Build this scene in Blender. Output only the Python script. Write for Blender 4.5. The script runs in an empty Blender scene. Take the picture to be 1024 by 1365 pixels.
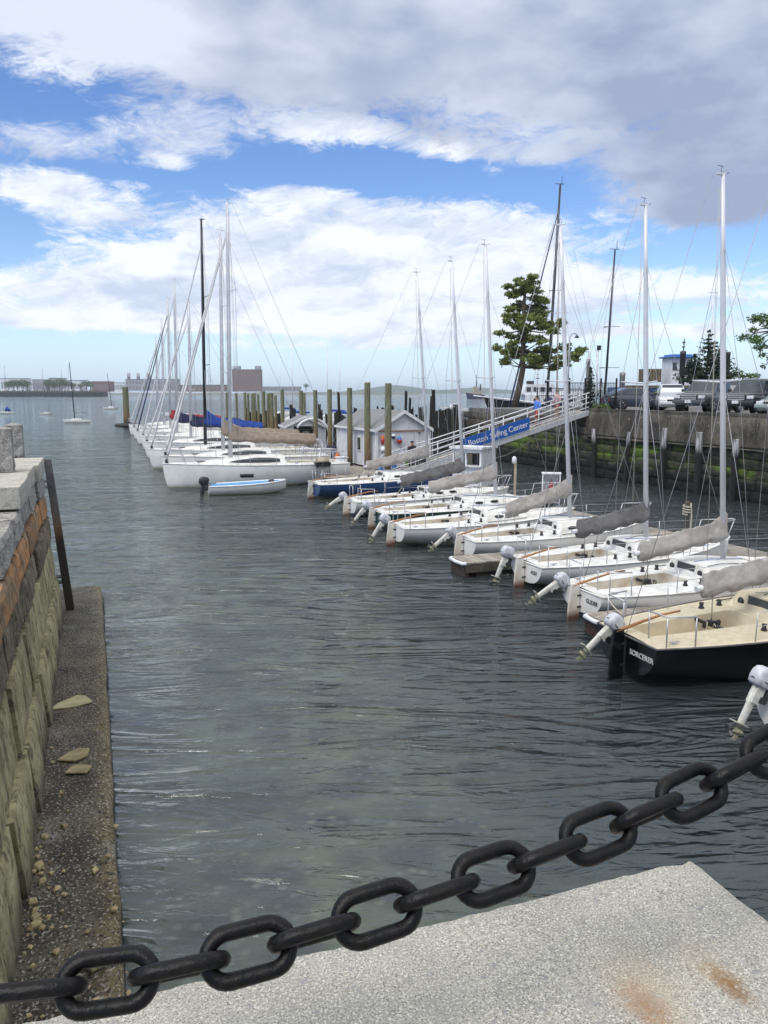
import bpy, math, random
from mathutils import Vector, Matrix, noise
R = math.radians
C = bpy.context.scene.collection
HAZE = 0.00018
sc = bpy.context.scene
# ------------------------------------------------------------------ camera
EYE = 4.8
PITCH = math.atan(159.5 / 1060.0)
cam_d = bpy.data.cameras.new('camera'); cam = bpy.data.objects.new('camera', cam_d); C.objects.link(cam)
cam.location = (0, 0, EYE); cam.rotation_euler = (math.pi / 2 - PITCH, 0, 0)
cam_d.sensor_fit = 'VERTICAL'; cam_d.sensor_height = 36; cam_d.lens = 36 * 1060 / 1365.0
cam_d.clip_start = 0.05; cam_d.clip_end = 20000
sc.camera = cam
# ------------------------------------------------------------------ view
sc.view_settings.view_transform = 'Standard'; sc.view_settings.look = 'None'
sc.view_settings.exposure = 0.35; sc.view_settings.gamma = 1
sc.cycles.use_denoising = True
sc.cycles.max_bounces = 8; sc.cycles.transparent_max_bounces = 12
sc.cycles.caustics_reflective = False; sc.cycles.caustics_refractive = False
# ------------------------------------------------------------------ sun
SUN_EL, SUN_AZ = R(56), R(215)          # azimuth clockwise from +Y: behind and to the left
sun_d = bpy.data.lights.new('sun', 'SUN'); sun = bpy.data.objects.new('sun', sun_d); C.objects.link(sun)
sun_d.energy = 2.0; sun_d.angle = R(26); sun_d.color = (1.0, 0.95, 0.88)
sv = Vector((math.sin(SUN_AZ) * math.cos(SUN_EL), math.cos(SUN_AZ) * math.cos(SUN_EL), math.sin(SUN_EL)))
sun.rotation_euler = sv.to_track_quat('Z', 'Y').to_euler(); sun.location = (0, 0, 60)


class NT:
    """small helper to write node trees"""
    def __init__(s, nt): s.nt = nt; s.n = nt.nodes; s.l = nt.links
    def node(s, t, **kw):
        n = s.n.new(t)
        for k, v in kw.items(): setattr(n, k, v)
        return n
    def put(s, sock, v):
        if isinstance(v, bpy.types.NodeSocket): s.l.new(v, sock)
        elif v is not None: sock.default_value = v
    def m(s, op, a, b=None, c=None, clamp=False):
        n = s.n.new('ShaderNodeMath'); n.operation = op; n.use_clamp = clamp
        for i, v in enumerate((a, b, c)): s.put(n.inputs[i], v)
        return n.outputs[0]
    def mix(s, f, a, b, blend='MIX'):
        n = s.n.new('ShaderNodeMix'); n.data_type = 'RGBA'; n.blend_type = blend; n.clamp_factor = True
        s.put(n.inputs[0], f); s.put(n.inputs[6], a if not isinstance(a, tuple) else c4(a)); s.put(n.inputs[7], b if not isinstance(b, tuple) else c4(b))
        return n.outputs[2]
    def sstep(s, v, a, b):
        n = s.n.new('ShaderNodeMapRange'); n.interpolation_type = 'SMOOTHSTEP'
        s.put(n.inputs[0], v); n.inputs[1].default_value = a; n.inputs[2].default_value = b
        return n.outputs[0]
    def noise(s, vec, scale, detail=4, rough=0.55, dist=0.0, lac=2.0):
        n = s.n.new('ShaderNodeTexNoise'); s.put(n.inputs['Vector'], vec)
        n.inputs['Scale'].default_value = scale; n.inputs['Detail'].default_value = detail
        n.inputs['Roughness'].default_value = rough; n.inputs['Distortion'].default_value = dist
        n.inputs['Lacunarity'].default_value = lac
        return n.outputs[0]
    def xyz(s, x, y, z):
        n = s.n.new('ShaderNodeCombineXYZ')
        for i, v in enumerate((x, y, z)): s.put(n.inputs[i], v)
        return n.outputs[0]
    def sep(s, v):
        n = s.n.new('ShaderNodeSeparateXYZ'); s.put(n.inputs[0], v); return n.outputs
    def vmap(s, vec, scale=(1, 1, 1), loc=(0, 0, 0), rot=(0, 0, 0)):
        n = s.n.new('ShaderNodeMapping'); s.put(n.inputs[0], vec)
        n.inputs[1].default_value = loc; n.inputs[2].default_value = rot; n.inputs[3].default_value = scale
        return n.outputs[0]
def c4(c): return (c[0], c[1], c[2], 1.0)
def lin(r, g, b):
    f = lambda v: (v / 255 / 12.92) if v / 255 <= 0.04045 else ((v / 255 + 0.055) / 1.055) ** 2.4
    return (f(r), f(g), f(b))

# ------------------------------------------------------------------ sky
def el_of(y):
    v = (y - 682.5) / 1060
    return math.atan2(math.sin(PITCH) * -1 - v * math.cos(PITCH), math.cos(PITCH) - v * math.sin(PITCH))
def az_of(x): return math.atan((x - 512) / 1060)
world = bpy.data.worlds.new('World'); sc.world = world; world.use_nodes = True
W = NT(world.node_tree); W.n.clear()
tc = W.node('ShaderNodeTexCoord'); d = W.sep(tc.outputs['Generated'])
sky = W.node('ShaderNodeTexSky', sky_type='NISHITA', sun_disc=False)
sky.sun_elevation = SUN_EL; sky.sun_rotation = SUN_AZ
sky.altitude = 0; sky.air_density = 1.0; sky.dust_density = 0.25; sky.ozone_density = 2.6
el = W.m('ARCSINE', W.m('MINIMUM', W.m('MAXIMUM', d[2], -1.0), 1.0))
az = W.m('ARCTAN2', d[0], d[1])
v1 = W.xyz(W.m('MULTIPLY', az, 7.0), W.m('MULTIPLY', el, 15.0), 3.7)
warp = W.noise(W.xyz(W.m('MULTIPLY', az, 9.0), W.m('MULTIPLY', el, 20.0), 9.1), 1.0, 3)
v1w = W.xyz(W.m('MULTIPLY_ADD', az, 7.0, W.m('MULTIPLY', warp, 0.9)), W.m('MULTIPLY_ADD', el, 17.0, W.m('MULTIPLY', warp, 0.7)), 3.7)
big = W.noise(v1w, 1.0, 9, 0.62)
fine = W.noise(v1w, 4.2, 9, 0.70)
bil = W.m('MULTIPLY', W.m('ABSOLUTE', W.m('SUBTRACT', W.noise(v1w, 2.2, 5, 0.55), 0.5)), 2.0)
def blob(x, y, sx, sy, amp):
    a = W.m('DIVIDE', W.m('SUBTRACT', az, az_of(x)), sx / 1060)
    e = W.m('DIVIDE', W.m('SUBTRACT', el, el_of(y)), sy / 1060)
    q = W.m('ADD', W.m('MULTIPLY', a, a), W.m('MULTIPLY', e, e))
    return W.m('MULTIPLY', W.m('EXPONENT', W.m('MULTIPLY', q, -1.0)), amp)
def total(lst):
    t = None
    for b in lst:
        o = blob(*b); t = o if t is None else W.m('ADD', t, o)
    return t
# high grey bank: lower edge falls towards the right
edge = W.m('ADD', W.m('MULTIPLY', az, -0.10), el_of(190))
bank_c = W.m('MULTIPLY', W.m('SUBTRACT', el, edge), 5.5)
bank_c = W.m('MINIMUM', W.m('MAXIMUM', bank_c, -0.9), 0.42)
bank_c = W.m('ADD', bank_c, total([(940, 270, 150, 62, 0.62), (60, 225, 160, 30, 0.5), (270, 185, 110, 30, 0.25),
                                   (20, 140, 70, 30, -0.45), (560, 225, 130, 16, -0.12), (30, 330, 90, 20, -0.3), (690, 215, 60, 14, 0.15)]))
bank = W.sstep(W.m('ADD', W.m('ADD', W.m('MULTIPLY', big, 0.75), W.m('MULTIPLY', fine, 0.45)), bank_c), 0.56, 0.82)
# low white cumulus
cum_c = total([(590, 330, 210, 62, 0.46), (330, 345, 190, 60, 0.40), (110, 300, 90, 30, 0.32), (100, 400, 260, 36, 0.30), (700, 400, 420, 46, 0.30), (260, 432, 320, 12, 0.30), (760, 446, 300, 12, 0.26), (480, 462, 220, 8, 0.20), (235, 225, 45, 12, 0.42), (655, 232, 30, 10, 0.35),
               (450, 170, 95, 26, 0.45), (590, 205, 55, 20, 0.36), (410, 255, 70, 18, 0.34), (70, 262, 80, 18, 0.35), (120, 125, 90, 24, 0.25),
               (480, 232, 190, 20, -0.40), (740, 245, 70, 24, -0.30), (20, 320, 80, 20, -0.18), (200, 325, 70, 12, -0.10), (800, 350, 120, 14, -0.12)])
lowfade = W.sstep(el, R(1.0), R(5.5))
cum_d = W.m('ADD', W.m('ADD', W.m('MULTIPLY', big, 0.50), W.m('MULTIPLY', fine, 0.55)), W.m('MULTIPLY', bil, 0.10))
cum = W.sstep(W.m('ADD', cum_d, W.m('SUBTRACT', cum_c, 0.10)), 0.56, 0.78)
cum = W.m('MULTIPLY', cum, W.sstep(el, R(1.4), R(3.8)))
# cloud colours: thick parts greyer underneath, crisp white edges
v_up = W.xyz(W.m('MULTIPLY_ADD', az, 7.0, W.m('MULTIPLY', warp, 0.9)), W.m('MULTIPLY_ADD', W.m('ADD', el, 0.022), 17.0, W.m('MULTIPLY', warp, 0.7)), 3.7)
big_up = W.noise(v_up, 1.0, 9, 0.62)
under = W.sstep(W.m('SUBTRACT', big_up, W.m('MULTIPLY', big, 0.75)), 0.02, 0.30)
cum_col = W.mix(W.m('MULTIPLY', under, 0.62), lin(232, 236, 242), lin(152, 172, 206))
soft = W.noise(W.xyz(W.m('MULTIPLY', az, 5.0), W.m('MULTIPLY', el, 11.0), 1.3), 1.0, 5, 0.5)
dark = W.m('ADD', W.sstep(soft, 0.30, 0.72), total([(960, 220, 260, 120, 0.55), (330, 60, 260, 50, 0.15), (120, 40, 150, 50, -0.8), (330, 110, 120, 20, -0.3), (60, 190, 120, 30, -0.2), (560, 130, 150, 40, -0.25), (870, 300, 160, 20, 0.2)]))
bank_col = W.mix(W.m('MULTIPLY', dark, 1.0, clamp=True), lin(210, 216, 230), lin(148, 159, 185))
bank_col = W.mix(W.m('MULTIPLY', W.sstep(el, R(24.5), R(36)), W.sstep(soft, 0.95, 0.40)), bank_col, (1.05, 1.05, 1.06))  # unseen cloud overhead made whiter, to add light and brighten water reflections
haze_band = W.sstep(el, R(8.0), R(-0.5))
sky_c = W.node('ShaderNodeHueSaturation'); sky_c.inputs['Saturation'].default_value = 1.22; sky_c.inputs['Hue'].default_value = 0.512; sky_c.inputs['Value'].default_value = 0.13
W.l.new(sky.outputs[0], sky_c.inputs['Color'])
col = W.mix(W.m('MULTIPLY', haze_band, 0.72), sky_c.outputs[0], lin(178, 207, 244))
col = W.mix(W.m('MULTIPLY', cum, 0.97), col, cum_col)
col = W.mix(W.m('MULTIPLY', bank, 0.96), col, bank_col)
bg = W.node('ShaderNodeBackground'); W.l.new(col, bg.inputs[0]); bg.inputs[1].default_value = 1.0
wo = W.node('ShaderNodeOutputWorld'); W.l.new(bg.outputs[0], wo.inputs[0])

# ------------------------------------------------------------------ frames
SL = R(20.0)                             # the basin is turned 20 degrees to the view
A = Vector((-math.sin(SL), math.cos(SL), 0)); B = Vector((math.cos(SL), math.sin(SL), 0))
def gx(px, D, z=0.5):
    return (px - 512) / 1060 * (D * math.cos(PITCH) + (EYE - z) * math.sin(PITCH))
def gz(py, D):
    v = (py - 682.5) / 1060
    return EYE - D * (math.sin(PITCH) + v * math.cos(PITCH)) / (math.cos(PITCH) - v * math.sin(PITCH))

# ------------------------------------------------------------------ mesh helper
class MB:
    def __init__(s): s.v = []; s.f = []; s.mi = []; s.sm = []; s.M = None
    def add(s, vs, fs, m=0, smooth=False):
        o = len(s.v)
        for p in vs:
            p = Vector(p)
            s.v.append(s.M @ p if s.M else p)
        for f in fs:
            s.f.append([i + o for i in f]); s.mi.append(m); s.sm.append(smooth)
        return o
    def box(s, c, d, rz=0, m=0, ry=0, rx=0):
        hx, hy, hz = d[0] / 2, d[1] / 2, d[2] / 2
        rot = Matrix.Rotation(rz, 3, 'Z') @ Matrix.Rotation(ry, 3, 'Y') @ Matrix.Rotation(rx, 3, 'X')
        vs = [rot @ Vector((x, y, z)) + Vector(c) for x in (-hx, hx) for y in (-hy, hy) for z in (-hz, hz)]
        s.add(vs, [(0, 1, 3, 2), (4, 6, 7, 5), (0, 4, 5, 1), (2, 3, 7, 6), (0, 2, 6, 4), (1, 5, 7, 3)], m)
    def hexa(s, b4, t4, m=0):
        s.add(list(b4) + list(t4), [(3, 2, 1, 0), (4, 5, 6, 7), (0, 1, 5, 4), (1, 2, 6, 5), (2, 3, 7, 6), (3, 0, 4, 7)], m)
    def tube(s, pts, r, n=8, m=0, cap=True, smooth=True, flat=1.0):
        pts = [Vector(p) for p in pts]; N = len(pts)
        rs = r if isinstance(r, (list, tuple)) else [r] * N
        ref = None; vs = []
        for i, p in enumerate(pts):
            t = (pts[min(i + 1, N - 1)] - pts[max(i - 1, 0)])
            if t.length < 1e-9: t = Vector((0, 0, 1))
            t.normalize()
            if ref is None: ref = Vector((0, 0, 1)) if abs(t.z) < 0.9 else Vector((1, 0, 0))
            u = ref - t * ref.dot(t)
            if u.length < 1e-6: u = t.orthogonal()
            u.normalize(); ref = u; w = t.cross(u)
            for k in range(n):
                a = 2 * math.pi * k / n
                vs.append(p + (u * math.cos(a) + w * math.sin(a) * flat) * rs[i])
        fs = [(i * n + k, i * n + (k + 1) % n, (i + 1) * n + (k + 1) % n, (i + 1) * n + k) for i in range(N - 1) for k in range(n)]
        o = s.add(vs, fs, m, smooth)
        if cap:
            s.f.append([o + k for k in range(n)][::-1]); s.mi.append(m); s.sm.append(False)
            s.f.append([o + (N - 1) * n + k for k in range(n)]); s.mi.append(m); s.sm.append(False)
    def loft(s, rings, m=0, smooth=True, closed=True, caps=True):
        n = len(rings[0]); vs = [p for r in rings for p in r]
        kk = n if closed else n - 1
        fs = [(i * n + k, i * n + (k + 1) % n, (i + 1) * n + (k + 1) % n, (i + 1) * n + k) for i in range(len(rings) - 1) for k in range(kk)]
        o = s.add(vs, fs, m, smooth)
        if caps:
            s.f.append([o + k for k in range(n)][::-1]); s.mi.append(m); s.sm.append(False)
            s.f.append([o + (len(rings) - 1) * n + k for k in range(n)]); s.mi.append(m); s.sm.append(False)
        return o
    def lathe(s, prof, n=16, c=(0, 0, 0), m=0, smooth=True, axis='Z'):
        rings = []
        for r, h in prof:
            ring = []
            for k in range(n):
                a = 2 * math.pi * k / n
                if axis == 'Z': p = (r * math.cos(a), r * math.sin(a), h)
                elif axis == 'X': p = (h, r * math.cos(a), r * math.sin(a))
                else: p = (r * math.sin(a), h, r * math.cos(a))
                ring.append(Vector(p) + Vector(c))
            rings.append(ring)
        s.loft(rings, m, smooth)
    def prism(s, poly, lo, hi, axis='Z', m=0):
        def P(a, b, h):
            return (a, b, h) if axis == 'Z' else ((a, h, b) if axis == 'Y' else (h, a, b))
        n = len(poly); vs = [P(a, b, lo) for a, b in poly] + [P(a, b, hi) for a, b in poly]
        fs = [list(range(n))[::-1], list(range(n, 2 * n))] + [(k, (k + 1) % n, n + (k + 1) % n, n + k) for k in range(n)]
        s.add(vs, fs, m)
    def grid(s, P, m=0, smooth=True):
        nr, nc = len(P), len(P[0]); vs = [p for r in P for p in r]
        s.add(vs, [(i * nc + j, i * nc + j + 1, (i + 1) * nc + j + 1, (i + 1) * nc + j) for i in range(nr - 1) for j in range(nc - 1)], m, smooth)
    def build(s, name, mats, parent=None, loc=None, rz=0, bevel=0, fix=True):
        me = bpy.data.meshes.new(name); me.from_pydata([tuple(p) for p in s.v], [], s.f)
        mats = mats if isinstance(mats, (list, tuple)) else [mats]
        for q in mats: me.materials.append(q)
        me.polygons.foreach_set('material_index', s.mi); me.polygons.foreach_set('use_smooth', s.sm)
        if fix:
            import bmesh
            bm = bmesh.new(); bm.from_mesh(me); bmesh.ops.recalc_face_normals(bm, faces=bm.faces); bm.to_mesh(me); bm.free()
        me.update()
        o = bpy.data.objects.new(name, me); C.objects.link(o)
        if parent: o.parent = parent
        if loc is not None: o.location = loc
        if rz: o.rotation_euler.z = rz
        if bevel:
            b = o.modifiers.new('bevel', 'BEVEL'); b.width = bevel; b.segments = 2; b.limit_method = 'ANGLE'; b.angle_limit = R(40)
        return o
def tag(o, label, cat, group=None, kind=None):
    o['label'] = label; o['category'] = cat
    if group: o['group'] = group
    if kind: o['kind'] = kind
    return o
def thing(name, label, cat, loc=(0, 0, 0), rz=0, group=None):
    o = bpy.data.objects.new(name, None); C.objects.link(o); o.empty_display_size = 0.2
    o.location = loc; o.rotation_euler = (0, 0, rz)
    return tag(o, label, cat, group)
def struct(o): o['kind'] = 'structure'; return o
def copy_tree(o, parent=None):
    c = o.copy(); C.objects.link(c)
    if parent: c.parent = parent
    for ch in o.children: copy_tree(ch, c)
    return c
def lettering(txt, parent, mat, size, M, name='lettering', ext=0.002, ax='CENTER', sp=1.0, bold=0.0):
    cu = bpy.data.curves.new(name, 'FONT'); cu.body = txt; cu.size = size; cu.extrude = ext; cu.align_x = ax; cu.align_y = 'CENTER'
    cu.space_character = sp; cu.offset = bold
    cu.materials.append(mat); t = bpy.data.objects.new(name, cu); C.objects.link(t)
    me = bpy.data.meshes.new_from_object(t.evaluated_get(bpy.context.evaluated_depsgraph_get())); bpy.data.objects.remove(t); me.name = name
    o = bpy.data.objects.new(name, me); C.objects.link(o); o.parent = parent; o.matrix_local = M
    return o
def frame(o, x, y):
    x = Vector(x).normalized(); y = Vector(y); y = (y - x * y.dot(x)).normalized(); z = x.cross(y)
    return Matrix(((x.x, y.x, z.x, o[0]), (x.y, y.y, z.y, o[1]), (x.z, y.z, z.z, o[2]), (0, 0, 0, 1)))

# ------------------------------------------------------------------ materials
def mat(name, c1, c2=None, scale=4.0, rough=0.6, metal=0.0, bump=0.0, bscale=None, detail=5, lo=0.35, hi=0.65,
        island=0.0, stretch=(1, 1, 1), spec=0.5, coat=0.0):
    m = bpy.data.materials.new(name); m.use_nodes = True; T = NT(m.node_tree); T.n.clear()
    p = T.node('ShaderNodeBsdfPrincipled'); o = T.node('ShaderNodeOutputMaterial'); T.l.new(p.outputs[0], o.inputs[0])
    t = T.node('ShaderNodeTexCoord'); vec = T.vmap(t.outputs['Object'], stretch)
    c2 = c2 or tuple(v * 0.8 for v in c1)
    nz = T.noise(vec, scale, detail)
    col = T.mix(T.sstep(nz, lo, hi), c1, c2)
    if island:
        g = T.node('ShaderNodeNewGeometry'); hsv = T.node('ShaderNodeHueSaturation')
        T.put(hsv.inputs['Color'], col)
        T.put(hsv.inputs['Value'], T.m('MULTIPLY_ADD', g.outputs['Random Per Island'], 2 * island, 1 - island)); col = hsv.outputs[0]
    T.put(p.inputs['Base Color'], col)
    p.inputs['Metallic'].default_value = metal
    p.inputs['Specular IOR Level'].default_value = spec; p.inputs['Coat Weight'].default_value = coat
    T.put(p.inputs['Roughness'], T.m('MULTIPLY_ADD', nz, 0.25, rough - 0.12))
    if bump:
        b = T.node('ShaderNodeBump'); b.inputs['Strength'].default_value = 1.0; b.inputs['Distance'].default_value = bump
        T.put(b.inputs['Height'], T.noise(vec, bscale or scale * 2, 6, 0.6)); T.put(p.inputs['Normal'], b.outputs[0])
    m['T'] = 1
    return m
def nodes_of(m):
    T = NT(m.node_tree)
    p = [n for n in T.n if n.type == 'BSDF_PRINCIPLED'][0]
    return T, p
def zstain(m, bands, nscale=3.0, namp=0.25, rough=None, coord='Object'):
    """real stains that stay with the thing: bands = [(z_low, z_high, colour, strength)] in the object's own height"""
    T, p = nodes_of(m); t = T.node('ShaderNodeTexCoord'); z = T.sep(t.outputs[coord])[2]
    nz = T.noise(T.vmap(t.outputs[coord], (1, 1, 0.35)), nscale, 6, 0.65)
    zz = T.m('ADD', z, T.m('MULTIPLY', T.m('SUBTRACT', nz, 0.5), namp * 2))
    link = p.inputs['Base Color'].links[0]; col = link.from_socket
    for z0, z1, c, s in bands:
        col = T.mix(T.m('MULTIPLY', T.sstep(zz, z1, z0), s), col, c)
    T.put(p.inputs['Base Color'], col)
    return m
MT = {}
MT['gelcoat'] = zstain(mat('white_gelcoat', (0.80, 0.80, 0.77), (0.70, 0.70, 0.66), 1.6, 0.32, coat=0.2), [(-0.02, 0.22, (0.38, 0.31, 0.17), 0.75), (-0.3, 0.07, (0.05, 0.026, 0.014), 0.97)], 5, 0.05)
MT['deck'] = mat('white_deck', (0.80, 0.80, 0.77), (0.60, 0.59, 0.54), 2.2, 0.5, detail=8)
MT['nonskid'] = mat('grey_nonskid', (0.68, 0.69, 0.68), (0.50, 0.50, 0.48), 2.5, 0.7, detail=8)
MT['cockpit'] = mat('stained_cockpit', (0.70, 0.67, 0.58), (0.50, 0.43, 0.32), 2.6, 0.55, detail=8)
MT['cream'] = mat('cream_deck', (0.60, 0.53, 0.38), (0.52, 0.45, 0.32), 3, 0.5)
MT['cream_ns'] = mat('cream_nonskid', (0.50, 0.45, 0.33), (0.43, 0.38, 0.27), 8, 0.65)
MT['blackhull'] = mat('black_hull', (0.003, 0.003, 0.004), (0.006, 0.006, 0.007), 2, 0.2, coat=0.1)
MT['bluehull'] = mat('blue_hull', (0.022, 0.06, 0.17), (0.03, 0.075, 0.19), 2, 0.3)
MT['greenhull'] = mat('green_hull', (0.012, 0.05, 0.05), (0.018, 0.06, 0.055), 2, 0.3)
MT['boot'] = mat('bottom_paint', (0.05, 0.022, 0.015), (0.03, 0.02, 0.015), 5, 0.7)
MT['rudder'] = zstain(mat('rudder_white', (0.72, 0.70, 0.66), (0.6, 0.55, 0.46), 4, 0.4), [(0.05, 0.45, (0.42, 0.26, 0.12), 0.45), (0.0, 0.22, (0.09, 0.028, 0.012), 0.95)], 6, 0.12)
MT['alu'] = mat('anodised_alloy', (0.68, 0.69, 0.72), (0.60, 0.61, 0.64), 2, 0.4, metal=0.12)
MT['steel'] = mat('stainless', (0.52, 0.53, 0.55), (0.4, 0.41, 0.43), 5, 0.4, metal=0.5)
MT['wire'] = mat('wire_rope', (0.38, 0.39, 0.41), (0.3, 0.31, 0.33), 5, 0.4, metal=0.4)
MT['black'] = mat('black_plastic', (0.015, 0.015, 0.017), (0.03, 0.03, 0.032), 6, 0.45)
MT['darkmast'] = mat('black_mast', (0.012, 0.014, 0.022), (0.02, 0.022, 0.032), 2, 0.35)
MT['cover_lt'] = mat('pale_grey_canvas', (0.40, 0.375, 0.345), (0.29, 0.27, 0.25), 3, 0.9, bump=0.03, bscale=5)
MT['cover_dk'] = mat('dark_grey_canvas', (0.155, 0.15, 0.15), (0.105, 0.10, 0.10), 3, 0.9, bump=0.03, bscale=5)
MT['cover_beige'] = mat('beige_canvas', (0.33, 0.26, 0.20), (0.26, 0.205, 0.16), 5, 0.85, bump=0.012, bscale=6)
MT['cover_blue'] = mat('blue_canvas', (0.015, 0.06, 0.33), (0.012, 0.045, 0.24), 4, 0.8, bump=0.012, bscale=6)
MT['cover_navy'] = mat('navy_canvas', (0.012, 0.018, 0.06), (0.018, 0.025, 0.08), 4, 0.8, bump=0.012, bscale=6)
MT['cover_red'] = mat('red_canvas', (0.42, 0.03, 0.04), (0.3, 0.02, 0.03), 4, 0.8)
MT['sailcloth'] = mat('furled_sail', (0.66, 0.66, 0.66), (0.52, 0.53, 0.55), 9, 0.8, stretch=(1, 1, 0.2))
MT['teak'] = mat('varnished_wood', (0.36, 0.16, 0.055), (0.24, 0.10, 0.035), 9, 0.35, stretch=(0.2, 1, 1))
MT['tan'] = mat('tan_hatch', (0.42, 0.35, 0.25), (0.34, 0.28, 0.2), 6, 0.6)
MT['smoke'] = mat('smoked_acrylic', (0.03, 0.032, 0.03), (0.05, 0.05, 0.045), 6, 0.12)
MT['motor_w'] = mat('motor_white', (0.52, 0.54, 0.58), (0.38, 0.40, 0.43), 6, 0.35)
MT['motor_leg'] = zstain(mat('motor_leg_paint', (0.62, 0.62, 0.58), (0.48, 0.47, 0.42), 9, 0.5), [(-0.9, -0.55, (0.30, 0.27, 0.12), 0.7)], 8, 0.1)
MT['letter_dk'] = mat('dark_lettering', (0.02, 0.022, 0.03), None, 4, 0.5)
MT['letter_wt'] = mat('white_lettering', (0.75, 0.75, 0.75), None, 4, 0.5)
MT['rope'] = mat('rope', (0.5, 0.46, 0.38), (0.38, 0.34, 0.28), 30, 0.9)
MT['plank'] = mat('weathered_plank', (0.30, 0.275, 0.235), (0.20, 0.18, 0.155), 6, 0.85, island=0.22, stretch=(0.6, 3, 3), bump=0.004)
MT['dockside'] = mat('dock_frame_timber', (0.10, 0.085, 0.065), (0.05, 0.045, 0.035), 3, 0.85)
MT['float'] = mat('dark_float', (0.015, 0.015, 0.015), (0.03, 0.028, 0.022), 3, 0.7)
MT['pile'] = zstain(mat('pile_timber', (0.21, 0.215, 0.13), (0.09, 0.10, 0.055), 5, 0.9, stretch=(4, 4, 0.35), bump=0.02, bscale=6),
                    [(0.9, 4.0, (0.20, 0.125, 0.05), 0.85), (0.2, 1.7, (0.012, 0.011, 0.008), 0.97)], 2.2, 0.5)
MT['oldpile'] = mat('blackened_timber', (0.007, 0.007, 0.006), (0.022, 0.022, 0.016), 4, 0.95, stretch=(4, 4, 0.4), bump=0.03, bscale=6)
MT['fender'] = zstain(mat('fender_timber', (0.50, 0.50, 0.50), (0.16, 0.15, 0.14), 5, 0.9, stretch=(3, 3, 0.3), bump=0.03, bscale=6, lo=0.42, hi=0.6),
                      [(1.9, 2.45, (0.007, 0.007, 0.005), 0.98)], 3.0, 0.2)
MT['siding'] = mat('pale_grey_siding', (0.63, 0.64, 0.66), (0.54, 0.55, 0.57), 2, 0.6)
MT['trim'] = mat('white_trim', (0.72, 0.72, 0.72), (0.62, 0.62, 0.62), 3, 0.5)
MT['shingle'] = mat('grey_shingle', (0.22, 0.225, 0.23), (0.15, 0.155, 0.16), 9, 0.9, bump=0.01)
MT['whitepaint'] = mat('white_paint', (0.74, 0.75, 0.77), (0.64, 0.65, 0.67), 2, 0.5)
MT['glass'] = mat('window_glass', (0.03, 0.04, 0.05), (0.05, 0.06, 0.07), 1, 0.08)
MT['signblue'] = mat('blue_sign', (0.015, 0.10, 0.40), (0.012, 0.085, 0.34), 2, 0.45)
MT['galv'] = mat('galvanised', (0.58, 0.59, 0.60), (0.46, 0.47, 0.48), 7, 0.5, metal=0.2)
MT['iron'] = mat('black_iron', (0.003, 0.003, 0.0035), (0.010, 0.008, 0.007), 22, 0.40, bump=0.0035, bscale=38, spec=0.28, detail=8)
def chain_iron():
    m = mat('chain_iron', (0.004, 0.004, 0.0045), (0.009, 0.008, 0.0075), 25, 0.36, bump=0.003, bscale=60, spec=0.2, detail=9)
    T, p = nodes_of(m); t = T.node('ShaderNodeTexCoord').outputs['Object']; col = p.inputs['Base Color'].links[0].from_socket
    col = T.mix(T.m('MULTIPLY', T.sstep(T.noise(t, 34, 8, 0.75), 0.58, 0.68), 0.7), col, (0.030, 0.018, 0.012))
    col = T.mix(T.m('MULTIPLY', T.sstep(T.noise(T.vmap(t, (1, 1, 1), (4, 7, 2)), 90, 5, 0.7), 0.63, 0.70), 0.8), col, (0.055, 0.052, 0.05))
    T.put(p.inputs['Base Color'], col); return m
MT['chain'] = chain_iron()
MT['asphalt'] = mat('asphalt', (0.10, 0.10, 0.10), (0.16, 0.155, 0.145), 1.2, 0.9, bump=0.006, bscale=60)
MT['concrete'] = mat('old_concrete', (0.115, 0.10, 0.076), (0.045, 0.040, 0.032), 0.9, 0.9, bump=0.05, bscale=4, stretch=(1, 1, 0.5), detail=9, lo=0.38, hi=0.62)
MT['red'] = mat('red_paint', (0.45, 0.03, 0.02), None, 3, 0.5)
MT['orange'] = mat('orange_plastic', (0.62, 0.16, 0.03), None, 3, 0.5)
MT['bluepaint'] = mat('bright_blue', (0.04, 0.18, 0.5), None, 3, 0.5)
MT['ltblue'] = mat('dinghy_blue', (0.20, 0.47, 0.72), (0.16, 0.40, 0.64), 3, 0.5)
MT['skin'] = mat('skin', (0.45, 0.26, 0.18), None, 4, 0.6)
MT['hair'] = mat('dark_hair', (0.02, 0.014, 0.01), None, 6, 0.7)

def grime(m, scale=7.0, dark=0.25, amt=0.8, lo=0.50, hi=0.62, streak=True, pale=None):
    """weathering of the stone itself: dark pits and blotches, mineral streaks running down, pale crust"""
    T, p = nodes_of(m); t = T.node('ShaderNodeTexCoord').outputs['Object']
    col = p.inputs['Base Color'].links[0].from_socket
    dk = T.mix(1.0, col, (dark, dark, dark), 'MULTIPLY')
    col = T.mix(T.m('MULTIPLY', T.sstep(T.noise(t, scale, 9, 0.72), lo, hi), amt), col, dk)
    if streak: col = T.mix(T.m('MULTIPLY', T.sstep(T.noise(T.vmap(t, (3.2, 3.2, 0.35), (3, 9, 2)), 2.2, 7, 0.65), 0.50, 0.66), amt * 0.8), col, dk)
    if pale: col = T.mix(T.m('MULTIPLY', T.sstep(T.noise(T.vmap(t, (1, 1, 1), (8, 1, 4)), scale * 1.7, 8, 0.7), 0.58, 0.68), 0.75), col, pale)
    T.put(p.inputs['Base Color'], col); return m
grime(MT['concrete'], 3.0, 0.35, 0.8, pale=(0.27, 0.25, 0.2))

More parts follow.
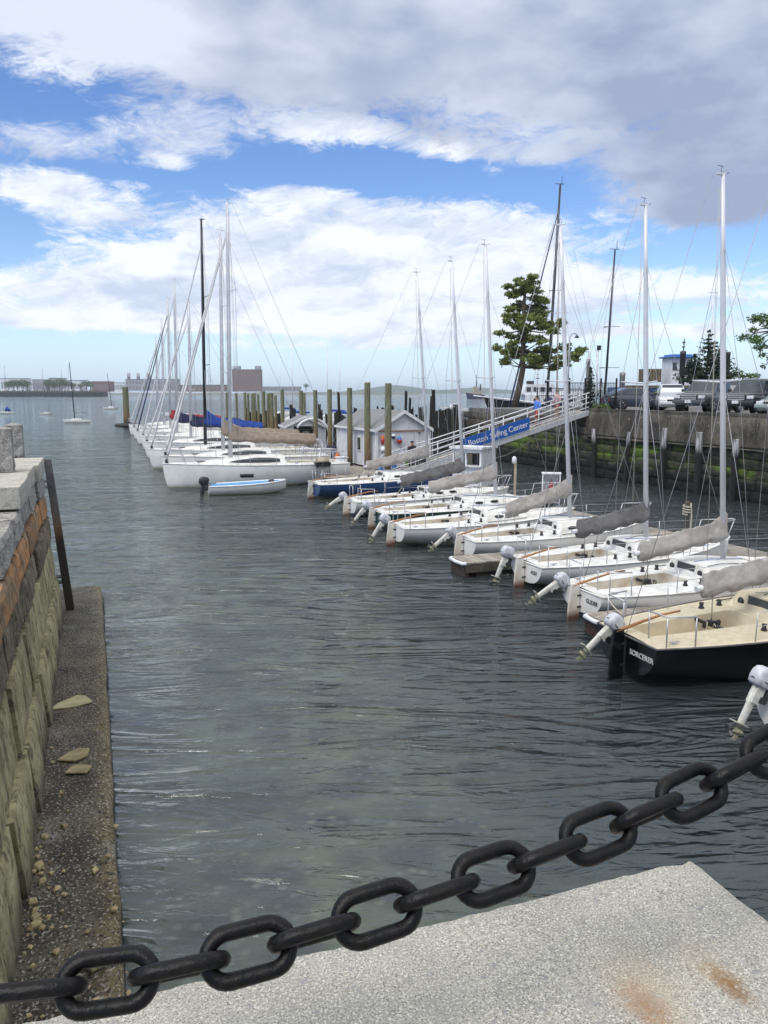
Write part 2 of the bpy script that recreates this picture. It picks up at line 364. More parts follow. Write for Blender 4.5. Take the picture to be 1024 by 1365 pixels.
# ================================================================== setting: water, seabed, far land
def water_material():
    m = bpy.data.materials.new('harbour_water'); m.use_nodes = True; T = NT(m.node_tree); T.n.clear()
    t = T.node('ShaderNodeTexCoord').outputs['Object']
    wv = T.noise(T.vmap(t, (0.16, 0.42, 1), (0, 0, 0), (0, 0, R(-6))), 1.0, 2, 0.5, 0.5)
    w0 = T.noise(T.vmap(t, (0.30, 1.15, 1), (3, 1, 0), (0, 0, R(-8))), 1.0, 3, 0.5, 0.9)
    w1 = T.noise(T.vmap(t, (1.5, 4.2, 1), (1, 7, 0), (0, 0, R(5))), 1.0, 4, 0.55, 0.8)
    w2 = T.noise(T.vmap(t, (6.0, 11.0, 1), (4, 2, 0), (0, 0, R(18))), 1.0, 4, 0.6, 0.3)
    gust = T.sstep(T.noise(T.vmap(t, (0.10, 0.28, 1)), 1.0, 3, 0.5, 0.6), 0.36, 0.62)
    yy = T.sep(t)[1]
    near = T.m('ADD', 0.55, T.m('MULTIPLY', T.sstep(yy, 8.0, 22.0), 0.45))
    rdg = T.m('SUBTRACT', 1.0, T.m('ABSOLUTE', T.m('MULTIPLY_ADD', w0, 4.0, -2.0)))
    rdg = T.m('MAXIMUM', rdg, 0.0)
    h = T.m('MULTIPLY', wv, 0.30)
    h = T.m('ADD', h, T.m('MULTIPLY', T.m('POWER', rdg, 1.7), 0.105))
    h = T.m('ADD', h, T.m('MULTIPLY', T.m('MULTIPLY', w1, 0.14), T.m('MULTIPLY_ADD', gust, 0.8, 0.45)))
    h = T.m('ADD', h, T.m('MULTIPLY', T.m('MULTIPLY', w2, 0.022), T.m('MULTIPLY_ADD', gust, 0.9, 0.3)))
    h = T.m('MULTIPLY', h, T.m('MULTIPLY', near, T.m('SUBTRACT', 1.0, T.m('MULTIPLY', T.sstep(yy, 30.0, 130.0), 0.5))))
    b = T.node('ShaderNodeBump'); b.inputs['Strength'].default_value = 1.0; b.inputs['Distance'].default_value = 1.0
    T.put(b.inputs['Height'], h)
    fr = T.node('ShaderNodeFresnel'); fr.inputs['IOR'].default_value = 1.5; T.put(fr.inputs['Normal'], b.outputs[0])
    gl = T.node('ShaderNodeBsdfGlossy'); gl.inputs['Color'].default_value = (0.93, 0.975, 1.0, 1); gl.inputs['Roughness'].default_value = 0.04; T.put(gl.inputs['Normal'], b.outputs[0])
    df = T.node('ShaderNodeBsdfDiffuse'); df.inputs['Color'].default_value = (0.075, 0.098, 0.108, 1)
    tr = T.node('ShaderNodeBsdfTransparent'); tr.inputs['Color'].default_value = (0.78, 0.86, 0.80, 1)
    m1 = T.node('ShaderNodeMixShader'); m1.inputs[0].default_value = 0.72
    T.l.new(df.outputs[0], m1.inputs[1]); T.l.new(tr.outputs[0], m1.inputs[2])
    m2 = T.node('ShaderNodeMixShader'); T.l.new(fr.outputs[0], m2.inputs[0]); T.l.new(m1.outputs[0], m2.inputs[1]); T.l.new(gl.outputs[0], m2.inputs[2])
    o = T.node('ShaderNodeOutputMaterial'); T.l.new(m2.outputs[0], o.inputs[0])
    return m
def seabed_material():
    m = mat('seabed_mud', (0.30, 0.295, 0.22), (0.17, 0.172, 0.135), 0.8, 0.95)
    T, p = nodes_of(m); t = T.node('ShaderNodeTexCoord').outputs['Object']
    v = T.node('ShaderNodeTexVoronoi'); v.inputs['Scale'].default_value = 1.1; T.put(v.inputs['Vector'], T.vmap(t, (1, 1, 0.1)))
    v2 = T.node('ShaderNodeTexVoronoi'); v2.inputs['Scale'].default_value = 4.0; T.put(v2.inputs['Vector'], T.vmap(t, (1, 1, 0.1)))
    col = p.inputs['Base Color'].links[0].from_socket
    col = T.mix(T.sstep(v.outputs['Distance'], 0.55, 0.2), col, (0.085, 0.07, 0.075))
    col = T.mix(T.m('MULTIPLY', T.sstep(v2.outputs['Distance'], 0.35, 0.1), 0.7), col, (0.46, 0.44, 0.34))
    col = T.mix(T.sstep(T.noise(t, 0.35, 4), 0.5, 0.66), col, (0.06, 0.063, 0.058))
    col = T.mix(T.sstep(T.m('ADD', T.sep(t)[0], T.m('MULTIPLY', T.noise(t, 0.5, 4), 2.0)), 0.5, 4.5), col, (0.03, 0.035, 0.034))
    T.put(p.inputs['Base Color'], col)
    return m
b = MB(); S = 7000
b.add([(-S, -40, 0), (S, -40, 0), (S, S, 0), (-S, S, 0)], [(0, 1, 2, 3)])
struct(b.build('water', water_material()))
b = MB()
b.add([(-60, -30, -0.5), (60, -30, -0.5), (-60, 8, -0.7), (60, 8, -0.8), (-60, 14, -1.1), (60, 14, -1.6), (-60, 24, -2.6), (60, 24, -3.2), (-300, 120, -5), (300, 120, -5), (-S, S, -6), (S, S, -6)],
      [(0, 1, 3, 2), (2, 3, 5, 4), (4, 5, 7, 6), (6, 7, 9, 8), (8, 9, 11, 10)])
struct(b.build('seabed', seabed_material()))

# far hills and shore across the harbour
MT['hill'] = mat('wooded_hill', (0.05, 0.07, 0.045), (0.07, 0.085, 0.055), 0.02, 0.95)
MT['shoreland'] = mat('shore_land', (0.10, 0.11, 0.08), (0.16, 0.15, 0.12), 0.03, 0.95)
def ridge(name, D, x0, x1, hs, depth, m):
    b = MB(); n = len(hs); rows = [[], [], [], []]
    for i, h in enumerate(hs):
        x = gx(x0 + (x1 - x0) * i / (n - 1), D, 2)
        rows[0].append((x, D, -0.5)); rows[1].append((x, D + depth * 0.15, h * 0.55)); rows[2].append((x, D + depth * 0.5, h)); rows[3].append((x * (D + depth) / D, D + depth, -0.5))
    b.grid(rows); return struct(b.build(name, m))
random.seed(4)
def wob(base, n, a): return [max(0.5, base + a * noise.noise((i * 0.37, base, 2.2))) for i in range(n)]
hs = [6 + 26 * math.exp(-((i - 24) / 6.0) ** 2) + 17 * math.exp(-((i - 38) / 5.0) ** 2) + 14 * math.exp(-((i - 54) / 9.0) ** 2) + 2 * noise.noise((i * 0.9, 0, 0)) for i in range(70)]
ridge('hills', 2900, 330, 900, hs, 500, MT['hill'])
ridge('far_shore', 1500, -120, 560, wob(4.0, 60, 3.0), 220, MT['shoreland'])

# ================================================================== quay on the left and under the camera
def stone_mat(name, c1, c2, scale, bump, speck=0.0, island=0.2):
    m = mat(name, c1, c2, scale, 0.88, bump=bump, bscale=scale * 5.0, detail=8, island=island, lo=0.3, hi=0.7)
    if speck:
        T, p = nodes_of(m); t = T.node('ShaderNodeTexCoord').outputs['Object']
        col = p.inputs['Base Color'].links[0].from_socket
        n1 = T.noise(t, speck, 3, 0.7); n2 = T.noise(T.vmap(t, (1, 1, 1), (5, 5, 5)), speck * 0.6, 3, 0.7)
        col = T.mix(T.sstep(n1, 0.56, 0.66), col, (0.08, 0.08, 0.085)); col = T.mix(T.sstep(n2, 0.56, 0.68), col, (0.62, 0.61, 0.58))
        T.put(p.inputs['Base Color'], col)
    return m
MT['granite'] = stone_mat('grey_granite', (0.42, 0.42, 0.41), (0.33, 0.33, 0.33), 2.0, 0.004, 150.0, 0.05)
MT['granite_rough'] = stone_mat('rough_granite', (0.36, 0.35, 0.32), (0.20, 0.19, 0.18), 5.0, 0.03, 60.0, 0.12)
MT['cap'] = stone_mat('coping_granite', (0.46, 0.44, 0.37), (0.34, 0.33, 0.29), 3.0, 0.01, 80.0, 0.08)
MT['rusty'] = zstain(stone_mat('rust_stained_stone', (0.42, 0.18, 0.05), (0.24, 0.17, 0.10), 2.0, 0.02, 0, 0.3), [], 3)
MT['brownstone'] = stone_mat('brown_stone', (0.21, 0.165, 0.10), (0.09, 0.074, 0.05), 3.0, 0.02, 0, 0.3)
MT['algae'] = zstain(stone_mat('algae_green_stone', (0.44, 0.40, 0.22), (0.24, 0.21, 0.115), 1.8, 0.022, 0, 0.2), [(0.25, 0.75, (0.035, 0.032, 0.02), 0.85)], 3, 0.25)
for k_ in ('rusty', 'brownstone', 'algae'): grime(MT[k_], 6.0, 0.22, 0.85, pale=(0.40, 0.37, 0.25) if k_ != 'rusty' else (0.30, 0.24, 0.16))
grime(MT['granite_rough'], 9.0, 0.4, 0.8, streak=False); grime(MT['cap'], 12.0, 0.55, 0.5, streak=False)
def ledge_mat():
    m = mat('wet_pitted_concrete', (0.115, 0.096, 0.06), (0.042, 0.035, 0.024), 2.2, 0.75, bump=0.035, bscale=22, detail=9)
    T, p = nodes_of(m); t = T.node('ShaderNodeTexCoord').outputs['Object']; s = T.sep(t)
    col = p.inputs['Base Color'].links[0].from_socket
    wob_ = T.m('MULTIPLY', T.m('SUBTRACT', T.noise(t, 2.5, 5), 0.5), 0.35)
    col = T.mix(T.m('MULTIPLY', T.sstep(T.m('ADD', s[1], wob_), 0.52, 0.80), 0.75), col, (0.17, 0.13, 0.05))
    col = T.mix(T.m('MULTIPLY', T.sstep(T.noise(t, 1.3, 6, 0.7), 0.56, 0.72), 0.7), col, (0.26, 0.26, 0.25))
    col = T.mix(T.sstep(T.noise(t, 26, 4, 0.65), 0.52, 0.60), col, (0.016, 0.016, 0.013))
    col = T.mix(T.m('MULTIPLY', T.sstep(T.noise(T.vmap(t, (1, 1, 1), (7, 3, 1)), 34, 3, 0.6), 0.57, 0.63), 0.9), col, (0.36, 0.35, 0.30))
    col = T.mix(T.sstep(T.m('ADD', s[2], T.m('MULTIPLY', wob_, 0.5)), 0.22, 0.05), col, (0.012, 0.012, 0.01))
    T.put(p.inputs['Base Color'], col); return m
MT['ledge'] = ledge_mat()

def rough_block(mb, x0, x1, z0, z1, fy, depth, amp, seed, nx=8, nz=6, gap=0.018, m=0, edge=0.03):
    """one squared stone: displaced front face towards +y, closed sides"""
    rows = []; x0 += gap; x1 -= gap; z0 += gap; z1 -= gap
    for j in range(nz + 1):
        row = []
        for i in range(nx + 1):
            x = x0 + (x1 - x0) * i / nx; z = z0 + (z1 - z0) * j / nz
            e = min(i, nx - i, j, nz - j)
            dy = amp * (noise.noise((x * 1.6 + seed * 7.1, z * 1.6, seed)) + 0.5 * noise.noise((x * 4.5, z * 4.5 + seed * 3.3, seed))) - (edge if e == 0 else 0)
            jx = 0.5 * edge * noise.noise((z * 3, seed, x)) if i in (0, nx) else 0
            jz = 0.5 * edge * noise.noise((x * 3, seed, z)) if j in (0, nz) else 0
            row.append((x + jx, fy(z) + dy, z + jz))
        rows.append(row)
    o = len(mb.v); mb.grid(rows, m, False)
    n1 = nx + 1; ring = [i for i in range(n1)] + [j * n1 + nx for j in range(1, nz + 1)] + [nz * n1 + i for i in range(nx - 1, -1, -1)] + [j * n1 for j in range(nz - 1, 0, -1)]
    back = [Vector(rows[k // n1][k % n1]) - Vector((0, depth, 0)) for k in ring]
    ob = mb.add(back, []); L_ = len(ring)
    for k in range(L_):
        mb.f.append([o + ring[k], o + ring[(k + 1) % L_], ob + (k + 1) % L_, ob + k]); mb.mi.append(m); mb.sm.append(False)
    mb.f.append([ob + k for k in range(L_)]); mb.mi.append(m); mb.sm.append(False)

LW = Vector((-6.73, 16.2, 0)); LWZ = math.atan2(-math.cos(SL), math.sin(SL))     # local x runs back towards the camera, y out over the water
wall = thing('sea_wall', 'stepped granite sea wall on the left, rust stained above and green with algae below', 'sea wall', LW, LWZ)
fy = lambda z: -0.30 * (z - 0.25) / 3.25
random.seed(11)
def course(z0, z1, x0, x1, lmin, lmax, amp, name, mt, off=0.0, depth=0.6, edge=0.03, nx=8, nz=6):
    mb = MB(); x = x0; k = 0
    while x < x1 - 0.05:
        l = random.uniform(lmin, lmax); xe = min(x1, x + l)
        if x1 - xe < 0.3: xe = x1
        dz = 0.05 * random.uniform(-1, 1)
        o_ = off + random.uniform(-0.03, 0.03)
        rough_block(mb, x, xe, z0, z1, lambda z: fy(z) + o_, depth, amp, random.random() * 50, nx, nz, edge=edge)
        x = xe; k += 1
    return mb.build(name, mt, wall)
course(2.78, 3.16, 0, 8.2, 1.1, 2.2, 0.03, 'granite_course', MT['granite_rough'], 0.02)
course(2.32, 2.77, 0, 15.8, 1.2, 2.6, 0.025, 'rusty_course', MT['rusty'], 0.02)
course(1.82, 2.31, 0, 15.8, 0.9, 1.9, 0.022, 'brown_course', MT['brownstone'], 0.0, edge=0.025)
course(1.05, 1.81, 0, 15.8, 0.7, 1.5, 0.02, 'algae_course', MT['algae'], 0.0, edge=0.016)
course(0.10, 1.04, 0, 15.8, 0.8, 1.9, 0.02, 'algae_course', MT['algae'], 0.015, nx=10, nz=8, edge=0.016)
mb = MB(); mb.box((7.9, -0.75, 1.4), (15.7, 0.7, 2.6)); mb.build('rubble_core', MT['brownstone'], wall)
for x0, x1, dy in ((0.0, 1.9, 0.06), (1.92, 3.7, 0.0), (3.72, 5.4, 0.03)):
    mb = MB(); rough_block(mb, x0, x1, 3.17, 3.5, lambda z: -0.24 + dy, 1.1, 0.012, x0 + 3, 10, 4, 0.006, edge=0.012); mb.build('coping_block', MT['cap'], wall, bevel=0.01)
# quay top on the left, and the camera's own quay
mb = MB(); mb.M = Matrix.Translation(LW) @ Matrix.Rotation(LWZ, 4, 'Z')
mb.hexa([(-2.2, -30, -1.2), (15.2, -30, -1.2), (15.2, -1.35, -1.2), (-2.2, -1.35, -1.2)], [(-2.2, -30, 3.42), (15.2, -30, 3.42), (15.2, -1.35, 3.42), (-2.2, -1.35, 3.42)])
mb.hexa([(16.62, -30, -1.2), (26, -30, -1.2), (26, 1.55, -1.2), (16.62, 1.55, -1.2)], [(16.62, -30, 3.46), (26, -30, 3.46), (26, 1.55, 3.46), (16.62, 1.55, 3.46)])
struct(mb.build('quay_pavement', MT['granite_rough']))
for k, (x, y, zb) in enumerate(((-0.75, -0.78, 3.42), (3.0, -0.66, 3.5))):
    q = ['rough granite post with pyramid top at the far end of the left coping', 'rough granite post cut by the left edge of the picture'][k]
    mb = MB(); h = 0.76; w = 0.17
    rings = []
    for j in range(9):
        z = h * j / 8 * 0.93; ring = []
        for (ax, ay, bx, by) in ((-1, -1, 1, -1), (1, -1, 1, 1), (1, 1, -1, 1), (-1, 1, -1, -1)):
            for i in range(5):
                px_ = ax + (bx - ax) * i / 5; py_ = ay + (by - ay) * i / 5
                n_ = 0.025 * noise.noise((px_ * 2 + k * 9, py_ * 2, z * 6)) if j < 8 and 0 < i else 0
                ring.append((px_ * (w + n_), py_ * (w + n_), z))
        rings.append(ring)
    rings.append([(p[0] * 0.02, p[1] * 0.02, h) for p in rings[-1]])
    mb.loft(rings, smooth=False)
    o = mb.build('stone_post', MT['granite_rough'], None, (LW + Matrix.Rotation(LWZ, 3, 'Z') @ Vector((x, y, 0))) + Vector((0, 0, zb)), LWZ)
    tag(o, q, 'post', 'granite posts on the left quay')
# slip side footing just above the water
ld = MB()
rows = []
for i in range(90):
    x = -2.1 + 18.0 * i / 89; row = []
    ey = 0.79 + 0.035 * noise.noise((x * 1.2, 3, 0))
    for y, z in ((-0.28, 0.26), (0.1, 0.27), (0.35, 0.265), (0.52, 0.26), (0.66, 0.255), (ey - 0.05, 0.245), (ey - 0.012, 0.21), (ey, 0.12), (ey + 0.01, -0.1), (ey, -1.5)):
        row.append((x, y, z + (0.018 * noise.noise((x * 2.2, y * 3, 1)) if z > 0.2 else 0) + (0.02 * noise.noise((x * 7, y * 7, 4)) if y > 0.7 and z > 0 else 0)))
    rows.append(row)
ld.grid(rows)
ld.add([rows[0][i] for i in range(10)] + [(-2.1, -0.28, -1.5)], [list(range(11))])
o = ld.build('stone_ledge', MT['ledge'], None, LW, LWZ); tag(o, 'long dark pitted concrete ledge at the foot of the left sea wall', 'ledge')
def LP(x, y, z=0.0): return LW + Matrix.Rotation(LWZ, 3, 'Z') @ Vector((x, y, z))
MT['slab'] = stone_mat('pale_green_slab', (0.50, 0.47, 0.27), (0.36, 0.33, 0.19), 5, 0.01, 0, 0.1)
MT['buff'] = stone_mat('buff_stone', (0.44, 0.36, 0.20), (0.28, 0.23, 0.13), 8, 0.01, 0, 0.3)
def slab(name, label, poly, th, loc, rz, mt, tilt=(0, 0)):
    mb = MB(); n = len(poly)
    top = [(x, y, th + 0.006 * noise.noise((x * 20, y * 20, th))) for x, y in poly]
    mid = [(x * 1.04, y * 1.04, th * 0.5) for x, y in poly]
    bot = [(x, y, 0) for x, y in poly]
    mb.loft([bot, mid, top], smooth=False)
    o = mb.build(name, mt, None, loc, rz, bevel=0.006); o.rotation_euler = (tilt[0], tilt[1], rz); return tag(o, label, 'stone')
slab('stone_slab', 'triangular pale green stone slab lying on the dark ledge', [(-0.26, -0.20), (-0.22, -0.02), (0.0, 0.26), (0.12, 0.24), (0.27, 0.02), (0.05, -0.14)], 0.024, LP(5.5, 0.30, 0.275), R(8), MT['slab'], (0.05, 0.03))
slab('stone_slab', 'flat buff stone, larger of the two touching on the ledge', [(-0.17, -0.10), (0.04, -0.16), (0.17, -0.05), (0.16, 0.16), (0.02, 0.20), (-0.08, 0.08)], 0.028, LP(7.35, 0.34, 0.28), R(10), MT['buff'])
slab('stone_slab', 'small buff stone just below the larger flat one on the ledge', [(-0.13, -0.09), (0.12, -0.12), (0.15, 0.04), (0.0, 0.12), (-0.10, 0.07)], 0.026, LP(7.75, 0.40, 0.28), LWZ + R(80), MT['buff'])
slab('stone_slab', 'flat buff stone on the near end of the ledge beside its wet edge', [(-0.12, -0.06), (0.1, -0.09), (0.14, 0.05), (-0.04, 0.09)], 0.04, LP(11.3, 0.56, 0.28), LWZ + R(40), MT['buff'])
random.seed(5); mb = MB()
for k in range(120):
    x = random.triangular(6.5, 15, 11); y = abs(random.gauss(0.06, 0.14)) + 0.03 if random.random() < 0.75 else random.uniform(0.1, 0.85)
    r = random.uniform(0.008, 0.035) * (1.5 if random.random() < 0.12 else 1); a0 = random.uniform(0, 6.3); n = random.choice((3, 4, 5)); el_ = random.uniform(0.5, 1.0)
    c = Vector((x, y, 0.268)); pts = []
    for h_, f_ in ((0, 1.0), (r * 0.6, 1.1), (r * 0.9, 0.7)):
        pts.append([c + Vector((math.cos(a0 + 6.283 * i / n) * r * f_ * (1.7 if i % 2 else 1.0) * el_, math.sin(a0 + 6.283 * i / n) * r * f_, h_)) for i in range(n)])
    mb.loft(pts, smooth=False)
o = mb.build('rubble', MT['buff'], None, LW, LWZ); tag(o, 'scatter of small buff stone chips along the foot of the wall', 'rubble', kind='stuff')
# steel rubbing rail at the far corner of the wall
rail = thing('fender_rail', 'rusty dark steel rail standing at the far corner of the left sea wall', 'steel rail', LP(-0.06, 0, 0), LWZ)
MT['railsteel'] = zstain(mat('rail_steel', (0.16, 0.16, 0.165), (0.10, 0.10, 0.105), 6, 0.6), [(1.9, 2.75, (0.20, 0.11, 0.04), 0.8), (1.7, 2.1, (0.018, 0.015, 0.012), 0.95)], 4, 0.12)
mb = MB()
for sx in (-0.075, 0.075): mb.hexa([(sx - 0.012, 0.06, 0.2), (sx + 0.012, 0.06, 0.2), (sx + 0.012, 0.22, 0.2), (sx - 0.012, 0.22, 0.2)], [(sx - 0.012, -0.2, 3.45), (sx + 0.012, -0.2, 3.45), (sx + 0.012, -0.06, 3.45), (sx - 0.012, -0.06, 3.45)])
mb.hexa([(-0.062, 0.19, 0.2), (0.062, 0.19, 0.2), (0.062, 0.212, 0.2), (-0.062, 0.212, 0.2)], [(-0.062, -0.09, 3.43), (0.062, -0.09, 3.43), (0.062, -0.068, 3.43), (-0.062, -0.068, 3.43)])
mb.build('rail_web', MT['railsteel'], rail)
for z in (0.95, 2.95):
    mb = MB(); y = fy(z) + 0.05
    for dz in (-0.06, 0.06): mb.box((0.10, y, z + dz), (0.22, 0.16, 0.025))
    mb.build('bracket', MT['railsteel'], rail)

# ---- foreground coping stone (with two rust stains) and the quay face below it
def foreground_granite():
    m = mat('foreground_granite', (0.37, 0.36, 0.305), (0.29, 0.285, 0.245), 3.0, 0.85, bump=0.004, bscale=70, detail=6)
    T, p = nodes_of(m); t = T.node('ShaderNodeTexCoord').outputs['Object']
    col = p.inputs['Base Color'].links[0].from_socket
    for sc_, off, lo, hi, c in ((190, 0, 0.54, 0.61, (0.12, 0.12, 0.12)), (170, 5, 0.54, 0.61, (0.60, 0.585, 0.53)), (260, 9, 0.57, 0.62, (0.06, 0.06, 0.065)), (40, 13, 0.57, 0.68, (0.22, 0.22, 0.225))):
        col = T.mix(T.m('MULTIPLY', T.sstep(T.noise(T.vmap(t, (1, 1, 1), (off, off, 0)), sc_, 3, 0.65), lo, hi), 0.85), col, c)
    wv = T.m('MULTIPLY', T.m('SUBTRACT', T.noise(t, 22, 9, 0.8), 0.5), 0.36); s = T.sep(t)
    for cx, cy, rx, ry, amt, c in RUST:
        a = T.m('DIVIDE', T.m('SUBTRACT', s[0], cx), rx); b_ = T.m('DIVIDE', T.m('SUBTRACT', s[1], cy), ry)
        q = T.m('ADD', T.m('SQRT', T.m('ADD', T.m('MULTIPLY', a, a), T.m('MULTIPLY', b_, b_))), T.m('MULTIPLY', wv, 5.0))
        col = T.mix(T.m('MULTIPLY', T.m('MULTIPLY', T.sstep(q, 1.25, 0.0), amt), T.sstep(T.noise(t, 95, 5, 0.75), 0.28, 0.52)), col, c)
    # broad damp, darker patches
    col = T.mix(T.m('MULTIPLY', T.sstep(T.noise(t, 4.0, 6, 0.7), 0.50, 0.72), 0.40), col, (0.22, 0.22, 0.22))
    T.put(p.inputs['Base Color'], col); return m
# the stone's own frame: origin at its outer corner, x along the front edge to the left, y back to the camera
CORN = Vector((0.862, 2.07, 3.5))
RUST = [(0.468, 0.405, 0.055, 0.085, 0.8, (0.24, 0.11, 0.03)), (0.255, 0.42, 0.038, 0.085, 1.0, (0.16, 0.08, 0.022)), (0.44, 0.36, 0.11, 0.15, 0.30, (0.40, 0.26, 0.12)), (0.26, 0.36, 0.07, 0.11, 0.25, (0.40, 0.27, 0.13))]
ST = Matrix(((-B.x, -A.x, 0), (-B.y, -A.y, 0), (0, 0, 1)))           # columns: -B and -A
def stone_block(x0, x1, y1):
    rows = []; nx, ny = 60, 24
    for j in range(ny + 1):
        row = []
        for i in range(nx + 1):
            x = x0 + (x1 - x0) * i / nx; y = y1 * j / ny
            e = 0.0
            if j == 0: e = 0.010 * (0.6 + 0.8 * noise.noise((x * 14, 1, 0)))
            if i == 0: e = max(e, 0.010 * (0.6 + 0.8 * noise.noise((1, y * 14, 0))))
            yy = y + (0.010 * noise.noise((x * 16, 4, 4)) if j == 0 else 0); xx = x + (0.010 * noise.noise((4, y * 16, 4)) if i == 0 else 0)
            row.append((xx, yy, 0.004 * noise.noise((x * 2.2, y * 2.2, 0)) + 0.0016 * noise.noise((x * 30, y * 30, 2)) - max(e, 0)))
        rows.append(row)
    mb = MB(); mb.grid(rows, 0, True)
    rim = rows[0][::-1] + [r[0] for r in rows[1:]]
    mb.grid([rim, [(p[0] , p[1], p[2] - 0.38) for p in rim]], 0, False)
    return mb
mb = stone_block(0, 1.9, 1.1)
o = mb.build('coping_stone', foreground_granite()); o.matrix_world = Matrix.Translation(CORN) @ ST.to_4x4()
tag(o, 'broad speckled grey granite coping stone with two rust stains in the foreground', 'coping stone')
mb = stone_block(1.906, 3.9, 1.1)
o = mb.build('coping_stone', MT['granite']); o.matrix_world = Matrix.Translation(CORN + Vector((0, 0, -0.004))) @ ST.to_4x4()
tag(o, 'granite coping stone at the bottom left corner under the chain', 'coping stone')
mb = MB(); mb.hexa([(0.05, 0.06, -4.6), (3.9, 0.06, -4.6), (3.9, 1.2, -4.6), (0.05, 1.2, -4.6)], [(0.05, 0.06, -0.36), (3.9, 0.06, -0.36), (3.9, 1.2, -0.36), (0.05, 1.2, -0.36)])
o = mb.build('quay_wall', MT['brownstone']); o.matrix_world = Matrix.Translation(CORN) @ ST.to_4x4(); tag(o, 'stone face of the quay below the foreground coping', 'quay wall', kind='structure')

# ================================================================== foreground chain
def chain():
    root = thing('chain', 'heavy black iron chain sagging across the foreground above the granite coping', 'chain', (0, 0, 0))
    scr = [(-160, 1345, 1.30), (0, 1326, 1.34), (145, 1309, 1.37), (240, 1291, 1.395), (328, 1270, 1.425), (415, 1245, 1.455), (492, 1221, 1.485), (570, 1195, 1.515), (645, 1169, 1.55),
           (715, 1144, 1.585), (782, 1117, 1.62), (850, 1089, 1.66), (913, 1061, 1.70), (975, 1029, 1.745), (1040, 994, 1.79), (1130, 935, 1.86)]
    pts = []
    for x, y, t in scr:
        u = (x - 512) / 1060; v = (y - 682.5) / 1060
        pts.append(Vector((u * t, t * (math.cos(PITCH) - v * math.sin(PITCH)), EYE - t * (math.sin(PITCH) + v * math.cos(PITCH)))))
    fine_ = []
    for i in range(len(pts) - 1):
        p0, p1, p2, p3 = pts[max(i - 1, 0)], pts[i], pts[i + 1], pts[min(i + 2, len(pts) - 1)]
        for k in range(20):
            t = k / 20; fine_.append(0.5 * ((2 * p1) + (p2 - p0) * t + (2 * p0 - 5 * p1 + 4 * p2 - p3) * t * t + (3 * p1 - p0 - 3 * p2 + p3) * t ** 3))
    acc = [0.0]
    for i in range(1, len(fine_)): acc.append(acc[-1] + (fine_[i] - fine_[i - 1]).length)
    def at(s):
        for i in range(1, len(acc)):
            if acc[i] >= s:
                f = (s - acc[i - 1]) / (acc[i] - acc[i - 1]); return fine_[i - 1].lerp(fine_[i], f), (fine_[i] - fine_[i - 1]).normalized()
        return fine_[-1], (fine_[-1] - fine_[-2]).normalized()
    rd, pitch = 0.0143, 0.1206
    hl, hw = (pitch + 2 * rd) / 2 + rd * 0.0, 0.0385       # half length / width to bar centre
    mb = MB(); path = []
    rr = hw; st = hl - rr - 0.0
    for k in range(13): a = -math.pi / 2 + math.pi * k / 12; path.append((st + rr * math.cos(a), rr * math.sin(a)))
    for k in range(13): a = math.pi / 2 + math.pi * k / 12; path.append((-st + rr * math.cos(a), rr * math.sin(a)))
    n = 12; N = len(path); vs = []
    for i in range(N):
        p = Vector((path[i][0], path[i][1], 0)); q0 = path[i - 1]; q1 = path[(i + 1) % N]
        t = Vector((q1[0] - q0[0], q1[1] - q0[1], 0)).normalized(); u = Vector((0, 0, 1)); w = t.cross(u)
        for k in range(n):
            a = 2 * math.pi * k / n; r_ = rd * (1 + 0.06 * noise.noise((p.x * 40, p.y * 40, k * 0.8)) + 0.05 * noise.noise((p.x * 110, p.y * 110, k * 1.1)))
            vs.append(p + (u * math.cos(a) + w * math.sin(a)) * r_)
    mb.add(vs, [(i * n + k, i * n + (k + 1) % n, ((i + 1) % N) * n + (k + 1) % n, ((i + 1) % N) * n + k) for i in range(N) for k in range(n)], 0, True)
    first = None; random.seed(3)
    ntot = int(acc[-1] / pitch)
    off = OFF
    for i in range(ntot):
        s = off + i * pitch
        if s > acc[-1]: break
        p, t = at(s)
        up = Vector((0, 0, 1)); side = t.cross(up).normalized(); up2 = side.cross(t).normalized()
        ang = (R(42) if i % 2 == 0 else R(-50)) + random.uniform(-0.07, 0.07)
        y = (side * math.cos(ang) + up2 * math.sin(ang)); y = (y - t * y.dot(t)).normalized(); z = t.cross(y)
        if first is None: o = first = mb.build('chain_link', MT['chain'], root)
        else: o = first.copy(); C.objects.link(o)
        o.parent = root
        o.matrix_local = Matrix(((t.x, y.x, z.x, p.x), (t.y, y.y, z.y, p.y), (t.z, y.z, z.z, p.z), (0, 0, 0, 1)))
OFF = 0.235
chain()

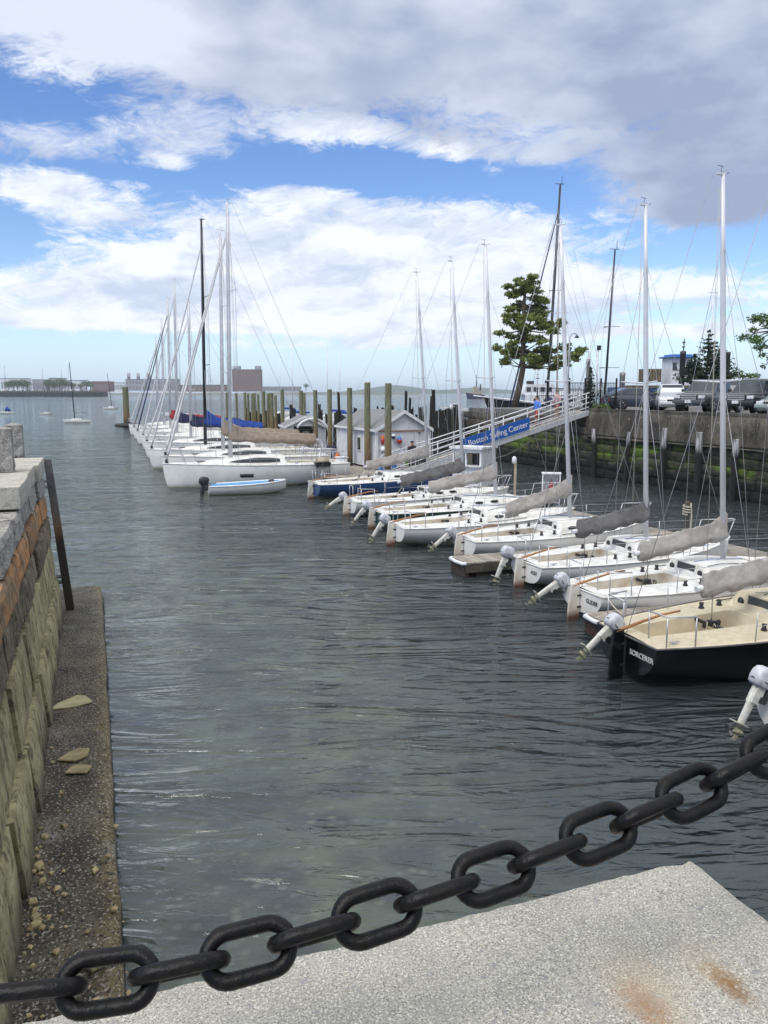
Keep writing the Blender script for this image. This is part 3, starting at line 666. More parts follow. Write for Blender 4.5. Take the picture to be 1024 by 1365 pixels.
# ================================================================== right quay: wall, parking ground
RW = Vector((16.3, 34, 0)); RWZ = R(90) + SL                      # local x away from the camera along the wall, y out over the slip
def RP(x, y, z=0.0): return RW + Matrix.Rotation(RWZ, 3, 'Z') @ Vector((x, y, z))
mb = MB(); mb.M = Matrix.Translation(RW) @ Matrix.Rotation(RWZ, 4, 'Z')
mb.hexa([(-28, -70, -3), (30, -70, -3), (30, -0.6, -3), (-28, -0.6, -3)], [(-28, -70, 3.62), (30, -70, 3.62), (30, -0.6, 3.62), (-28, -0.6, 3.62)])
struct(mb.build('parking_lot', MT['asphalt']))
def mossy():
    m = mat('mossy_quay_stone', (0.06, 0.055, 0.04), (0.022, 0.02, 0.016), 1.6, 0.9, bump=0.05, bscale=6, detail=8, island=0.35)
    T, p = nodes_of(m); t = T.node('ShaderNodeTexCoord').outputs['Object']; s = T.sep(t)
    col = p.inputs['Base Color'].links[0].from_socket
    n1 = T.noise(T.vmap(t, (0.5, 1, 1.2)), 0.8, 7, 0.7)
    zz = T.m('ADD', s[2], T.m('MULTIPLY', T.m('SUBTRACT', T.noise(t, 1.1, 5), 0.5), 0.5))
    band = T.m('MULTIPLY', T.sstep(zz, 0.75, 1.25), T.sstep(zz, 2.45, 2.05))
    col = T.mix(T.m('MULTIPLY', band, T.sstep(n1, 0.46, 0.60)), col, (0.085, 0.145, 0.016))
    col = T.mix(T.m('MULTIPLY', T.m('MULTIPLY', band, 0.6), T.sstep(T.noise(t, 2.5, 5), 0.5, 0.7)), col, (0.09, 0.10, 0.03))
    col = T.mix(T.m('MULTIPLY', T.sstep(zz, 1.2, 0.65), 0.96), col, (0.005, 0.005, 0.004))
    T.put(p.inputs['Base Color'], col); return m
MT['mossy'] = mossy()
wall = thing('quay_wall', 'long mossy stone quay wall with concrete upper band below the parked cars', 'quay wall', RW, RWZ)
random.seed(21)
zs = [-0.9, 0.05, 0.52, 1.0, 1.45, 1.92, 2.34]
mb = MB()
for r in range(len(zs) - 1):
    x = -22 + random.uniform(0, 1)
    while x < 30:
        l = random.uniform(0.8, 1.9); xe = min(30, x + l)
        rough_block(mb, x, xe, zs[r], zs[r + 1], lambda z, o_=random.uniform(-0.04, 0.04): 0.02 + o_, 0.5, 0.05, random.random() * 60, 5, 3, 0.014, edge=0.04)
        x = xe
mb.build('stone_course', MT['mossy'], wall)
mb = MB()
rows = []
for i in range(90):
    x = -22 + (35.2) * i / 89; row = []
    for z, y in ((3.70, -0.75), (3.70, -0.16), (3.67, -0.12), (3.2, -0.08), (2.8, -0.03), (2.45, 0.0), (2.36, 0.02), (2.36, -0.5)):
        row.append((x, y + 0.03 * noise.noise((x * 0.7, z * 1.2, 5)) + 0.015 * noise.noise((x * 3, z * 3, 1)), z + 0.02 * noise.noise((x * 0.5, 2, y))))
    rows.append(row)
mb.grid(rows); mb.build('concrete_band', MT['concrete'], wall)
mb = MB(); x = -22
while x < 13:
    l = random.uniform(2.5, 5); rough_block(mb, x, min(13, x + l), 2.22 + random.uniform(-0.03, 0.03), 2.36, lambda z: 0.20, 0.24, 0.03, random.random() * 9, 8, 2, 0.02); x += l
mb.build('timber_wale', MT['concrete'], wall)
mb = MB(); x = 13.3
while x < 30:
    l = random.uniform(1.2, 2.2); xe = min(30, x + l)
    rough_block(mb, x, xe, 2.36, 2.82, lambda z: 0.0, 0.6, 0.06, random.random() * 60, 6, 3, 0.014, edge=0.03)
    rough_block(mb, x, xe, 2.84, 3.36, lambda z: -0.08, 0.8, 0.06, random.random() * 60, 6, 3, 0.014, edge=0.03); x = xe
mb.build('upper_course', MT['concrete'], wall)
mb = MB(); mb.box((3, -0.14 - 0.12, 3.80), (28, 0.22, 0.16)); mb.build('kerb_beam', MT['concrete'], wall, bevel=0.02)
# fender piles against that wall
fen = [(-1.6, 0.50, 2.95, 0.17, 6, 'thick split fender pile with whitened head, rightmost against the mossy wall'),
       (1.3, 0.34, 2.75, 0.15, 2, 'fender pile just left of the tallest mast foot, leaning on the mossy wall'),
       (3.6, 0.36, 2.95, 0.15, -1, 'square headed pale fender pile between the two right masts'),
       (6.0, 0.36, 3.05, 0.14, 2, 'pale topped fender pile right of the second tallest white mast'),
       (8.8, 0.36, 2.72, 0.12, 4, 'short ragged fender pile left of the second tallest white mast'),
       (12.0, 0.36, 2.75, 0.13, -3, 'worn fender pile beside the head of the gangway')]
for k, (x, y, h, r, lean, lab) in enumerate(fen):
    mb = MB(); n = 10; rings = []
    for j in range(10):
        z = -1.0 + (h + 1.0) * j / 9
        rings.append([(r * (1 + 0.10 * noise.noise((math.cos(6.283 * i / n) * 2, math.sin(6.283 * i / n) * 2 + k, z * 1.2))) * math.cos(6.283 * i / n) * (0.93 if j == 9 else 1) + math.sin(R(lean)) * (z - h) * -1,
                       r * (1 + 0.10 * noise.noise((math.cos(6.283 * i / n) * 2 + 4, math.sin(6.283 * i / n) * 2 + k, z * 1.2))) * math.sin(6.283 * i / n) * (0.93 if j == 9 else 1), z + (0.05 * noise.noise((i * 0.9, k, 3)) if j == 9 else 0)) for i in range(n)])
    mb.loft(rings, smooth=False); o = mb.build('fender_pile', MT['fender'], None, RP(x, y), RWZ); tag(o, lab, 'pile', 'fender piles against the quay wall')

# ================================================================== floating docks
def cr(tab, s):
    """smooth interpolation through a table of (s, value)"""
    for i in range(len(tab) - 1):
        if s <= tab[i + 1][0]: break
    x0, y0 = tab[i]; x1, y1 = tab[i + 1]
    ym = tab[i - 1][1] if i else 2 * y0 - y1; yp = tab[i + 2][1] if i + 2 < len(tab) else 2 * y1 - y0
    xm = tab[i - 1][0] if i else 2 * x0 - x1; xp = tab[i + 2][0] if i + 2 < len(tab) else 2 * x1 - x0
    m0 = (y1 - ym) / (x1 - xm); m1 = (yp - y0) / (xp - x0); h = x1 - x0; t = (s - x0) / h
    return (2 * t ** 3 - 3 * t * t + 1) * y0 + (t ** 3 - 2 * t * t + t) * h * m0 + (-2 * t ** 3 + 3 * t * t) * y1 + (t ** 3 - t * t) * h * m1
def dock(name, label, o, ang, L_, W_, top=0.46, across=True, pw=0.15):
    """floating dock: planks laid across (or along), timber edge, dark floats; local x along its length from o, y to the left"""
    root = thing(name, label, 'dock', (o[0], o[1], 0), ang)
    random.seed(int(abs(o[0] * 100)))
    mb = MB(); n = int((L_ if across else W_) / pw)
    for i in range(n):
        a = pw * i + 0.006; b_ = pw * (i + 1) - 0.008; z = top + random.uniform(-0.004, 0.004)
        if across: mb.box(((a + b_) / 2, W_ / 2 + random.uniform(-0.01, 0.01), z - 0.02), (b_ - a, W_, 0.04))
        else: mb.box((L_ / 2, (a + b_) / 2, z - 0.02), (L_, b_ - a, 0.04))
    mb.build('planking', MT['plank'], root)
    mb = MB()
    for y in (0.05, W_ - 0.05): mb.box((L_ / 2, y, top - 0.16), (L_ - 0.02, 0.09, 0.22))
    for x in (0.06, L_ - 0.06): mb.box((x, W_ / 2, top - 0.16), (0.09, W_ - 0.2, 0.22))
    mb.build('edge_beam', MT['dockside'], root)
    mb = MB(); k = max(1, int(L_ / 2.4))
    for i in range(k): mb.box((L_ * (i + 0.5) / k, W_ / 2, top - 0.48), (L_ / k * 0.8, W_ * 0.86, 0.42))
    mb.build('float', MT['float'], root)
    return root
BA = SL                                                           # heading of everything moored across the slip
mdir = Vector((4.6 - 11.9, 32.5 - 16.1, 0)).normalized(); mang = math.atan2(mdir.y, mdir.x)
dock('main_dock', 'long weathered plank dock running past the bows of the small sailboats on the right', (12.75, 16.4), mang, 18.6, 1.75)
dock('dock_platform', 'wide weathered dock platform carrying the white ticket booth below the gangway', (5.9, 32.4), R(104), 6.4, 2.5)
dock('main_dock', 'narrow plank dock behind the white ticket booth leading to the gangway', (5.0, 38.7), R(110), 4.2, 1.1)
PO = Vector((-2.9, 40.7, 0))
dock('dock_platform', 'broad plank platform in front of the grey clapboard shed', (PO.x, PO.y), BA, 9.8, 11.8, top=0.45, across=True)
SP = PO + A * 11.9
dock('main_dock', 'far plank dock receding along the sterns of the white yachts', (SP.x, SP.y), R(90) + BA, 46, 3.4, top=0.45)  if False else None
sp = PO + A * 11.9 + B * 3.6
dock('main_dock', 'far plank dock receding behind the sterns of the white yachts', (sp.x, sp.y), R(90) + BA, 46, 3.6, top=0.45)
def finger(o, L_, label, W_=0.85):
    r = dock('finger_dock', label, (o[0], o[1]), BA, L_, W_, top=0.40)
    r['group'] = 'finger docks between the small sailboats'
    mb = MB(); mb.tube([(0.02, 0.05, 0.36), (-0.06, 0.08, 0.36), (-0.10, W_ / 2, 0.36), (-0.06, W_ - 0.08, 0.36), (0.02, W_ - 0.05, 0.36)], 0.05, 8)
    mb.build('bumper', MT['whitepaint'], r); mb = MB(); mb.box((0.03, W_ / 2, 0.14), (0.12, W_ * 0.9, 0.26)); mb.build('end_plate', MT['boot'], r)
    return r
finger((4.35, 14.75), 7.2, 'weathered finger dock with white pipe end between the black boat and the nearest white sailboat')
finger((2.15, 20.3), 6.5, 'short finger dock with rusty end left of the second tallest white mast', 0.95)
finger((-5.2, 41.25), 3.0, 'finger dock behind the blue lined dinghy, beside the nearest white yacht', 1.1)

# ================================================================== boats
def outboard(parent, loc, tilt, rz=0.0, dark=False, sc_=1.0):
    """outboard motor with cowling, clamp, leg and propeller: local -x is aft"""
    o = bpy.data.objects.new('outboard_motor', None); C.objects.link(o); o.parent = parent; o.location = loc; o.scale = (sc_,) * 3
    o.rotation_euler = (0, tilt, rz)
    w, lg = (MT['black'], MT['black']) if dark else (MT['motor_w'], MT['motor_leg'])
    mb = MB(); rings = []
    for z, lx, ly, off in ((0.06, 0.17, 0.12, 0.0), (0.10, 0.235, 0.15, 0.0), (0.22, 0.25, 0.16, 0.0), (0.33, 0.245, 0.155, 0.01), (0.42, 0.20, 0.13, 0.02), (0.455, 0.12, 0.08, 0.03)):
        rings.append([((abs(math.cos(a)) ** 0.6 * math.copysign(1, math.cos(a))) * lx + off, (abs(math.sin(a)) ** 0.6 * math.copysign(1, math.sin(a))) * ly, z) for a in [6.2832 * k / 20 for k in range(20)]])
    mb.loft(rings); mb.build('cowling', w, o)
    mb = MB()
    mb.loft([[(math.cos(6.2832 * k / 20) ** 1 * 0.252, math.sin(6.2832 * k / 20) * 0.162, z) for k in range(20)] for z in (0.165, 0.19)]); mb.build('cowling_band', MT['letter_dk'], o)
    mb = MB(); mb.box((0.02, 0, -0.10), (0.20, 0.15, 0.34)); mb.loft([[(0.10 * math.cos(6.2832 * k / 12) * s - 0.02, 0.05 * math.sin(6.2832 * k / 12) * s, z) for k in range(12)] for z, s in ((0.05, 1.1), (-0.3, 1.0), (-0.72, 0.9), (-0.80, 0.9))])
    mb.loft([[(x, 0.055 * math.cos(6.2832 * k / 10) * s, -0.88 + 0.055 * math.sin(6.2832 * k / 10) * s) for k in range(10)] for x, s in ((0.16, 0.15), (0.10, 0.8), (-0.05, 1), (-0.17, 0.75))])
    mb.box((-0.06, 0, -0.72), (0.34, 0.17, 0.016)); mb.prism([(0.08, -0.9), (-0.02, -0.9), (-0.07, -1.06), (0.0, -1.06)], -0.01, 0.01, 'Y'); mb.box((-0.02, 0, -0.8), (0.13, 0.03, 0.16))
    mb.build('leg', lg, o)
    mb = MB()
    for k in range(3):
        a = 2.0944 * k; c_, s_ = math.cos(a), math.sin(a)
        pl = [(0.0, 0.03, -0.02), (0.03, 0.12, -0.05), (0.0, 0.14, 0.0), (-0.02, 0.11, 0.05), (-0.02, 0.03, 0.02)]
        vs = [(-0.20 + p[0] + t, p[1] * c_ - p[2] * s_, -0.88 + p[1] * s_ + p[2] * c_) for t in (-0.004, 0.004) for p in pl]
        mb.add(vs, [(0, 1, 2, 3, 4), (9, 8, 7, 6, 5)] + [(i, (i + 1) % 5, 5 + (i + 1) % 5, 5 + i) for i in range(5)])
    mb.tube([(-0.15, 0, -0.88), (-0.24, 0, -0.88)], [0.04, 0.02], 10); mb.build('propeller', MT['black'], o)
    mb = MB(); mb.box((0.20, 0, -0.05), (0.10, 0.20, 0.26)); mb.box((0.15, 0.09, -0.16), (0.16, 0.03, 0.12)); mb.box((0.15, -0.09, -0.16), (0.16, 0.03, 0.12)); mb.tube([(0.2, 0.1, 0.12), (0.45, 0.1, 0.16), (0.62, 0.1, 0.18)], [0.02, 0.018, 0.024], 8)
    mb.build('clamp_bracket', MT['black'], o, bevel=0.008)
    return o

PLAN_J = [(0, 0.64), (0.12, 0.79), (0.28, 0.93), (0.45, 1.0), (0.60, 0.96), (0.74, 0.78), (0.86, 0.49), (0.94, 0.24), (1.0, 0.012)]
PLAN_Y = [(0, 0.80), (0.12, 0.90), (0.28, 0.985), (0.42, 1.0), (0.58, 0.93), (0.74, 0.70), (0.87, 0.39), (0.95, 0.16), (1.0, 0.012)]
ROCK_J = [(0, 0.13), (0.12, 0.02), (0.3, -0.22), (0.5, -0.36), (0.7, -0.34), (0.84, -0.2), (0.93, 0.05), (0.97, 0.42), (1.0, 0.93)]
ROCK_Y = [(0, 0.10), (0.12, -0.05), (0.3, -0.3), (0.5, -0.45), (0.72, -0.42), (0.9, -0.25), (0.965, -0.1), (0.988, 0.3), (1.0, 1.05)]

def sailboat(label, loc, yaw, L_=6.4, Bm=2.4, fb=(0.62, 0.85), kind='j', hull='gelcoat', deck='deck', ns='nonskid', mast=3.9, top=9.85, rake=4.0,
             cover='cover_lt', boom=(1.45, 1.30, 1.62), mastmat='alu', motor=True, name=None, name_mat='letter_dk', furl=None, rails=True, heel=0.0, group=None,
             detail=True, cabin_window=False, sheerstripe=None, motor_tilt=58, hullwin=False, no_mast=False, lift=0.0, cat='sailboat', motor_at=None, top_y=None):
    if top_y:
        Dt = loc[1] + math.sin(yaw) * (mast - math.tan(R(rake)) * (top - 1.5)); top = gz(top_y, Dt)
    root = thing('sailboat' if kind == 'j' else 'sailing_yacht', label, cat, (loc[0], loc[1], lift), yaw, group)
    root.rotation_euler.x = heel
    plan, rock = (PLAN_J, ROCK_J) if kind == 'j' else (PLAN_Y, ROCK_Y)
    hb = lambda s: Bm / 2 * max(0.005, cr(plan, s))
    zs = lambda s: fb[0] + (fb[1] - fb[0]) * (s ** 1.7)
    rk = fb[1] / rock[-1][1]
    zk = lambda s: min(cr(rock, s) * (rk if s > 0.9 else 1), zs(s) - 0.01)
    # ---- hull
    NS, NT_ = 44, 13; rows = []
    for i in range(NS + 1):
        s = i / NS; s = 1 - (1 - s) ** 1.25
        b_, z0, z1 = hb(s), zs(s), zk(s); row = []
        pw = 0.62 if s < 0.75 else 0.62 + (s - 0.75) * 1.6
        for j in range(2 * NT_ + 1):
            t = (j - NT_) / NT_; q = abs(t); sg = 1 if t < 0 else -1
            y = b_ * (math.sin(q * math.pi / 2) ** pw); z = z1 + (z0 - z1) * (1 - math.cos(q * math.pi / 2)) ** 0.92
            row.append((s * L_ - (0.0 if s else 0.0), sg * y, z))
        rows.append(row)
    mb = MB(); mb.grid(rows)
    mb.add(rows[0], [list(range(len(rows[0])))])
    hm = MT[hull]
    hob = mb.build('hull', [hm], root)
    # ---- rub rail along the sheer
    mb = MB(); rr = 0.018 if kind == 'j' else 0.022
    for sg in (-1, 1): mb.tube([(s_ * L_, sg * (hb(s_) + 0.004), zs(s_) + 0.006) for s_ in [k / 26 for k in range(27)]], rr, 6)
    mb.tube([(0, -hb(0), zs(0) + 0.006), (0, hb(0), zs(0) + 0.006)], rr, 6)
    if sheerstripe: mb.build('sheer_stripe', MT[sheerstripe], root)
    else: mb.build('rub_rail', MT['deck'] if hull != 'blackhull' else MT['cover_dk'], root)
    # ---- deck moulding with cockpit and cabin
    if kind == 'j': c0, c1, k0, k1, ch, cd, cw, kw = 0.045, 0.385, 0.43, 0.80, 0.30, 0.36, 0.45, 0.60
    else: c0, c1, k0, k1, ch, cd, cw, kw = 0.03, 0.33, 0.35, 0.78, 0.40, 0.42, 0.55, 0.62
    ss = sorted(set([0, 0.02, c0 - 0.004, c0 + 0.004, 0.1, 0.16, 0.22, 0.28, c1 - 0.006, c1 + 0.004, k0 - 0.006, k0 + 0.012, 0.5, 0.56, 0.6, 0.64, 0.68, 0.72, 0.76, 0.8, 0.84, 0.88, 0.92, 0.95, 0.975, 1.0]))
    wp = [0, 0.12, 0.25, cw - 0.13, cw - 0.11, kw - 0.12, kw - 0.02, kw + 0.02, 0.78, 0.9, 0.985, 1.0]
    wp = sorted(set(round(v, 4) for v in wp)); ws = [-v for v in wp[::-1]] + wp[1:]
    def zd(s, w):
        z = zs(s) + 0.05 * Bm / 2.4 * (1 - w * w); aw = abs(w)
        if s >= k0 and s <= k1 + 0.03:
            f = min(1, max(0, (k1 + 0.03 - s) / 0.30)) ** 0.8
            edge_ = min(1, max(0, (kw + 0.0 - aw) / 0.045)) if f > 0.05 else 0
            z += ch * f * edge_ * (1 - 0.12 * aw)
        if c0 <= s <= c1 and aw < cw - 0.115: z -= cd * (1 if aw < cw - 0.125 else 0.0)
        return z
    mb = MB(); P = [[(s * L_, w * hb(s), zd(s, w)) for w in ws] for s in ss]
    nr, nc = len(P), len(P[0]); vs = [p for r in P for p in r]; fs = []; ms = []
    o_ = mb.add(vs, [])
    for i in range(nr - 1):
        for j in range(nc - 1):
            a_, b_, c_, d_ = P[i][j], P[i][j + 1], P[i + 1][j + 1], P[i + 1][j]
            nrm = (Vector(c_) - Vector(a_)).cross(Vector(d_) - Vector(b_)); nrm.normalize()
            sm_, wm = (ss[i] + ss[i + 1]) / 2, (ws[j] + ws[j + 1]) / 2
            flat_ = abs(nrm.z) > 0.93 and abs(wm) < 0.9 and sm_ < 0.93
            pit_ = c0 - 0.003 <= sm_ <= c1 + 0.003 and abs(wm) < cw - 0.108
            mb.f.append([i * nc + j, i * nc + j + 1, (i + 1) * nc + j + 1, (i + 1) * nc + j]); mb.mi.append(2 if pit_ else (1 if flat_ else 0)); mb.sm.append(False)
    mb.build('deck', [MT[deck], MT[ns], MT['cockpit' if deck == 'deck' else 'cream']], root)
    zc = zs(k0) + ch
    # ---- companionway, hatches, windows
    bw = hb(k0) * kw
    mb = MB(); x = k0 * L_
    mb.hexa([(x - 0.045, -0.26, zs(k0) - 0.12), (x + 0.02, -0.26, zs(k0) - 0.12), (x + 0.02, 0.26, zs(k0) - 0.12), (x - 0.045, 0.26, zs(k0) - 0.12)],
            [(x + 0.035, -0.30, zc + 0.02), (x + 0.09, -0.30, zc + 0.02), (x + 0.09, 0.30, zc + 0.02), (x + 0.035, 0.30, zc + 0.02)])
    mb.build('companionway_board', MT['smoke'], root)
    mb = MB()
    for sg in (-1, 1): mb.hexa([(x - 0.06, sg * 0.29 - 0.025, zs(k0) - 0.1), (x + 0.02, sg * 0.29 - 0.025, zs(k0) - 0.1), (x + 0.02, sg * 0.29 + 0.025, zs(k0) - 0.1), (x - 0.06, sg * 0.29 + 0.025, zs(k0) - 0.1)],
            [(x + 0.025, sg * 0.32 - 0.025, zc + 0.03), (x + 0.09, sg * 0.32 - 0.025, zc + 0.03), (x + 0.09, sg * 0.32 + 0.025, zc + 0.03), (x + 0.025, sg * 0.32 + 0.025, zc + 0.03)])
    mb.box((x + 0.04, 0, zc + 0.03), (0.05, 0.6, 0.03)); mb.build('hatch_frame', MT[deck], root)
    mb = MB(); mb.box((x + 0.42, 0, zc + 0.025), (0.66, 0.62, 0.035)); mb.build('sliding_hatch', MT['tan'], root, bevel=0.008)
    mb = MB(); xf = 0.72 * L_ if kind == 'j' else 0.80 * L_; sf = xf / L_; mb.box((xf, 0, zd(sf, 0) + 0.02), (0.42, 0.42, 0.04), ry=R(7) if kind == 'j' else 0); mb.build('fore_hatch', MT['smoke'] if kind == 'y' else MT['deck'], root, bevel=0.008)
    if cabin_window:
        for sg in (-1, 1):
            rows_ = [[], []]
            for k in range(13):
                s_ = k0 + 0.04 + (k1 - 0.16 - k0) * k / 12; zz0 = zs(s_) + 0.02; hgt = (zd(s_, kw - 0.06) - zz0); tp = math.sin(math.pi * (0.12 + 0.88 * k / 12)) ** 0.5 if k < 12 else 0.05
                y0 = sg * (kw + 0.012) * hb(s_); y1 = sg * (kw - 0.012) * hb(s_)
                rows_[0].append((s_ * L_, y0, zz0 + hgt * (0.52 - 0.30 * tp))); rows_[1].append((s_ * L_, y1, zz0 + hgt * (0.52 + 0.36 * tp)))
            mb = MB(); mb.grid(rows_); w_ = mb.build('cabin_window', MT['glass'], root); sol = w_.modifiers.new('thick', 'SOLIDIFY'); sol.thickness = 0.012; sol.offset = 0
    if hullwin:
        for sg in (-1, 1):
            rows_ = [[], []]
            for k in range(5):
                s_ = 0.545 + 0.07 * k / 4
                for r_, zf in ((0, 0.46), (1, 0.62)):
                    z_ = zs(s_) * zf
                    cth = 1 - ((z_ - zk(s_)) / (zs(s_) - zk(s_))) ** (1 / 0.92); q = math.acos(max(-1, min(1, cth))) / (math.pi / 2)
                    rows_[r_].append((s_ * L_, sg * (hb(s_) * math.sin(q * math.pi / 2) ** 0.62 + 0.006), z_))
            mb = MB(); mb.grid(rows_); w_ = mb.build('hull_window', MT['glass'], root); sol = w_.modifiers.new('thick', 'SOLIDIFY'); sol.thickness = 0.012; sol.offset = 0
    # ---- rudder, tiller, traveller, winches
    if kind == 'j':
        mb = MB(); mb.prism([(-0.34, -0.55), (-0.05, -0.55), (-0.03, zs(0) * 0.4), (-0.04, zs(0) + 0.14), (-0.24, zs(0) + 0.14), (-0.30, zs(0) * 0.45)], -0.028, 0.028, 'Y'); mb.build('rudder', MT['rudder'] if hull not in ('blackhull',) else MT['blackhull'], root, bevel=0.012)
        mb = MB()
        for z_ in (0.25, zs(0) - 0.12): mb = MB(); mb.box((-0.03, 0, z_), (0.14, 0.075, 0.035)); mb.build('gudgeon', MT['black'], root)
        mb = MB(); t0 = zs(0) + 0.12
        mb.tube([(-0.2, 0, t0 - 0.02), (0.05, 0, t0 + 0.03), (0.35, 0, t0 + 0.10), (0.75, 0.02, t0 + 0.17), (1.15, 0.05, t0 + 0.19)], [0.032, 0.03, 0.026, 0.022, 0.02], 8); mb.build('tiller', MT['teak'], root)
        if detail:
            mb = MB(); xt = 0.27 * L_; mb.box((xt, 0, zs(0.27) - 0.02), (0.06, 2 * hb(0.27) * (cw - 0.1), 0.05)); mb.box((xt, 0, zs(0.27) + 0.03), (0.10, 0.12, 0.06)); mb.build('traveller', MT['black'], root)
            for sx, wf in ((0.335, 0.62), (0.40, 0.62)):
                for sg in (-1, 1):
                    mb = MB(); z_ = zd(sx, wf); mb.lathe([(0.05, 0), (0.055, 0.02), (0.036, 0.05), (0.034, 0.085), (0.048, 0.10), (0.044, 0.115), (0.0, 0.117)], 12, (sx * L_, sg * wf * hb(sx), z_)); mb.build('winch', MT['black'], root)
            for sg in (-1, 1):
                mb = MB(); mb.lathe([(0.0, -0.004), (0.075, -0.003), (0.078, 0.004), (0.0, 0.006)], 16, (k0 * L_ - 0.035 + 0.035, sg * 0.45, zs(k0) + 0.17), axis='X'); mb.build('bulkhead_compass', MT['black'], root)
            for q_, (sx, wv) in enumerate(((0.30, 0.365), (0.345, 0.365))):
                mb = MB(); mb.lathe([(0.0, -0.006), (0.06, -0.005), (0.06, 0.008), (0.0, 0.01)], 14, (sx * L_, (cw - 0.135) * hb(sx) - 0.01, zs(sx) - 0.15), axis='Y'); mb.build('cockpit_vent', MT['black'], root)
            mb = MB(); random.seed(int(L_ * 77 + loc[1] * 10))
            pts = [(xt - 0.15 + 0.3 * random.random(), 0.5 * math.sin(k * 1.1) * random.uniform(0.3, 0.8), zs(0.27) - 0.30 + (0.34 if k % 5 == 0 else 0.0)) for k in range(14)]
            mb.tube(pts, 0.011, 5); mb.build('mainsheet', MT['rope'], root)
            for q_ in range(3):     # loose sheets and coils in the cockpit and on deck
                cx, cy = (random.uniform(0.10, 0.36) * L_, random.uniform(-0.35, 0.35)); zc_ = zs(0.2) - cd + 0.07
                mb = MB(); mb.tube([(cx + (0.13 + 0.02 * math.sin(k)) * math.cos(k * 0.7), cy + (0.10 + 0.02 * math.cos(k * 1.7)) * math.sin(k * 0.7), zc_ + 0.004 * k) for k in range(26)], 0.012, 5); mb.build('coiled_line', MT[('rope', 'black', 'cover_navy')[q_]], root)
            for q_ in range(3):
                w0_ = random.uniform(-0.5, 0.5); w1_ = random.uniform(-0.8, 0.8); mb = MB()
                mb.tube([(s_ * L_, (w0_ + (w1_ - w0_) * f_) * hb(s_) + 0.03 * math.sin(f_ * 9 + q_), zd(s_, max(-0.97, min(0.97, w0_ + (w1_ - w0_) * f_))) + 0.02) for s_, f_ in [(k0 + 0.02 + 0.36 * k / 14, k / 14) for k in range(15)]], 0.008, 5); mb.build('deck_line', MT[('black', 'rope', 'bluepaint')[q_]], root)
            for sg in (-1, 1):
                for s_ in (0.50, 0.585):
                    mb = MB(); mb.loft([[(s_ * L_ + 0.16 * math.cos(6.2832 * k / 14), sg * (kw + o_2) * hb(s_), zs(s_) + 0.155 + 0.05 * math.sin(6.2832 * k / 14)) for k in range(14)] for o_2 in (-0.035, 0.012)]); mb.build('portlight', MT['smoke'], root)
                for s_ in (0.06, 0.93):
                    mb = MB(); mb.box((s_ * L_, sg * 0.8 * hb(s_), zd(s_, 0.8) + 0.045), (0.2, 0.022, 0.02)); mb.box((s_ * L_, sg * 0.8 * hb(s_), zd(s_, 0.8) + 0.02), (0.06, 0.03, 0.04)); mb.build('cleat', MT['steel'], root)
            for sg in (-1, 1):     # jib sheet and spinnaker gear along the side deck
                mb = MB(); mb.tube([(s_ * L_, sg * (hb(s_) * 0.80), zd(s_, 0.8) + 0.03) for s_ in (0.42, 0.5, 0.58, 0.64)], 0.012, 5); mb.build('jib_track', MT['black'], root)
    else:
        for sg in (-1, 1):
            mb = MB(); z_ = zd(0.30, 0.7); mb.lathe([(0.08, 0), (0.08, 0.03), (0.05, 0.07), (0.05, 0.13), (0.07, 0.15), (0.0, 0.16)], 12, (0.30 * L_, sg * 0.66 * hb(0.3), z_)); mb.build('winch', MT['steel'], root)
        mb = MB(); mb.tube([(0.14 * L_, 0.75 * math.cos(a), zs(0) + 0.55 + 0.75 * math.sin(a) * 0.95 - 0.05) for a in [6.2832 * k / 24 for k in range(25)]], 0.02, 6); mb.tube([(0.14 * L_, 0, zs(0) - 0.3), (0.14 * L_, 0, zs(0) + 0.55)], 0.06, 8); mb.build('steering_wheel', MT['steel'], root)
    # ---- rails, stanchions, lifelines
    if rails:
        h_ = 0.5 if kind == 'j' else 0.62
        st = [0.26, 0.50, 0.74] if kind == 'j' else [0.02, 0.15, 0.28, 0.42, 0.56, 0.70, 0.82]
        for sg in (-1, 1):
            for s_ in st: mb = MB(); mb.tube([(s_ * L_, sg * 0.93 * hb(s_), zs(s_)), (s_ * L_, sg * 0.945 * hb(s_), zs(s_) + h_)], 0.011 if kind == 'j' else 0.014, 6); mb.build('stanchion', MT['steel'], root)
            mb = MB(); sq = [k for k in st] + [0.90]
            for hh in (h_ - 0.01, h_ * 0.52): mb.tube([(s_ * L_, sg * 0.945 * hb(s_), zs(s_) + hh - (0.0)) for s_ in sq], 0.0055, 5)
            mb.build('lifeline', MT['wire'], root)
        mb = MB()
        for hh in (h_, h_ * 0.55):
            if kind == 'y' or hh == h_: mb.tube([(0.90 * L_, -0.93 * hb(0.90), zs(0.9) + hh), (0.96 * L_, -0.9 * hb(0.96), zs(0.96) + hh), (L_ + 0.10, -0.06, zs(1) + hh), (L_ + 0.12, 0, zs(1) + hh), (L_ + 0.10, 0.06, zs(1) + hh), (0.96 * L_, 0.9 * hb(0.96), zs(0.96) + hh), (0.90 * L_, 0.93 * hb(0.9), zs(0.9) + hh)], 0.014, 6)
        for sg in (-1, 1):
            mb.tube([(0.885 * L_, sg * 0.9 * hb(0.88), zs(0.88)), (0.90 * L_, sg * 0.93 * hb(0.90), zs(0.9) + h_)], 0.014, 6)
            mb.tube([(0.965 * L_, sg * 0.7 * hb(0.96), zs(0.96)), (1.0 * L_, sg * 0.13, zs(1) + h_)], 0.014, 6)
        mb.build('bow_pulpit', MT['steel'], root)
        hs_ = h_ if kind == 'j' else 0.65
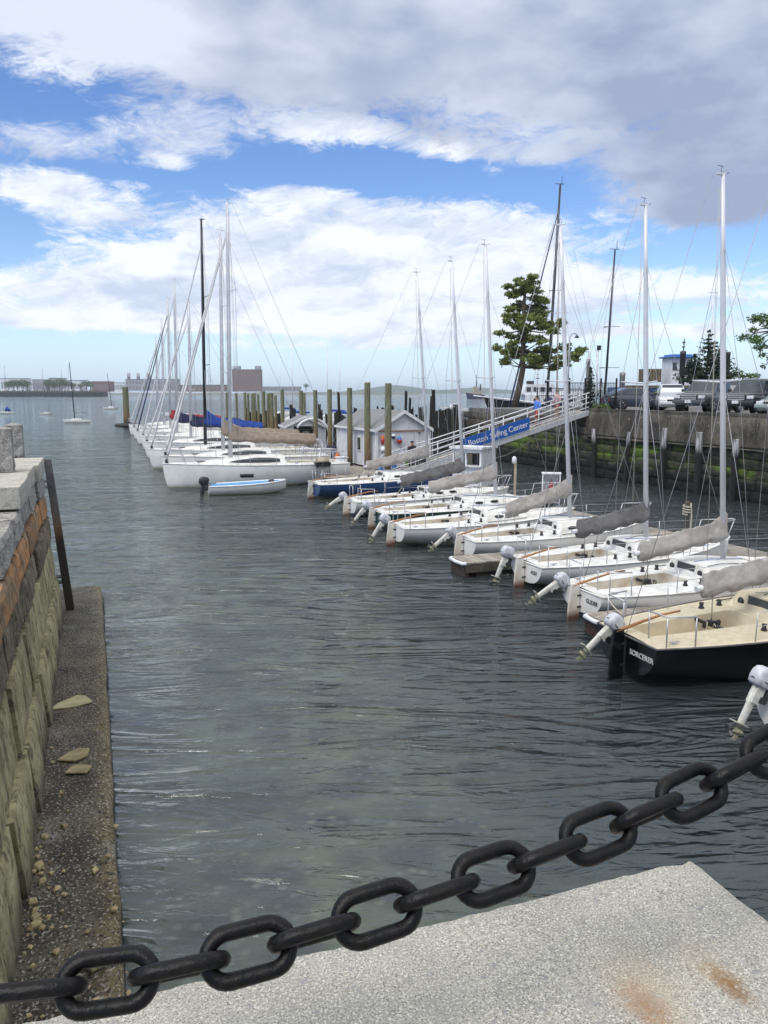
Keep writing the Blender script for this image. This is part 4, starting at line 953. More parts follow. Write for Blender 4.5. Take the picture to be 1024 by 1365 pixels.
        for sg in (-1, 1):
            mb = MB(); mb.tube([(0.10 * L_, sg * 0.94 * hb(0.1), zs(0.1) + hs_), (0.03 * L_, sg * 0.92 * hb(0.03), zs(0) + hs_ * 1.02), (0.03 * L_, sg * 0.4 * hb(0), zs(0) + hs_)], 0.014, 6)
            for s_, f_ in ((0.10, 0.94), (0.03, 0.92), (0.03, 0.4)): mb.tube([(s_ * L_, sg * f_ * hb(s_), zs(s_)), (s_ * L_, sg * f_ * hb(s_), zs(s_) + hs_)], 0.013, 6)
            mb.build('stern_rail', MT['steel'], root)
    # ---- mast, boom, cover, rigging
    if not no_mast:
        zb = zd(mast / L_, 0); H_ = top - lift; tr = math.tan(R(rake)); mx = lambda z: mast - (z - zb) * tr
        mr = 0.069 if kind == 'j' else 0.105
        mm = MT[mastmat]
        mb = MB(); mb.tube([(mx(z), 0, z) for z in (zb - 0.02, zb + (H_ - zb) * 0.5, zb + (H_ - zb) * 0.8, H_)], [mr, mr, mr * 0.85, mr * 0.62], 10, flat=0.75)
        mb.box((mx(H_) - 0.06, 0, H_ + 0.0), (0.22 if kind == 'j' else 0.3, 0.05, 0.05)); mm_ob = mb.build('mast', mm, root)
        mb = MB(); mb.tube([(mx(H_) - 0.05, 0, H_), (mx(H_) - 0.05, 0, H_ + 0.16)], 0.006, 5); mb.tube([(mx(H_) - 0.15, 0.0, H_ + 0.16), (mx(H_) + 0.03, 0.03, H_ + 0.16)], 0.006, 5)
        mb.tube([(mx(H_) + 0.1, 0, H_), (mx(H_) + 0.16, 0.0, H_ + 0.05)], 0.006, 5); mb.build('wind_vane', MT['black'], mm_ob)
        fh = zb + (H_ - zb) * (0.84 if kind == 'j' else 0.90)
        zsp = [0.48] if kind == 'j' else [0.36, 0.66]
        tips = []
        mb = MB()
        for f_ in zsp:
            z_ = zb + (H_ - zb) * f_; l_ = (0.70 if kind == 'j' else 1.1) * (1 if f_ < 0.5 else 0.8)
            for sg in (-1, 1): mb.tube([(mx(z_), 0, z_), (mx(z_) - 0.22, sg * l_, z_ + 0.04)], 0.020, 6)
            tips.append((mx(z_) - 0.22, l_, z_ + 0.04))
        mb.build('spreader', mm, mm_ob)
        wr = 0.0065 if kind == 'j' else 0.010
        for sg in (-1, 1):
            mb = MB(); s_ = (mast - 0.15) / L_
            mb.tube([(mx(fh), 0, fh)] + [(t[0], sg * t[1], t[2]) for t in tips[::-1]] + [(mast - 0.2, sg * 0.90 * hb(s_), zs(s_))], wr, 5)
            mb.tube([(mx(tips[0][2]), 0, tips[0][2]), (mast - 0.1, sg * 0.86 * hb(s_), zs(s_))], wr, 5); mb.build('shroud', MT['wire'], root)
        mb = MB(); mb.tube([(mx(H_) - 0.25, 0, H_), (0.02, 0, zs(0) + 0.05)], wr, 5); mb.build('backstay', MT['wire'], root)
        mb = MB(); mb.tube([(mx(fh), 0, fh), (0.985 * L_, 0, zs(1) + 0.03)], wr, 5)
        mb.tube([(mx(H_) + 0.05, 0.05, H_ - 0.1), (mast + 0.12, 0.08, zb + 0.1)], wr * 0.8, 5); mb.build('forestay', MT['wire'], root)
        for q_ in range(2):
            mb = MB(); mb.tube([(mx(H_ * 0.97) - 0.09, 0.03 - 0.06 * q_, H_ * 0.97), (mast - 0.35 - 0.2 * q_, 0.1 - 0.2 * q_, zb + 0.05)], wr * 0.8, 5); mb.build('halyard', MT['rope'], root)
        if furl:
            mb = MB(); p0 = Vector((0.975 * L_, 0, zs(1) + 0.25)); p1 = Vector((mx(fh) + 0.05, 0, fh - 0.3))
            pts = [p0.lerp(p1, k / 24) for k in range(25)]
            mb.tube(pts, [0.035] + [0.066 - 0.036 * (k / 24) for k in range(1, 24)] + [0.02], 8); mb.build('furled_headsail', MT[furl], root)
            mb = MB(); mb.lathe([(0.05, 0), (0.11, 0.02), (0.06, 0.08), (0.11, 0.15), (0.04, 0.17)], 12, (0.978 * L_, 0, zs(1) + 0.05)); mb.build('furling_drum', MT['black'], root)
        bx, bz0, bz1 = boom                                         # aft end x, its height, height at the mast
        mb = MB(); mb.tube([(bx - 0.12, 0, bz0), (mx(bz1) - mr, 0, bz1)], 0.055 if kind == 'j' else 0.08, 10); mb.build('boom', mm, root)
        mb = MB(); mb.tube([(bx + 0.25, 0, bz0), (0.27 * L_ if kind == 'j' else bx + 0.25, 0, zs(0.27) + 0.05)], 0.012, 5); mb.build('boom_tackle', MT['rope'], root)
        if cover:
            random.seed(int(loc[0] * 31) + 5); sd = random.random() * 50
            K = 60; rings = []; k_ = 1.0 if kind == 'j' else 1.25
            for i in range(K + 1):
                f = i / K; x = bx + (mx(bz1) + 0.10 - bx) * f; z_ = bz0 + (bz1 - bz0) * f
                hgt = (0.27 + 0.05 * f + (0.20 if kind == 'j' else 0.45) * max(0, (f - 0.72) / 0.28) ** 1.6) * k_; dn = (0.16 - 0.04 * f + 0.05 * abs(math.sin(f * math.pi * 5))) * k_; wd = (0.10 + 0.025 * math.sin(f * 3.1) - 0.02 * f) * k_
                ring = []
                for q in range(22):
                    a = 6.2832 * q / 22; c_, s_ = math.cos(a), math.sin(a)
                    wr_ = 1 + 0.12 * noise.noise((x * 2.6 + 1.5 * s_, a * 1.3, sd)) + 0.16 * (1 - abs(2 * noise.noise((x * 5 - 4 * s_, a * 0.8, sd + 4)))) - 0.08
                    zz = z_ + (s_ * hgt if s_ > 0 else s_ * dn) * wr_
                    ring.append((x + 0.05 * k_ * noise.noise((a, sd, f * 8)), c_ * wd * (1 - 0.62 * max(0, s_)) * wr_, zz))
                rings.append(ring)
            mb = MB(); mb.loft(rings); cv = mb.build('boom_cover', MT[cover], root); smt = cv.modifiers.new('sub', 'SUBSURF'); smt.levels = smt.render_levels = 1
    if motor: outboard(root, motor_at or (-0.26, hb(0) * 0.62 + 0.10, zs(0) + 0.0), R(motor_tilt), R(random.uniform(-4, 4)), False, 0.72)
    if name:
        M = frame((-0.012, -hb(0) * 0.56, zs(0) * 0.70), (0, -1, 0), (0, 0, 1)); lettering(name, root, MT[name_mat], 0.125, M, 'name_lettering', bold=0.001)
    return root

SB = 'small keelboats moored stern out along the right dock'
def at_b(o, k): return (o[0] + B.x * k, o[1] + B.y * k)
ya = BA
sailboat('black hulled sailboat with cream cockpit and tilted white motor, nearest on the right', (4.07, 12.95), ya, 6.7, 2.5, (0.74, 0.98), motor_at=(-0.12, 0.33, 0.76), hull='blackhull', deck='cream', ns='cream_ns', mast=4.0, top=10.1, name='SORCERER', name_mat='letter_wt', group=SB, boom=(1.55, 1.42, 1.72), motor_tilt=52)
sailboat('white sailboat with pale grey cover under the tallest white mast, beside the black hulled boat', (4.22, 16.62), ya, 6.4, 2.4, mast=3.80, top=9.4, top_y=232, motor_tilt=61, rake=4.5, name='GLIDER', group=SB)
sailboat('white sailboat with dark grey boom cover under the second white mast from the right', (3.52, 19.40), ya, 6.4, 2.4, mast=3.60, top=9.5, top_y=273, motor_tilt=22, rake=3.4, cover='cover_dk', name='ALEX', group=SB)
sailboat('white sailboat with steep pale grey cover just beyond the short rusty ended finger dock', (2.32, 22.70), ya, 6.4, 2.4, mast=3.55, top=9.6, top_y=300, motor_tilt=54, rake=4.3, group=SB, boom=(1.35, 1.30, 1.85))
sailboat('mastless white sailboat with tan hatch, moored next to the green hulled one', (0.37, 24.90), ya, 6.6, 2.4, no_mast=True, group=SB, motor_tilt=34)
sailboat('dark green hulled sailboat with white deck and pale grey boom cover', (-0.28, 27.98), ya, 7.4, 2.5, mast=4.75, top=10.1, top_y=326, rake=3.8, hull='greenhull', group=SB, boom=(2.0, 1.35, 1.75), sheerstripe='deck', motor_tilt=40)
sailboat('white sailboat with dark grey boom cover beside the green hulled one', (-1.32, 30.9), ya, 7.0, 2.4, mast=4.9, top=10, top_y=348, rake=4.2, cover='cover_dk', group=SB, boom=(2.1, 1.25, 1.75))
sailboat('dark blue hulled sailboat with white deck, farthest of the small boats', (-3.2, 36.05), R(25), 7.7, 2.6, (0.70, 0.92), mast=5.9, top=10.4, top_y=363, rake=4.1, hull='bluehull', group=SB, boom=(2.6, 1.35, 1.85), sheerstripe='deck', motor=False)
# nearest motor, on the stern of a boat that is mostly outside the picture on the right
sailboat('pale sailboat mostly past the right edge, showing only its tilted white outboard motor', (5.46, 9.9), ya, 6.4, 2.4, (0.66, 0.9), mast=3.8, top=9.9, group=SB, motor_tilt=27, motor_at=(-0.2, 0.55, 0.80))

YG = 'white yachts moored bow out on the left'
yy = BA + math.pi
def yacht(label, bow, L_, mast_from_bow, top, **kw):
    st = (bow[0] + B.x * L_, bow[1] + B.y * L_)
    kw.setdefault('boom', (L_ * 0.16, 2.25, 2.45)); kw.setdefault('rake', 0.8)
    return sailboat(label, st, yy, L_, kw.pop('Bm', L_ * 0.31), kw.pop('fb', (1.05, 1.22)), kind='y', mast=L_ - mast_from_bow, top=top, motor=False, group=YG, cat='yacht', detail=False, **kw)
yacht('white yacht with beige boom cover and dark hull window, nearest of the left row', (-11.24, 40.25), 9.6, 3.45, 14.5, top_y=270, cover='cover_beige', cabin_window=True, hullwin=True, furl='sailcloth')
yacht('white yacht with grey mast, second from the nearest in the left row', (-12.7, 45.4), 9.6, 3.5, 14.1, top_y=307, cover='cover_beige', furl='sailcloth', cabin_window=True)
yacht('white yacht with black mast and bright blue boom cover', (-15.0, 50.6), 10.4, 3.6, 16, top_y=292, cover='cover_blue', mastmat='darkmast', furl='sailcloth', cabin_window=True, boom=(3.0, 2.5, 2.9))
yacht('white yacht with navy boom cover, just beyond the one with the black mast', (-17.6, 58.4), 10.0, 3.4, 12.5, top_y=403, cover='cover_navy', furl='sailcloth', cabin_window=True)
yacht('white yacht with a tall pale mast and navy cover behind the furled white headsails', (-20.4, 66.9), 10.0, 3.0, 14, top_y=373, cover='cover_navy', furl='sailcloth')
yacht('white yacht with red boom cover far along the left row', (-23.2, 74.5), 9.5, 3.2, 13, top_y=398, cover='cover_red', furl='cover_navy')
yacht('white yacht with bare boom and grey furled headsail, second farthest of the left row', (-26.0, 82.5), 9.5, 3.2, 12, top_y=425, cover=None, furl='cover_dk')
yacht('small white yacht at the far end of the left row', (-28.9, 90.5), 9.0, 3.2, 11.4, top_y=450, cover=None, furl='sailcloth')

def mooring(label, a, b, sag=0.15):
    a, b = Vector(a), Vector(b); mb = MB(); mb.tube([a.lerp(b, k / 12) + Vector((0, 0, -sag * math.sin(math.pi * k / 12))) for k in range(13)], 0.014, 6)
    o = mb.build('mooring_line', MT['rope'], None, (0, 0, 0)); tag(o, label, 'rope', 'mooring lines of the small sailboats')
mooring('pale mooring line from the nearest white sailboat quarter down to the finger dock', (4.22 + 0.35, 16.62 - 0.62, 0.66), (4.75, 15.35, 0.42), 0.04)
mooring('mooring line from the bow of the sailboat under the tallest mast to the dock', (10.1, 18.75, 0.9), (11.4, 19.6, 0.48), 0.1)

# ================================================================== sheds, booth, gangway
def clap_wall(mb, p0, p1, z0, z1, out, lap=0.11, topfn=None):
    """lapped boards from p0 to p1 as one sawtooth sheet"""
    p0, p1, out = Vector(p0), Vector(p1), Vector(out); n = max(1, int((z1 - z0) / lap)); prof = []
    for i in range(n):
        za = z0 + (z1 - z0) * i / n; zb = z0 + (z1 - z0) * (i + 1) / n
        prof += [(za, 0.020), (zb, 0.004)]
    r0, r1 = [], []
    for z, o in prof:
        f0, f1 = (0, 1) if not topfn else topfn(z)
        a = p0.lerp(p1, f0); b_ = p0.lerp(p1, f1)
        r0.append((a.x + out.x * o, a.y + out.y * o, z)); r1.append((b_.x + out.x * o, b_.y + out.y * o, z))
    mb.grid([r0, r1], 0, False)
def shed(label, o, ang, w, dp, ze, zr, z0=0.45, front='plain'):
    root = thing('shed', label, 'shed', (o[0], o[1], z0), ang)       # local x across the front, y to the back
    h, r = ze - z0, zr - z0
    mb = MB(); clap_wall(mb, (0, 0, 0), (0, dp, 0), 0.1, h, (-1, 0, 0)); clap_wall(mb, (w, 0, 0), (w, dp, 0), 0.1, h, (1, 0, 0))
    gab = lambda z: (max(0, (z - h) / (r - h)) / 2, 1 - max(0, (z - h) / (r - h)) / 2)
    if front == 'plain': clap_wall(mb, (0, 0, 0), (w, 0, 0), 0.1, r, (0, -1, 0), topfn=gab)
    else:
        clap_wall(mb, (0, 0, 0), (w * 0.2, 0, 0), 0.1, h, (0, -1, 0)); clap_wall(mb, (w * 0.8, 0, 0), (w, 0, 0), 0.1, h, (0, -1, 0)); clap_wall(mb, (0, 0, 0), (w, 0, 0), h, r, (0, -1, 0), topfn=gab)
    clap_wall(mb, (0, dp, 0), (w, dp, 0), 0.1, r, (0, 1, 0), topfn=gab)
    mb.build('wall', MT['siding'], root)
    mb = MB(); e = 0.16; th = 0.07
    for sg in (0, 1):
        xa, xb = (-e, w / 2) if not sg else (w + e, w / 2); za = h - e * (r - h) / (w / 2)
        mb.hexa([(xa, -0.2, za), (xb, -0.2, r), (xb, dp + 0.2, r), (xa, dp + 0.2, za)], [(xa, -0.2, za + th), (xb, -0.2, r + th), (xb, dp + 0.2, r + th), (xa, dp + 0.2, za + th)])
    rf = mb.build('roof', MT['shingle'], root)
    mb = MB()
    for sg in (0, 1):
        xa, xb = (-e, w / 2) if not sg else (w + e, w / 2); za = h - e * (r - h) / (w / 2)
        mb.hexa([(xa, -0.235, za - 0.10), (xb, -0.235, r - 0.10), (xb, -0.203, r - 0.10), (xa, -0.203, za - 0.10)], [(xa, -0.235, za + 0.09), (xb, -0.235, r + 0.09), (xb, -0.203, r + 0.09), (xa, -0.203, za + 0.09)])
    mb.box((-e - 0.02, dp / 2, h - e * (r - h) / (w / 2) + 0.02), (0.03, dp + 0.4, 0.13))
    mb.build('fascia', MT['trim'], rf)
    for x, y in ((0, 0), (w, 0), (0, dp), (w, dp)): mb = MB(); mb.box((x, y, h / 2 + 0.03), (0.15, 0.15, h - 0.06)); mb.build('corner_board', MT['trim'], root)
    return root, h, r
s1o = (-0.42, 44.9)
s1, h1, r1 = shed('pale grey clapboard shed with gabled front and hanging orange and red buoys', s1o, BA + R(3), 3.3, 6.4, 2.75, 3.72)
mb = MB(); mb.box((-0.03, 2.6, 1.35), (0.05, 0.62, 0.9)); wf = mb.build('window', MT['trim'], s1)
mb = MB(); mb.box((-0.06, 2.6, 1.35), (0.03, 0.46, 0.72)); mb.build('pane', MT['glass'], wf)
mb = MB(); mb.box((1.55, -0.04, 2.18), (3.0, 0.05, 0.06)); [mb.box((0.15 + 0.23 * k, -0.075, 2.17), (0.12, 0.02, 0.035)) for k in range(13)]; mb.build('rack_rail', MT['teak'], s1)
mb = MB(); mb.lathe([(0, 0), (0.06, 0.02), (0.06, 0.08), (0.0, 0.10)], 10, (2.65, -0.06, 2.0)); mb.build('wall_lamp', MT['black'], s1)
def S1(x, y, z): return Vector((s1o[0], s1o[1], 0.45)) + Matrix.Rotation(BA + R(3), 3, 'Z') @ Vector((x, y, z))
def buoy(label, p, r, h, m1, m2):
    root = thing('buoy', label, 'buoy', p, BA, 'buoys hanging on the shed front')
    mb = MB(); mb.lathe([(0.02, h * 0.5), (r * 0.8, h * 0.38), (r, h * 0.1), (r, -h * 0.1), (r * 0.8, -h * 0.38), (0.02, -h * 0.5)], 12); mb.build('float', m1, root)
    mb = MB(); mb.lathe([(r * 1.02, h * 0.10), (r * 1.03, -h * 0.12), (r * 0.82, -h * 0.39), (0.0, -h * 0.52)], 12); mb.build('painted_end', m2, root)
    mb = MB(); mb.tube([(0, 0, h * 0.5), (0, 0.0, h * 0.5 + 0.15)], 0.008, 5); mb.build('line', MT['rope'], root)
buoy('orange lobster buoy above the white one left on the shed front', S1(0.32, -0.13, 1.70), 0.10, 0.55, MT['orange'], MT['red'])
buoy('white round buoy low on the left of the shed front', S1(0.34, -0.15, 1.18), 0.15, 0.34, MT['whitepaint'], MT['whitepaint'])
buoy('purple and white buoy beside the tall pile on the shed front', S1(0.98, -0.13, 1.88), 0.11, 0.3, MT['whitepaint'], MT['cover_navy'])
buoy('red and blue buoy right of the tall pile on the shed front', S1(1.35, -0.15, 1.66), 0.14, 0.42, MT['bluepaint'], MT['red'])
mb = MB(); mb.prism([(-0.55 + 1.1 * k / 9, 0.02 + 0.0 * k) for k in (0, 9)] + [(0.5, 0.3), (0.2, 0.42), (-0.05, 0.32), (-0.3, 0.42), (-0.52, 0.28)], -0.12, 0.12, 'Y')
o = mb.build('tarp_bundle', MT['bluepaint'], None, S1(0.5, -0.45, 0.0), BA, bevel=0.06); tag(o, 'bright blue bundle lying at the left corner of the shed front', 'bundle')
s2o = (gx(383, 60), 59.5)
s2, h2, r2 = shed('small pale shed with open shelved front beyond the larger grey shed', s2o, BA - R(6), 2.9, 3.2, 2.3, 3.0, front='open')
mb = MB()
for z in (0.3, 0.75, 1.2, 1.6): mb.box((1.45, 0.4, z), (1.7, 0.7, 0.04))
for k in range(22): random.seed(k); mb.box((0.7 + random.random() * 1.5, 0.25, random.choice((0.3, 0.75, 1.2)) + 0.14), (0.18, 0.3, 0.22), m=random.choice((0, 1)))
mb.build('shelf', [MT['dockside'], MT['tan']], s2)
mb = MB(); mb.tube([(2.3 + 0.0, -0.5, 0)] + [(1.3 + 1.25 * math.cos(a), -0.5, 1.25 + 1.15 * math.sin(a)) for a in [math.pi * k / 14 for k in range(13)]], 0.09, 8)
o = mb.build('canopy_frame', MT['whitepaint'], None, (s2o[0] + 0.6, s2o[1], 0.45), BA - R(6)); tag(o, 'white arched canopy frame in front of the small shelved shed', 'canopy frame')

def board(label, name, cat, p, size, rz, m, bevel=0.02):
    mb = MB(); mb.box((0, 0, size[2] / 2), size); mb.box((0, 0, size[2] + 0.02), (size[0] * 1.03, size[1] * 1.03, 0.04)); o = mb.build(name, m, None, p, rz, bevel=bevel); return tag(o, label, cat)
# ticket booth
kb = thing('ticket_booth', 'white wooden booth with open counter windows under the gangway', 'booth', (3.25, 37.7, 0.46), R(-35))
bw_, bd_, bh_ = 1.55, 1.35, 1.72
mb = MB(); mb.box((bw_ / 2, 0.02, 0.45), (bw_, 0.04, 0.9)); mb.box((bw_ - 0.02, bd_ / 2, bh_ / 2), (0.04, bd_ - 0.09, bh_)); mb.box((0.02, bd_ / 2, 0.45), (0.04, bd_ - 0.09, 0.9)); mb.box((bw_ / 2, bd_ - 0.02, bh_ / 2), (bw_, 0.04, bh_))
mb.box((bw_ / 2, 0.02, bh_ - 0.09), (bw_, 0.04, 0.18))
for x in (0.05, 0.72, bw_ - 0.06): mb.box((x, 0.02, 1.36), (0.09, 0.045, 0.94))
mb.box((0.02, bd_ / 2, bh_ - 0.1), (0.04, bd_ - 0.09, 0.2)); mb.build('wall', MT['whitepaint'], kb)
mb = MB(); mb.box((bw_ / 2, bd_ / 2, 0.92), (bw_ - 0.1, bd_ - 0.1, 0.04)); mb.box((bw_ / 2, -0.08, 0.92), (bw_, 0.2, 0.04)); mb.build('counter', MT['trim'], kb)
mb = MB(); mb.hexa([(-0.1, -0.15, bh_), (bw_ + 0.1, -0.15, bh_ - 0.0), (bw_ + 0.1, bd_ + 0.1, bh_), (-0.1, bd_ + 0.1, bh_)], [(-0.1, -0.15, bh_ + 0.12), (bw_ + 0.1, -0.15, bh_ + 0.12), (bw_ + 0.1, bd_ + 0.1, bh_ + 0.07), (-0.1, bd_ + 0.1, bh_ + 0.07)]); mb.build('roof', MT['whitepaint'], kb)
mb = MB(); mb.box((0.4, 0.9, 1.2), (0.5, 0.3, 0.5), m=0); mb.box((0.95, 0.8, 1.25), (0.3, 0.25, 0.6), m=1); mb.box((0.25, 0.3, 1.08), (0.18, 0.18, 0.28), m=2); mb.build('stored_goods', [MT['tan'], MT['black'], MT['red']], kb)
mb = MB()
for k in range(4): mb.lathe([(0.20 + 0.02 * k, -0.015), (0.235 + 0.01 * k, 0.0), (0.2 + 0.02 * k, 0.015)], 18, (bw_ + 0.04 + 0.02 * k, 0.75, 0.75), axis='X')
o = mb.build('hose_coil', MT['black'], kb)
# white cabinet with fire extinguisher, and the pedestal post
cb = thing('dock_cabinet', 'white open fronted cabinet holding a red fire extinguisher on the right dock', 'cabinet', (6.15, 30.75, 0.46), BA + R(-30))
mb = MB(); 
for c, d in (((0.35, 0.48, 0.6), (0.7, 0.03, 1.2)), ((0.02, 0.24, 0.6), (0.04, 0.48, 1.2)), ((0.68, 0.24, 0.6), (0.04, 0.48, 1.2)), ((0.35, 0.24, 1.22), (0.74, 0.52, 0.04)), ((0.35, 0.24, 0.08), (0.64, 0.46, 0.04)), ((0.35, 0.24, 0.45), (0.64, 0.46, 0.03))): mb.box(c, d)
mb.build('case', MT['whitepaint'], cb)
ex = thing('fire_extinguisher', 'red fire extinguisher standing in the white dock cabinet', 'extinguisher', Vector((6.15, 30.75, 0.925)) + Matrix.Rotation(BA + R(-30), 3, 'Z') @ Vector((0.35, 0.2, 0)))
mb = MB(); mb.lathe([(0.0, 0), (0.08, 0), (0.085, 0.02), (0.085, 0.36), (0.05, 0.43), (0.02, 0.45)], 14); mb.build('cylinder', MT['red'], ex)
mb = MB(); mb.box((0, 0, 0.49), (0.03, 0.12, 0.05)); mb.tube([(0, 0.05, 0.48), (0.02, 0.13, 0.4), (0.02, 0.11, 0.15)], 0.012, 6); mb.build('valve', MT['black'], ex)
pp = thing('dock_post', 'slim tan post with a small lamp head left of the white dock cabinet', 'post', (5.3, 32.0, 0.46))
mb = MB(); mb.box((0, 0, 0.85), (0.09, 0.09, 1.7)); mb.build('post', MT['tan'], pp); mb = MB(); mb.lathe([(0.05, 1.5), (0.09, 1.55), (0.09, 1.72), (0.05, 1.78), (0, 1.8)], 12, (-0.05, 0, 0)); mb.build('lamp_head', MT['whitepaint'], pp)
# gangway
g0, g1 = Vector((1.35, 42.6, 0.62)), Vector((11.9, 46.6, 3.72)); gd = (g1 - g0); gl = math.hypot(gd.x, gd.y); gang = math.atan2(gd.y, gd.x); gs = gd.z / gl
gw = thing('gangway', 'white railed metal gangway with a blue name board, climbing from the dock to the quay', 'gangway', g0, gang)
wd = 1.25; zz = lambda x: x * gs
mb = MB()
for i in range(int(gl / 0.16)): x = 0.08 + 0.16 * i; mb.box((x, wd / 2, zz(x) + 0.0), (0.145, wd - 0.14, 0.03), ry=-math.atan(gs))
mb.build('walkway', MT['plank'], gw)
for sy in (0.0, wd):
    mb = MB(); mb.hexa([(-0.6, sy - 0.05, zz(-0.6) - 0.24), (gl, sy - 0.05, zz(gl) - 0.24), (gl, sy + 0.05, zz(gl) - 0.24), (-0.6, sy + 0.05, zz(-0.6) - 0.24)], [(-0.6, sy - 0.05, zz(-0.6) + 0.06), (gl, sy - 0.05, zz(gl) + 0.06), (gl, sy + 0.05, zz(gl) + 0.06), (-0.6, sy + 0.05, zz(-0.6) + 0.06)])
    mb.build('stringer', MT['galv'], gw)
    mb = MB()
    for k, hz in enumerate((1.06, 0.80, 0.50, 0.24)):
        mb.tube([(-1.0 if k == 0 else -0.5, sy, zz(-0.9) + hz - 0.0), (gl, sy, zz(gl) + hz)], 0.032 if k == 0 else 0.024, 8)
    mb.tube([(-1.0, sy, zz(-0.9) + 1.06), (-1.15, sy, zz(-0.9) + 0.95), (-1.0, sy, zz(-0.9) + 0.3), (-0.5, sy, zz(-0.5) + 0.24)], 0.028, 8)
    mb.build('handrail', MT['whitepaint'], gw)
    mb = MB()
    for i in range(8): x = 0.1 + (gl - 0.3) * i / 7; mb.tube([(x, sy, zz(x)), (x, sy, zz(x) + 1.06)], 0.026, 8)
    mb.build('rail_post', MT['whitepaint'], gw)
x0, x1 = 3.1, 7.3
mb = MB(); mb.hexa([(x0, -0.10, zz(x0) + 0.10), (x1, -0.10, zz(x1) + 0.10), (x1, -0.06, zz(x1) + 0.10), (x0, -0.06, zz(x0) + 0.10)], [(x0, -0.10, zz(x0) + 0.80), (x1, -0.10, zz(x1) + 0.80), (x1, -0.06, zz(x1) + 0.80), (x0, -0.06, zz(x0) + 0.80)])
sg_ = mb.build('name_board', MT['signblue'], gw)
xc = (x0 + x1) / 2
lettering('Boston Sailing Center', gw, MT['letter_wt'], 0.44, frame((xc + 0.12, -0.106, zz(xc + 0.12) + 0.44), (1, 0, gs), (0, 0, 1)), 'board_lettering', bold=0.004)
mb = MB(); mb.tube([(-0.4, 0.1, -0.2), (-0.4, wd - 0.1, -0.2)], 0.12, 10); mb.build('roller', MT['black'], gw)
mb = MB(); mb.tube([(3.4 + 0.5 * k, 1.1, zz(3.4 + 0.5 * k) - 0.3 - 0.9 * math.sin(math.pi * k / 12)) for k in range(13)], 0.03, 6); mb.build('hanging_hose', MT['rope'], gw)
# barrels and bits on the dock
gr = thing('barbecue_grill', 'black barbecue grill on legs at the dock corner beside the nearest white yacht', 'grill', (gx(430, 41.6), 41.6, 0.46), BA)
mb = MB(); mb.hexa([(-0.36, -0.2, 0.5), (0.36, -0.2, 0.5), (0.36, 0.2, 0.5), (-0.36, 0.2, 0.5)], [(-0.42, -0.25, 0.72), (0.42, -0.25, 0.72), (0.42, 0.25, 0.72), (-0.42, 0.25, 0.72)]); mb.build('firebox', MT['black'], gr)
mb = MB(); mb.loft([[(x, 0.24 * math.cos(a), 0.73 + 0.24 * math.sin(a)) for a in [math.pi * k / 10 for k in range(11)]] for x in (-0.3, 0.3)], smooth=True, closed=True); mb.build('covered_lid', MT['tan'], gr)
for x in (-0.33, 0.33):
    for y in (-0.17, 0.17): mb = MB(); mb.tube([(x, y, 0.52), (x * 1.05, y * 1.1, 0)], 0.02, 6); mb.build('leg', MT['black'], gr)
bx_ = thing('dock_box', 'white slope fronted storage box behind the barbecue grill', 'dock box', (gx(447, 42.6), 42.7, 0.46), BA)
mb = MB(); mb.prism([(0, 0), (0.75, 0), (0.68, 0.8), (0.22, 0.85)], 0, 0.6, 'Y'); mb.build('box', MT['whitepaint'], bx_, bevel=0.03); mb = MB(); mb.box((0.45, 0.3, 0.86), (0.6, 0.66, 0.04)); mb.build('lid', MT['trim'], bx_)
hy = thing('fender_buoy', 'orange fender hung on the pile left of the grey shed', 'fender', (gx(450, 47.5), 47.5, 0.46))
mb = MB(); mb.lathe([(0.03, 0), (0.15, 0.08), (0.17, 0.35), (0.15, 0.65), (0.05, 0.78), (0.03, 0.85)], 12); mb.build('body', MT['orange'], hy); mb = MB(); mb.tube([(0, 0, 0.84), (0, 0, 1.1)], 0.012, 5); mb.build('line', MT['rope'], hy)
pi_ = thing('dock_piling_cleat', 'rope draped mooring post on the dock by the second mast from the right', 'mooring post', (8.7, 22.6, 0.46))
mb = MB(); mb.tube([(0, 0, 0), (0.01, 0, 1.25)], [0.08, 0.075], 9); mb.build('post', MT['dockside'], pi_)
mb = MB(); mb.tube([(0.1 * math.cos(a * 1.0), 0.1 * math.sin(a), 1.15 - 0.012 * a) for a in [0.5 * k for k in range(48)]], 0.025, 5); mb.tube([(0.1, 0, 1.2), (0.13, -0.03, 0.8), (0.11, -0.05, 0.3), (0.2, -0.1, 0.02)], 0.03, 6); mb.build('rope_wrap', MT['rope'], pi_)
random.seed(6)
def crate(label, p, m, sz=(0.5, 0.38, 0.32), rz=0.0):
    root = thing('storage_tub', label, 'tub', p, rz); mb = MB(); a, b_, h = sz
    mb.hexa([(-a * .45, -b_ * .45, 0), (a * .45, -b_ * .45, 0), (a * .45, b_ * .45, 0), (-a * .45, b_ * .45, 0)], [(-a / 2, -b_ / 2, h), (a / 2, -b_ / 2, h), (a / 2, b_ / 2, h), (-a / 2, b_ / 2, h)]); mb.build('tub', m, root, bevel=0.02)
    mb = MB(); mb.box((0, 0, h + 0.025), (a * 1.06, b_ * 1.06, 0.045)); mb.build('lid', m, root, bevel=0.015)
crate('navy storage tub beside the arched canopy frame', (gx(446, 56), 55.5, 0.45), MT['cover_navy'], (1.0, 0.6, 0.6))
crate('white storage tub left of the big grey shed', (gx(428, 52), 51.5, 0.45), MT['whitepaint'], (1.3, 0.8, 0.7), 0.4)
crate('dark grey tub at the foot of the gangway', (gx(563, 43.5), 43.6, 0.45), MT['black'], (0.7, 0.5, 0.75))
crate('lime green bucket like tub behind the lower gangway rail', (gx(545, 44.2), 44.3, 0.45), mat('lime_plastic', (0.22, 0.4, 0.08), None, 3, 0.5), (0.4, 0.4, 0.5))
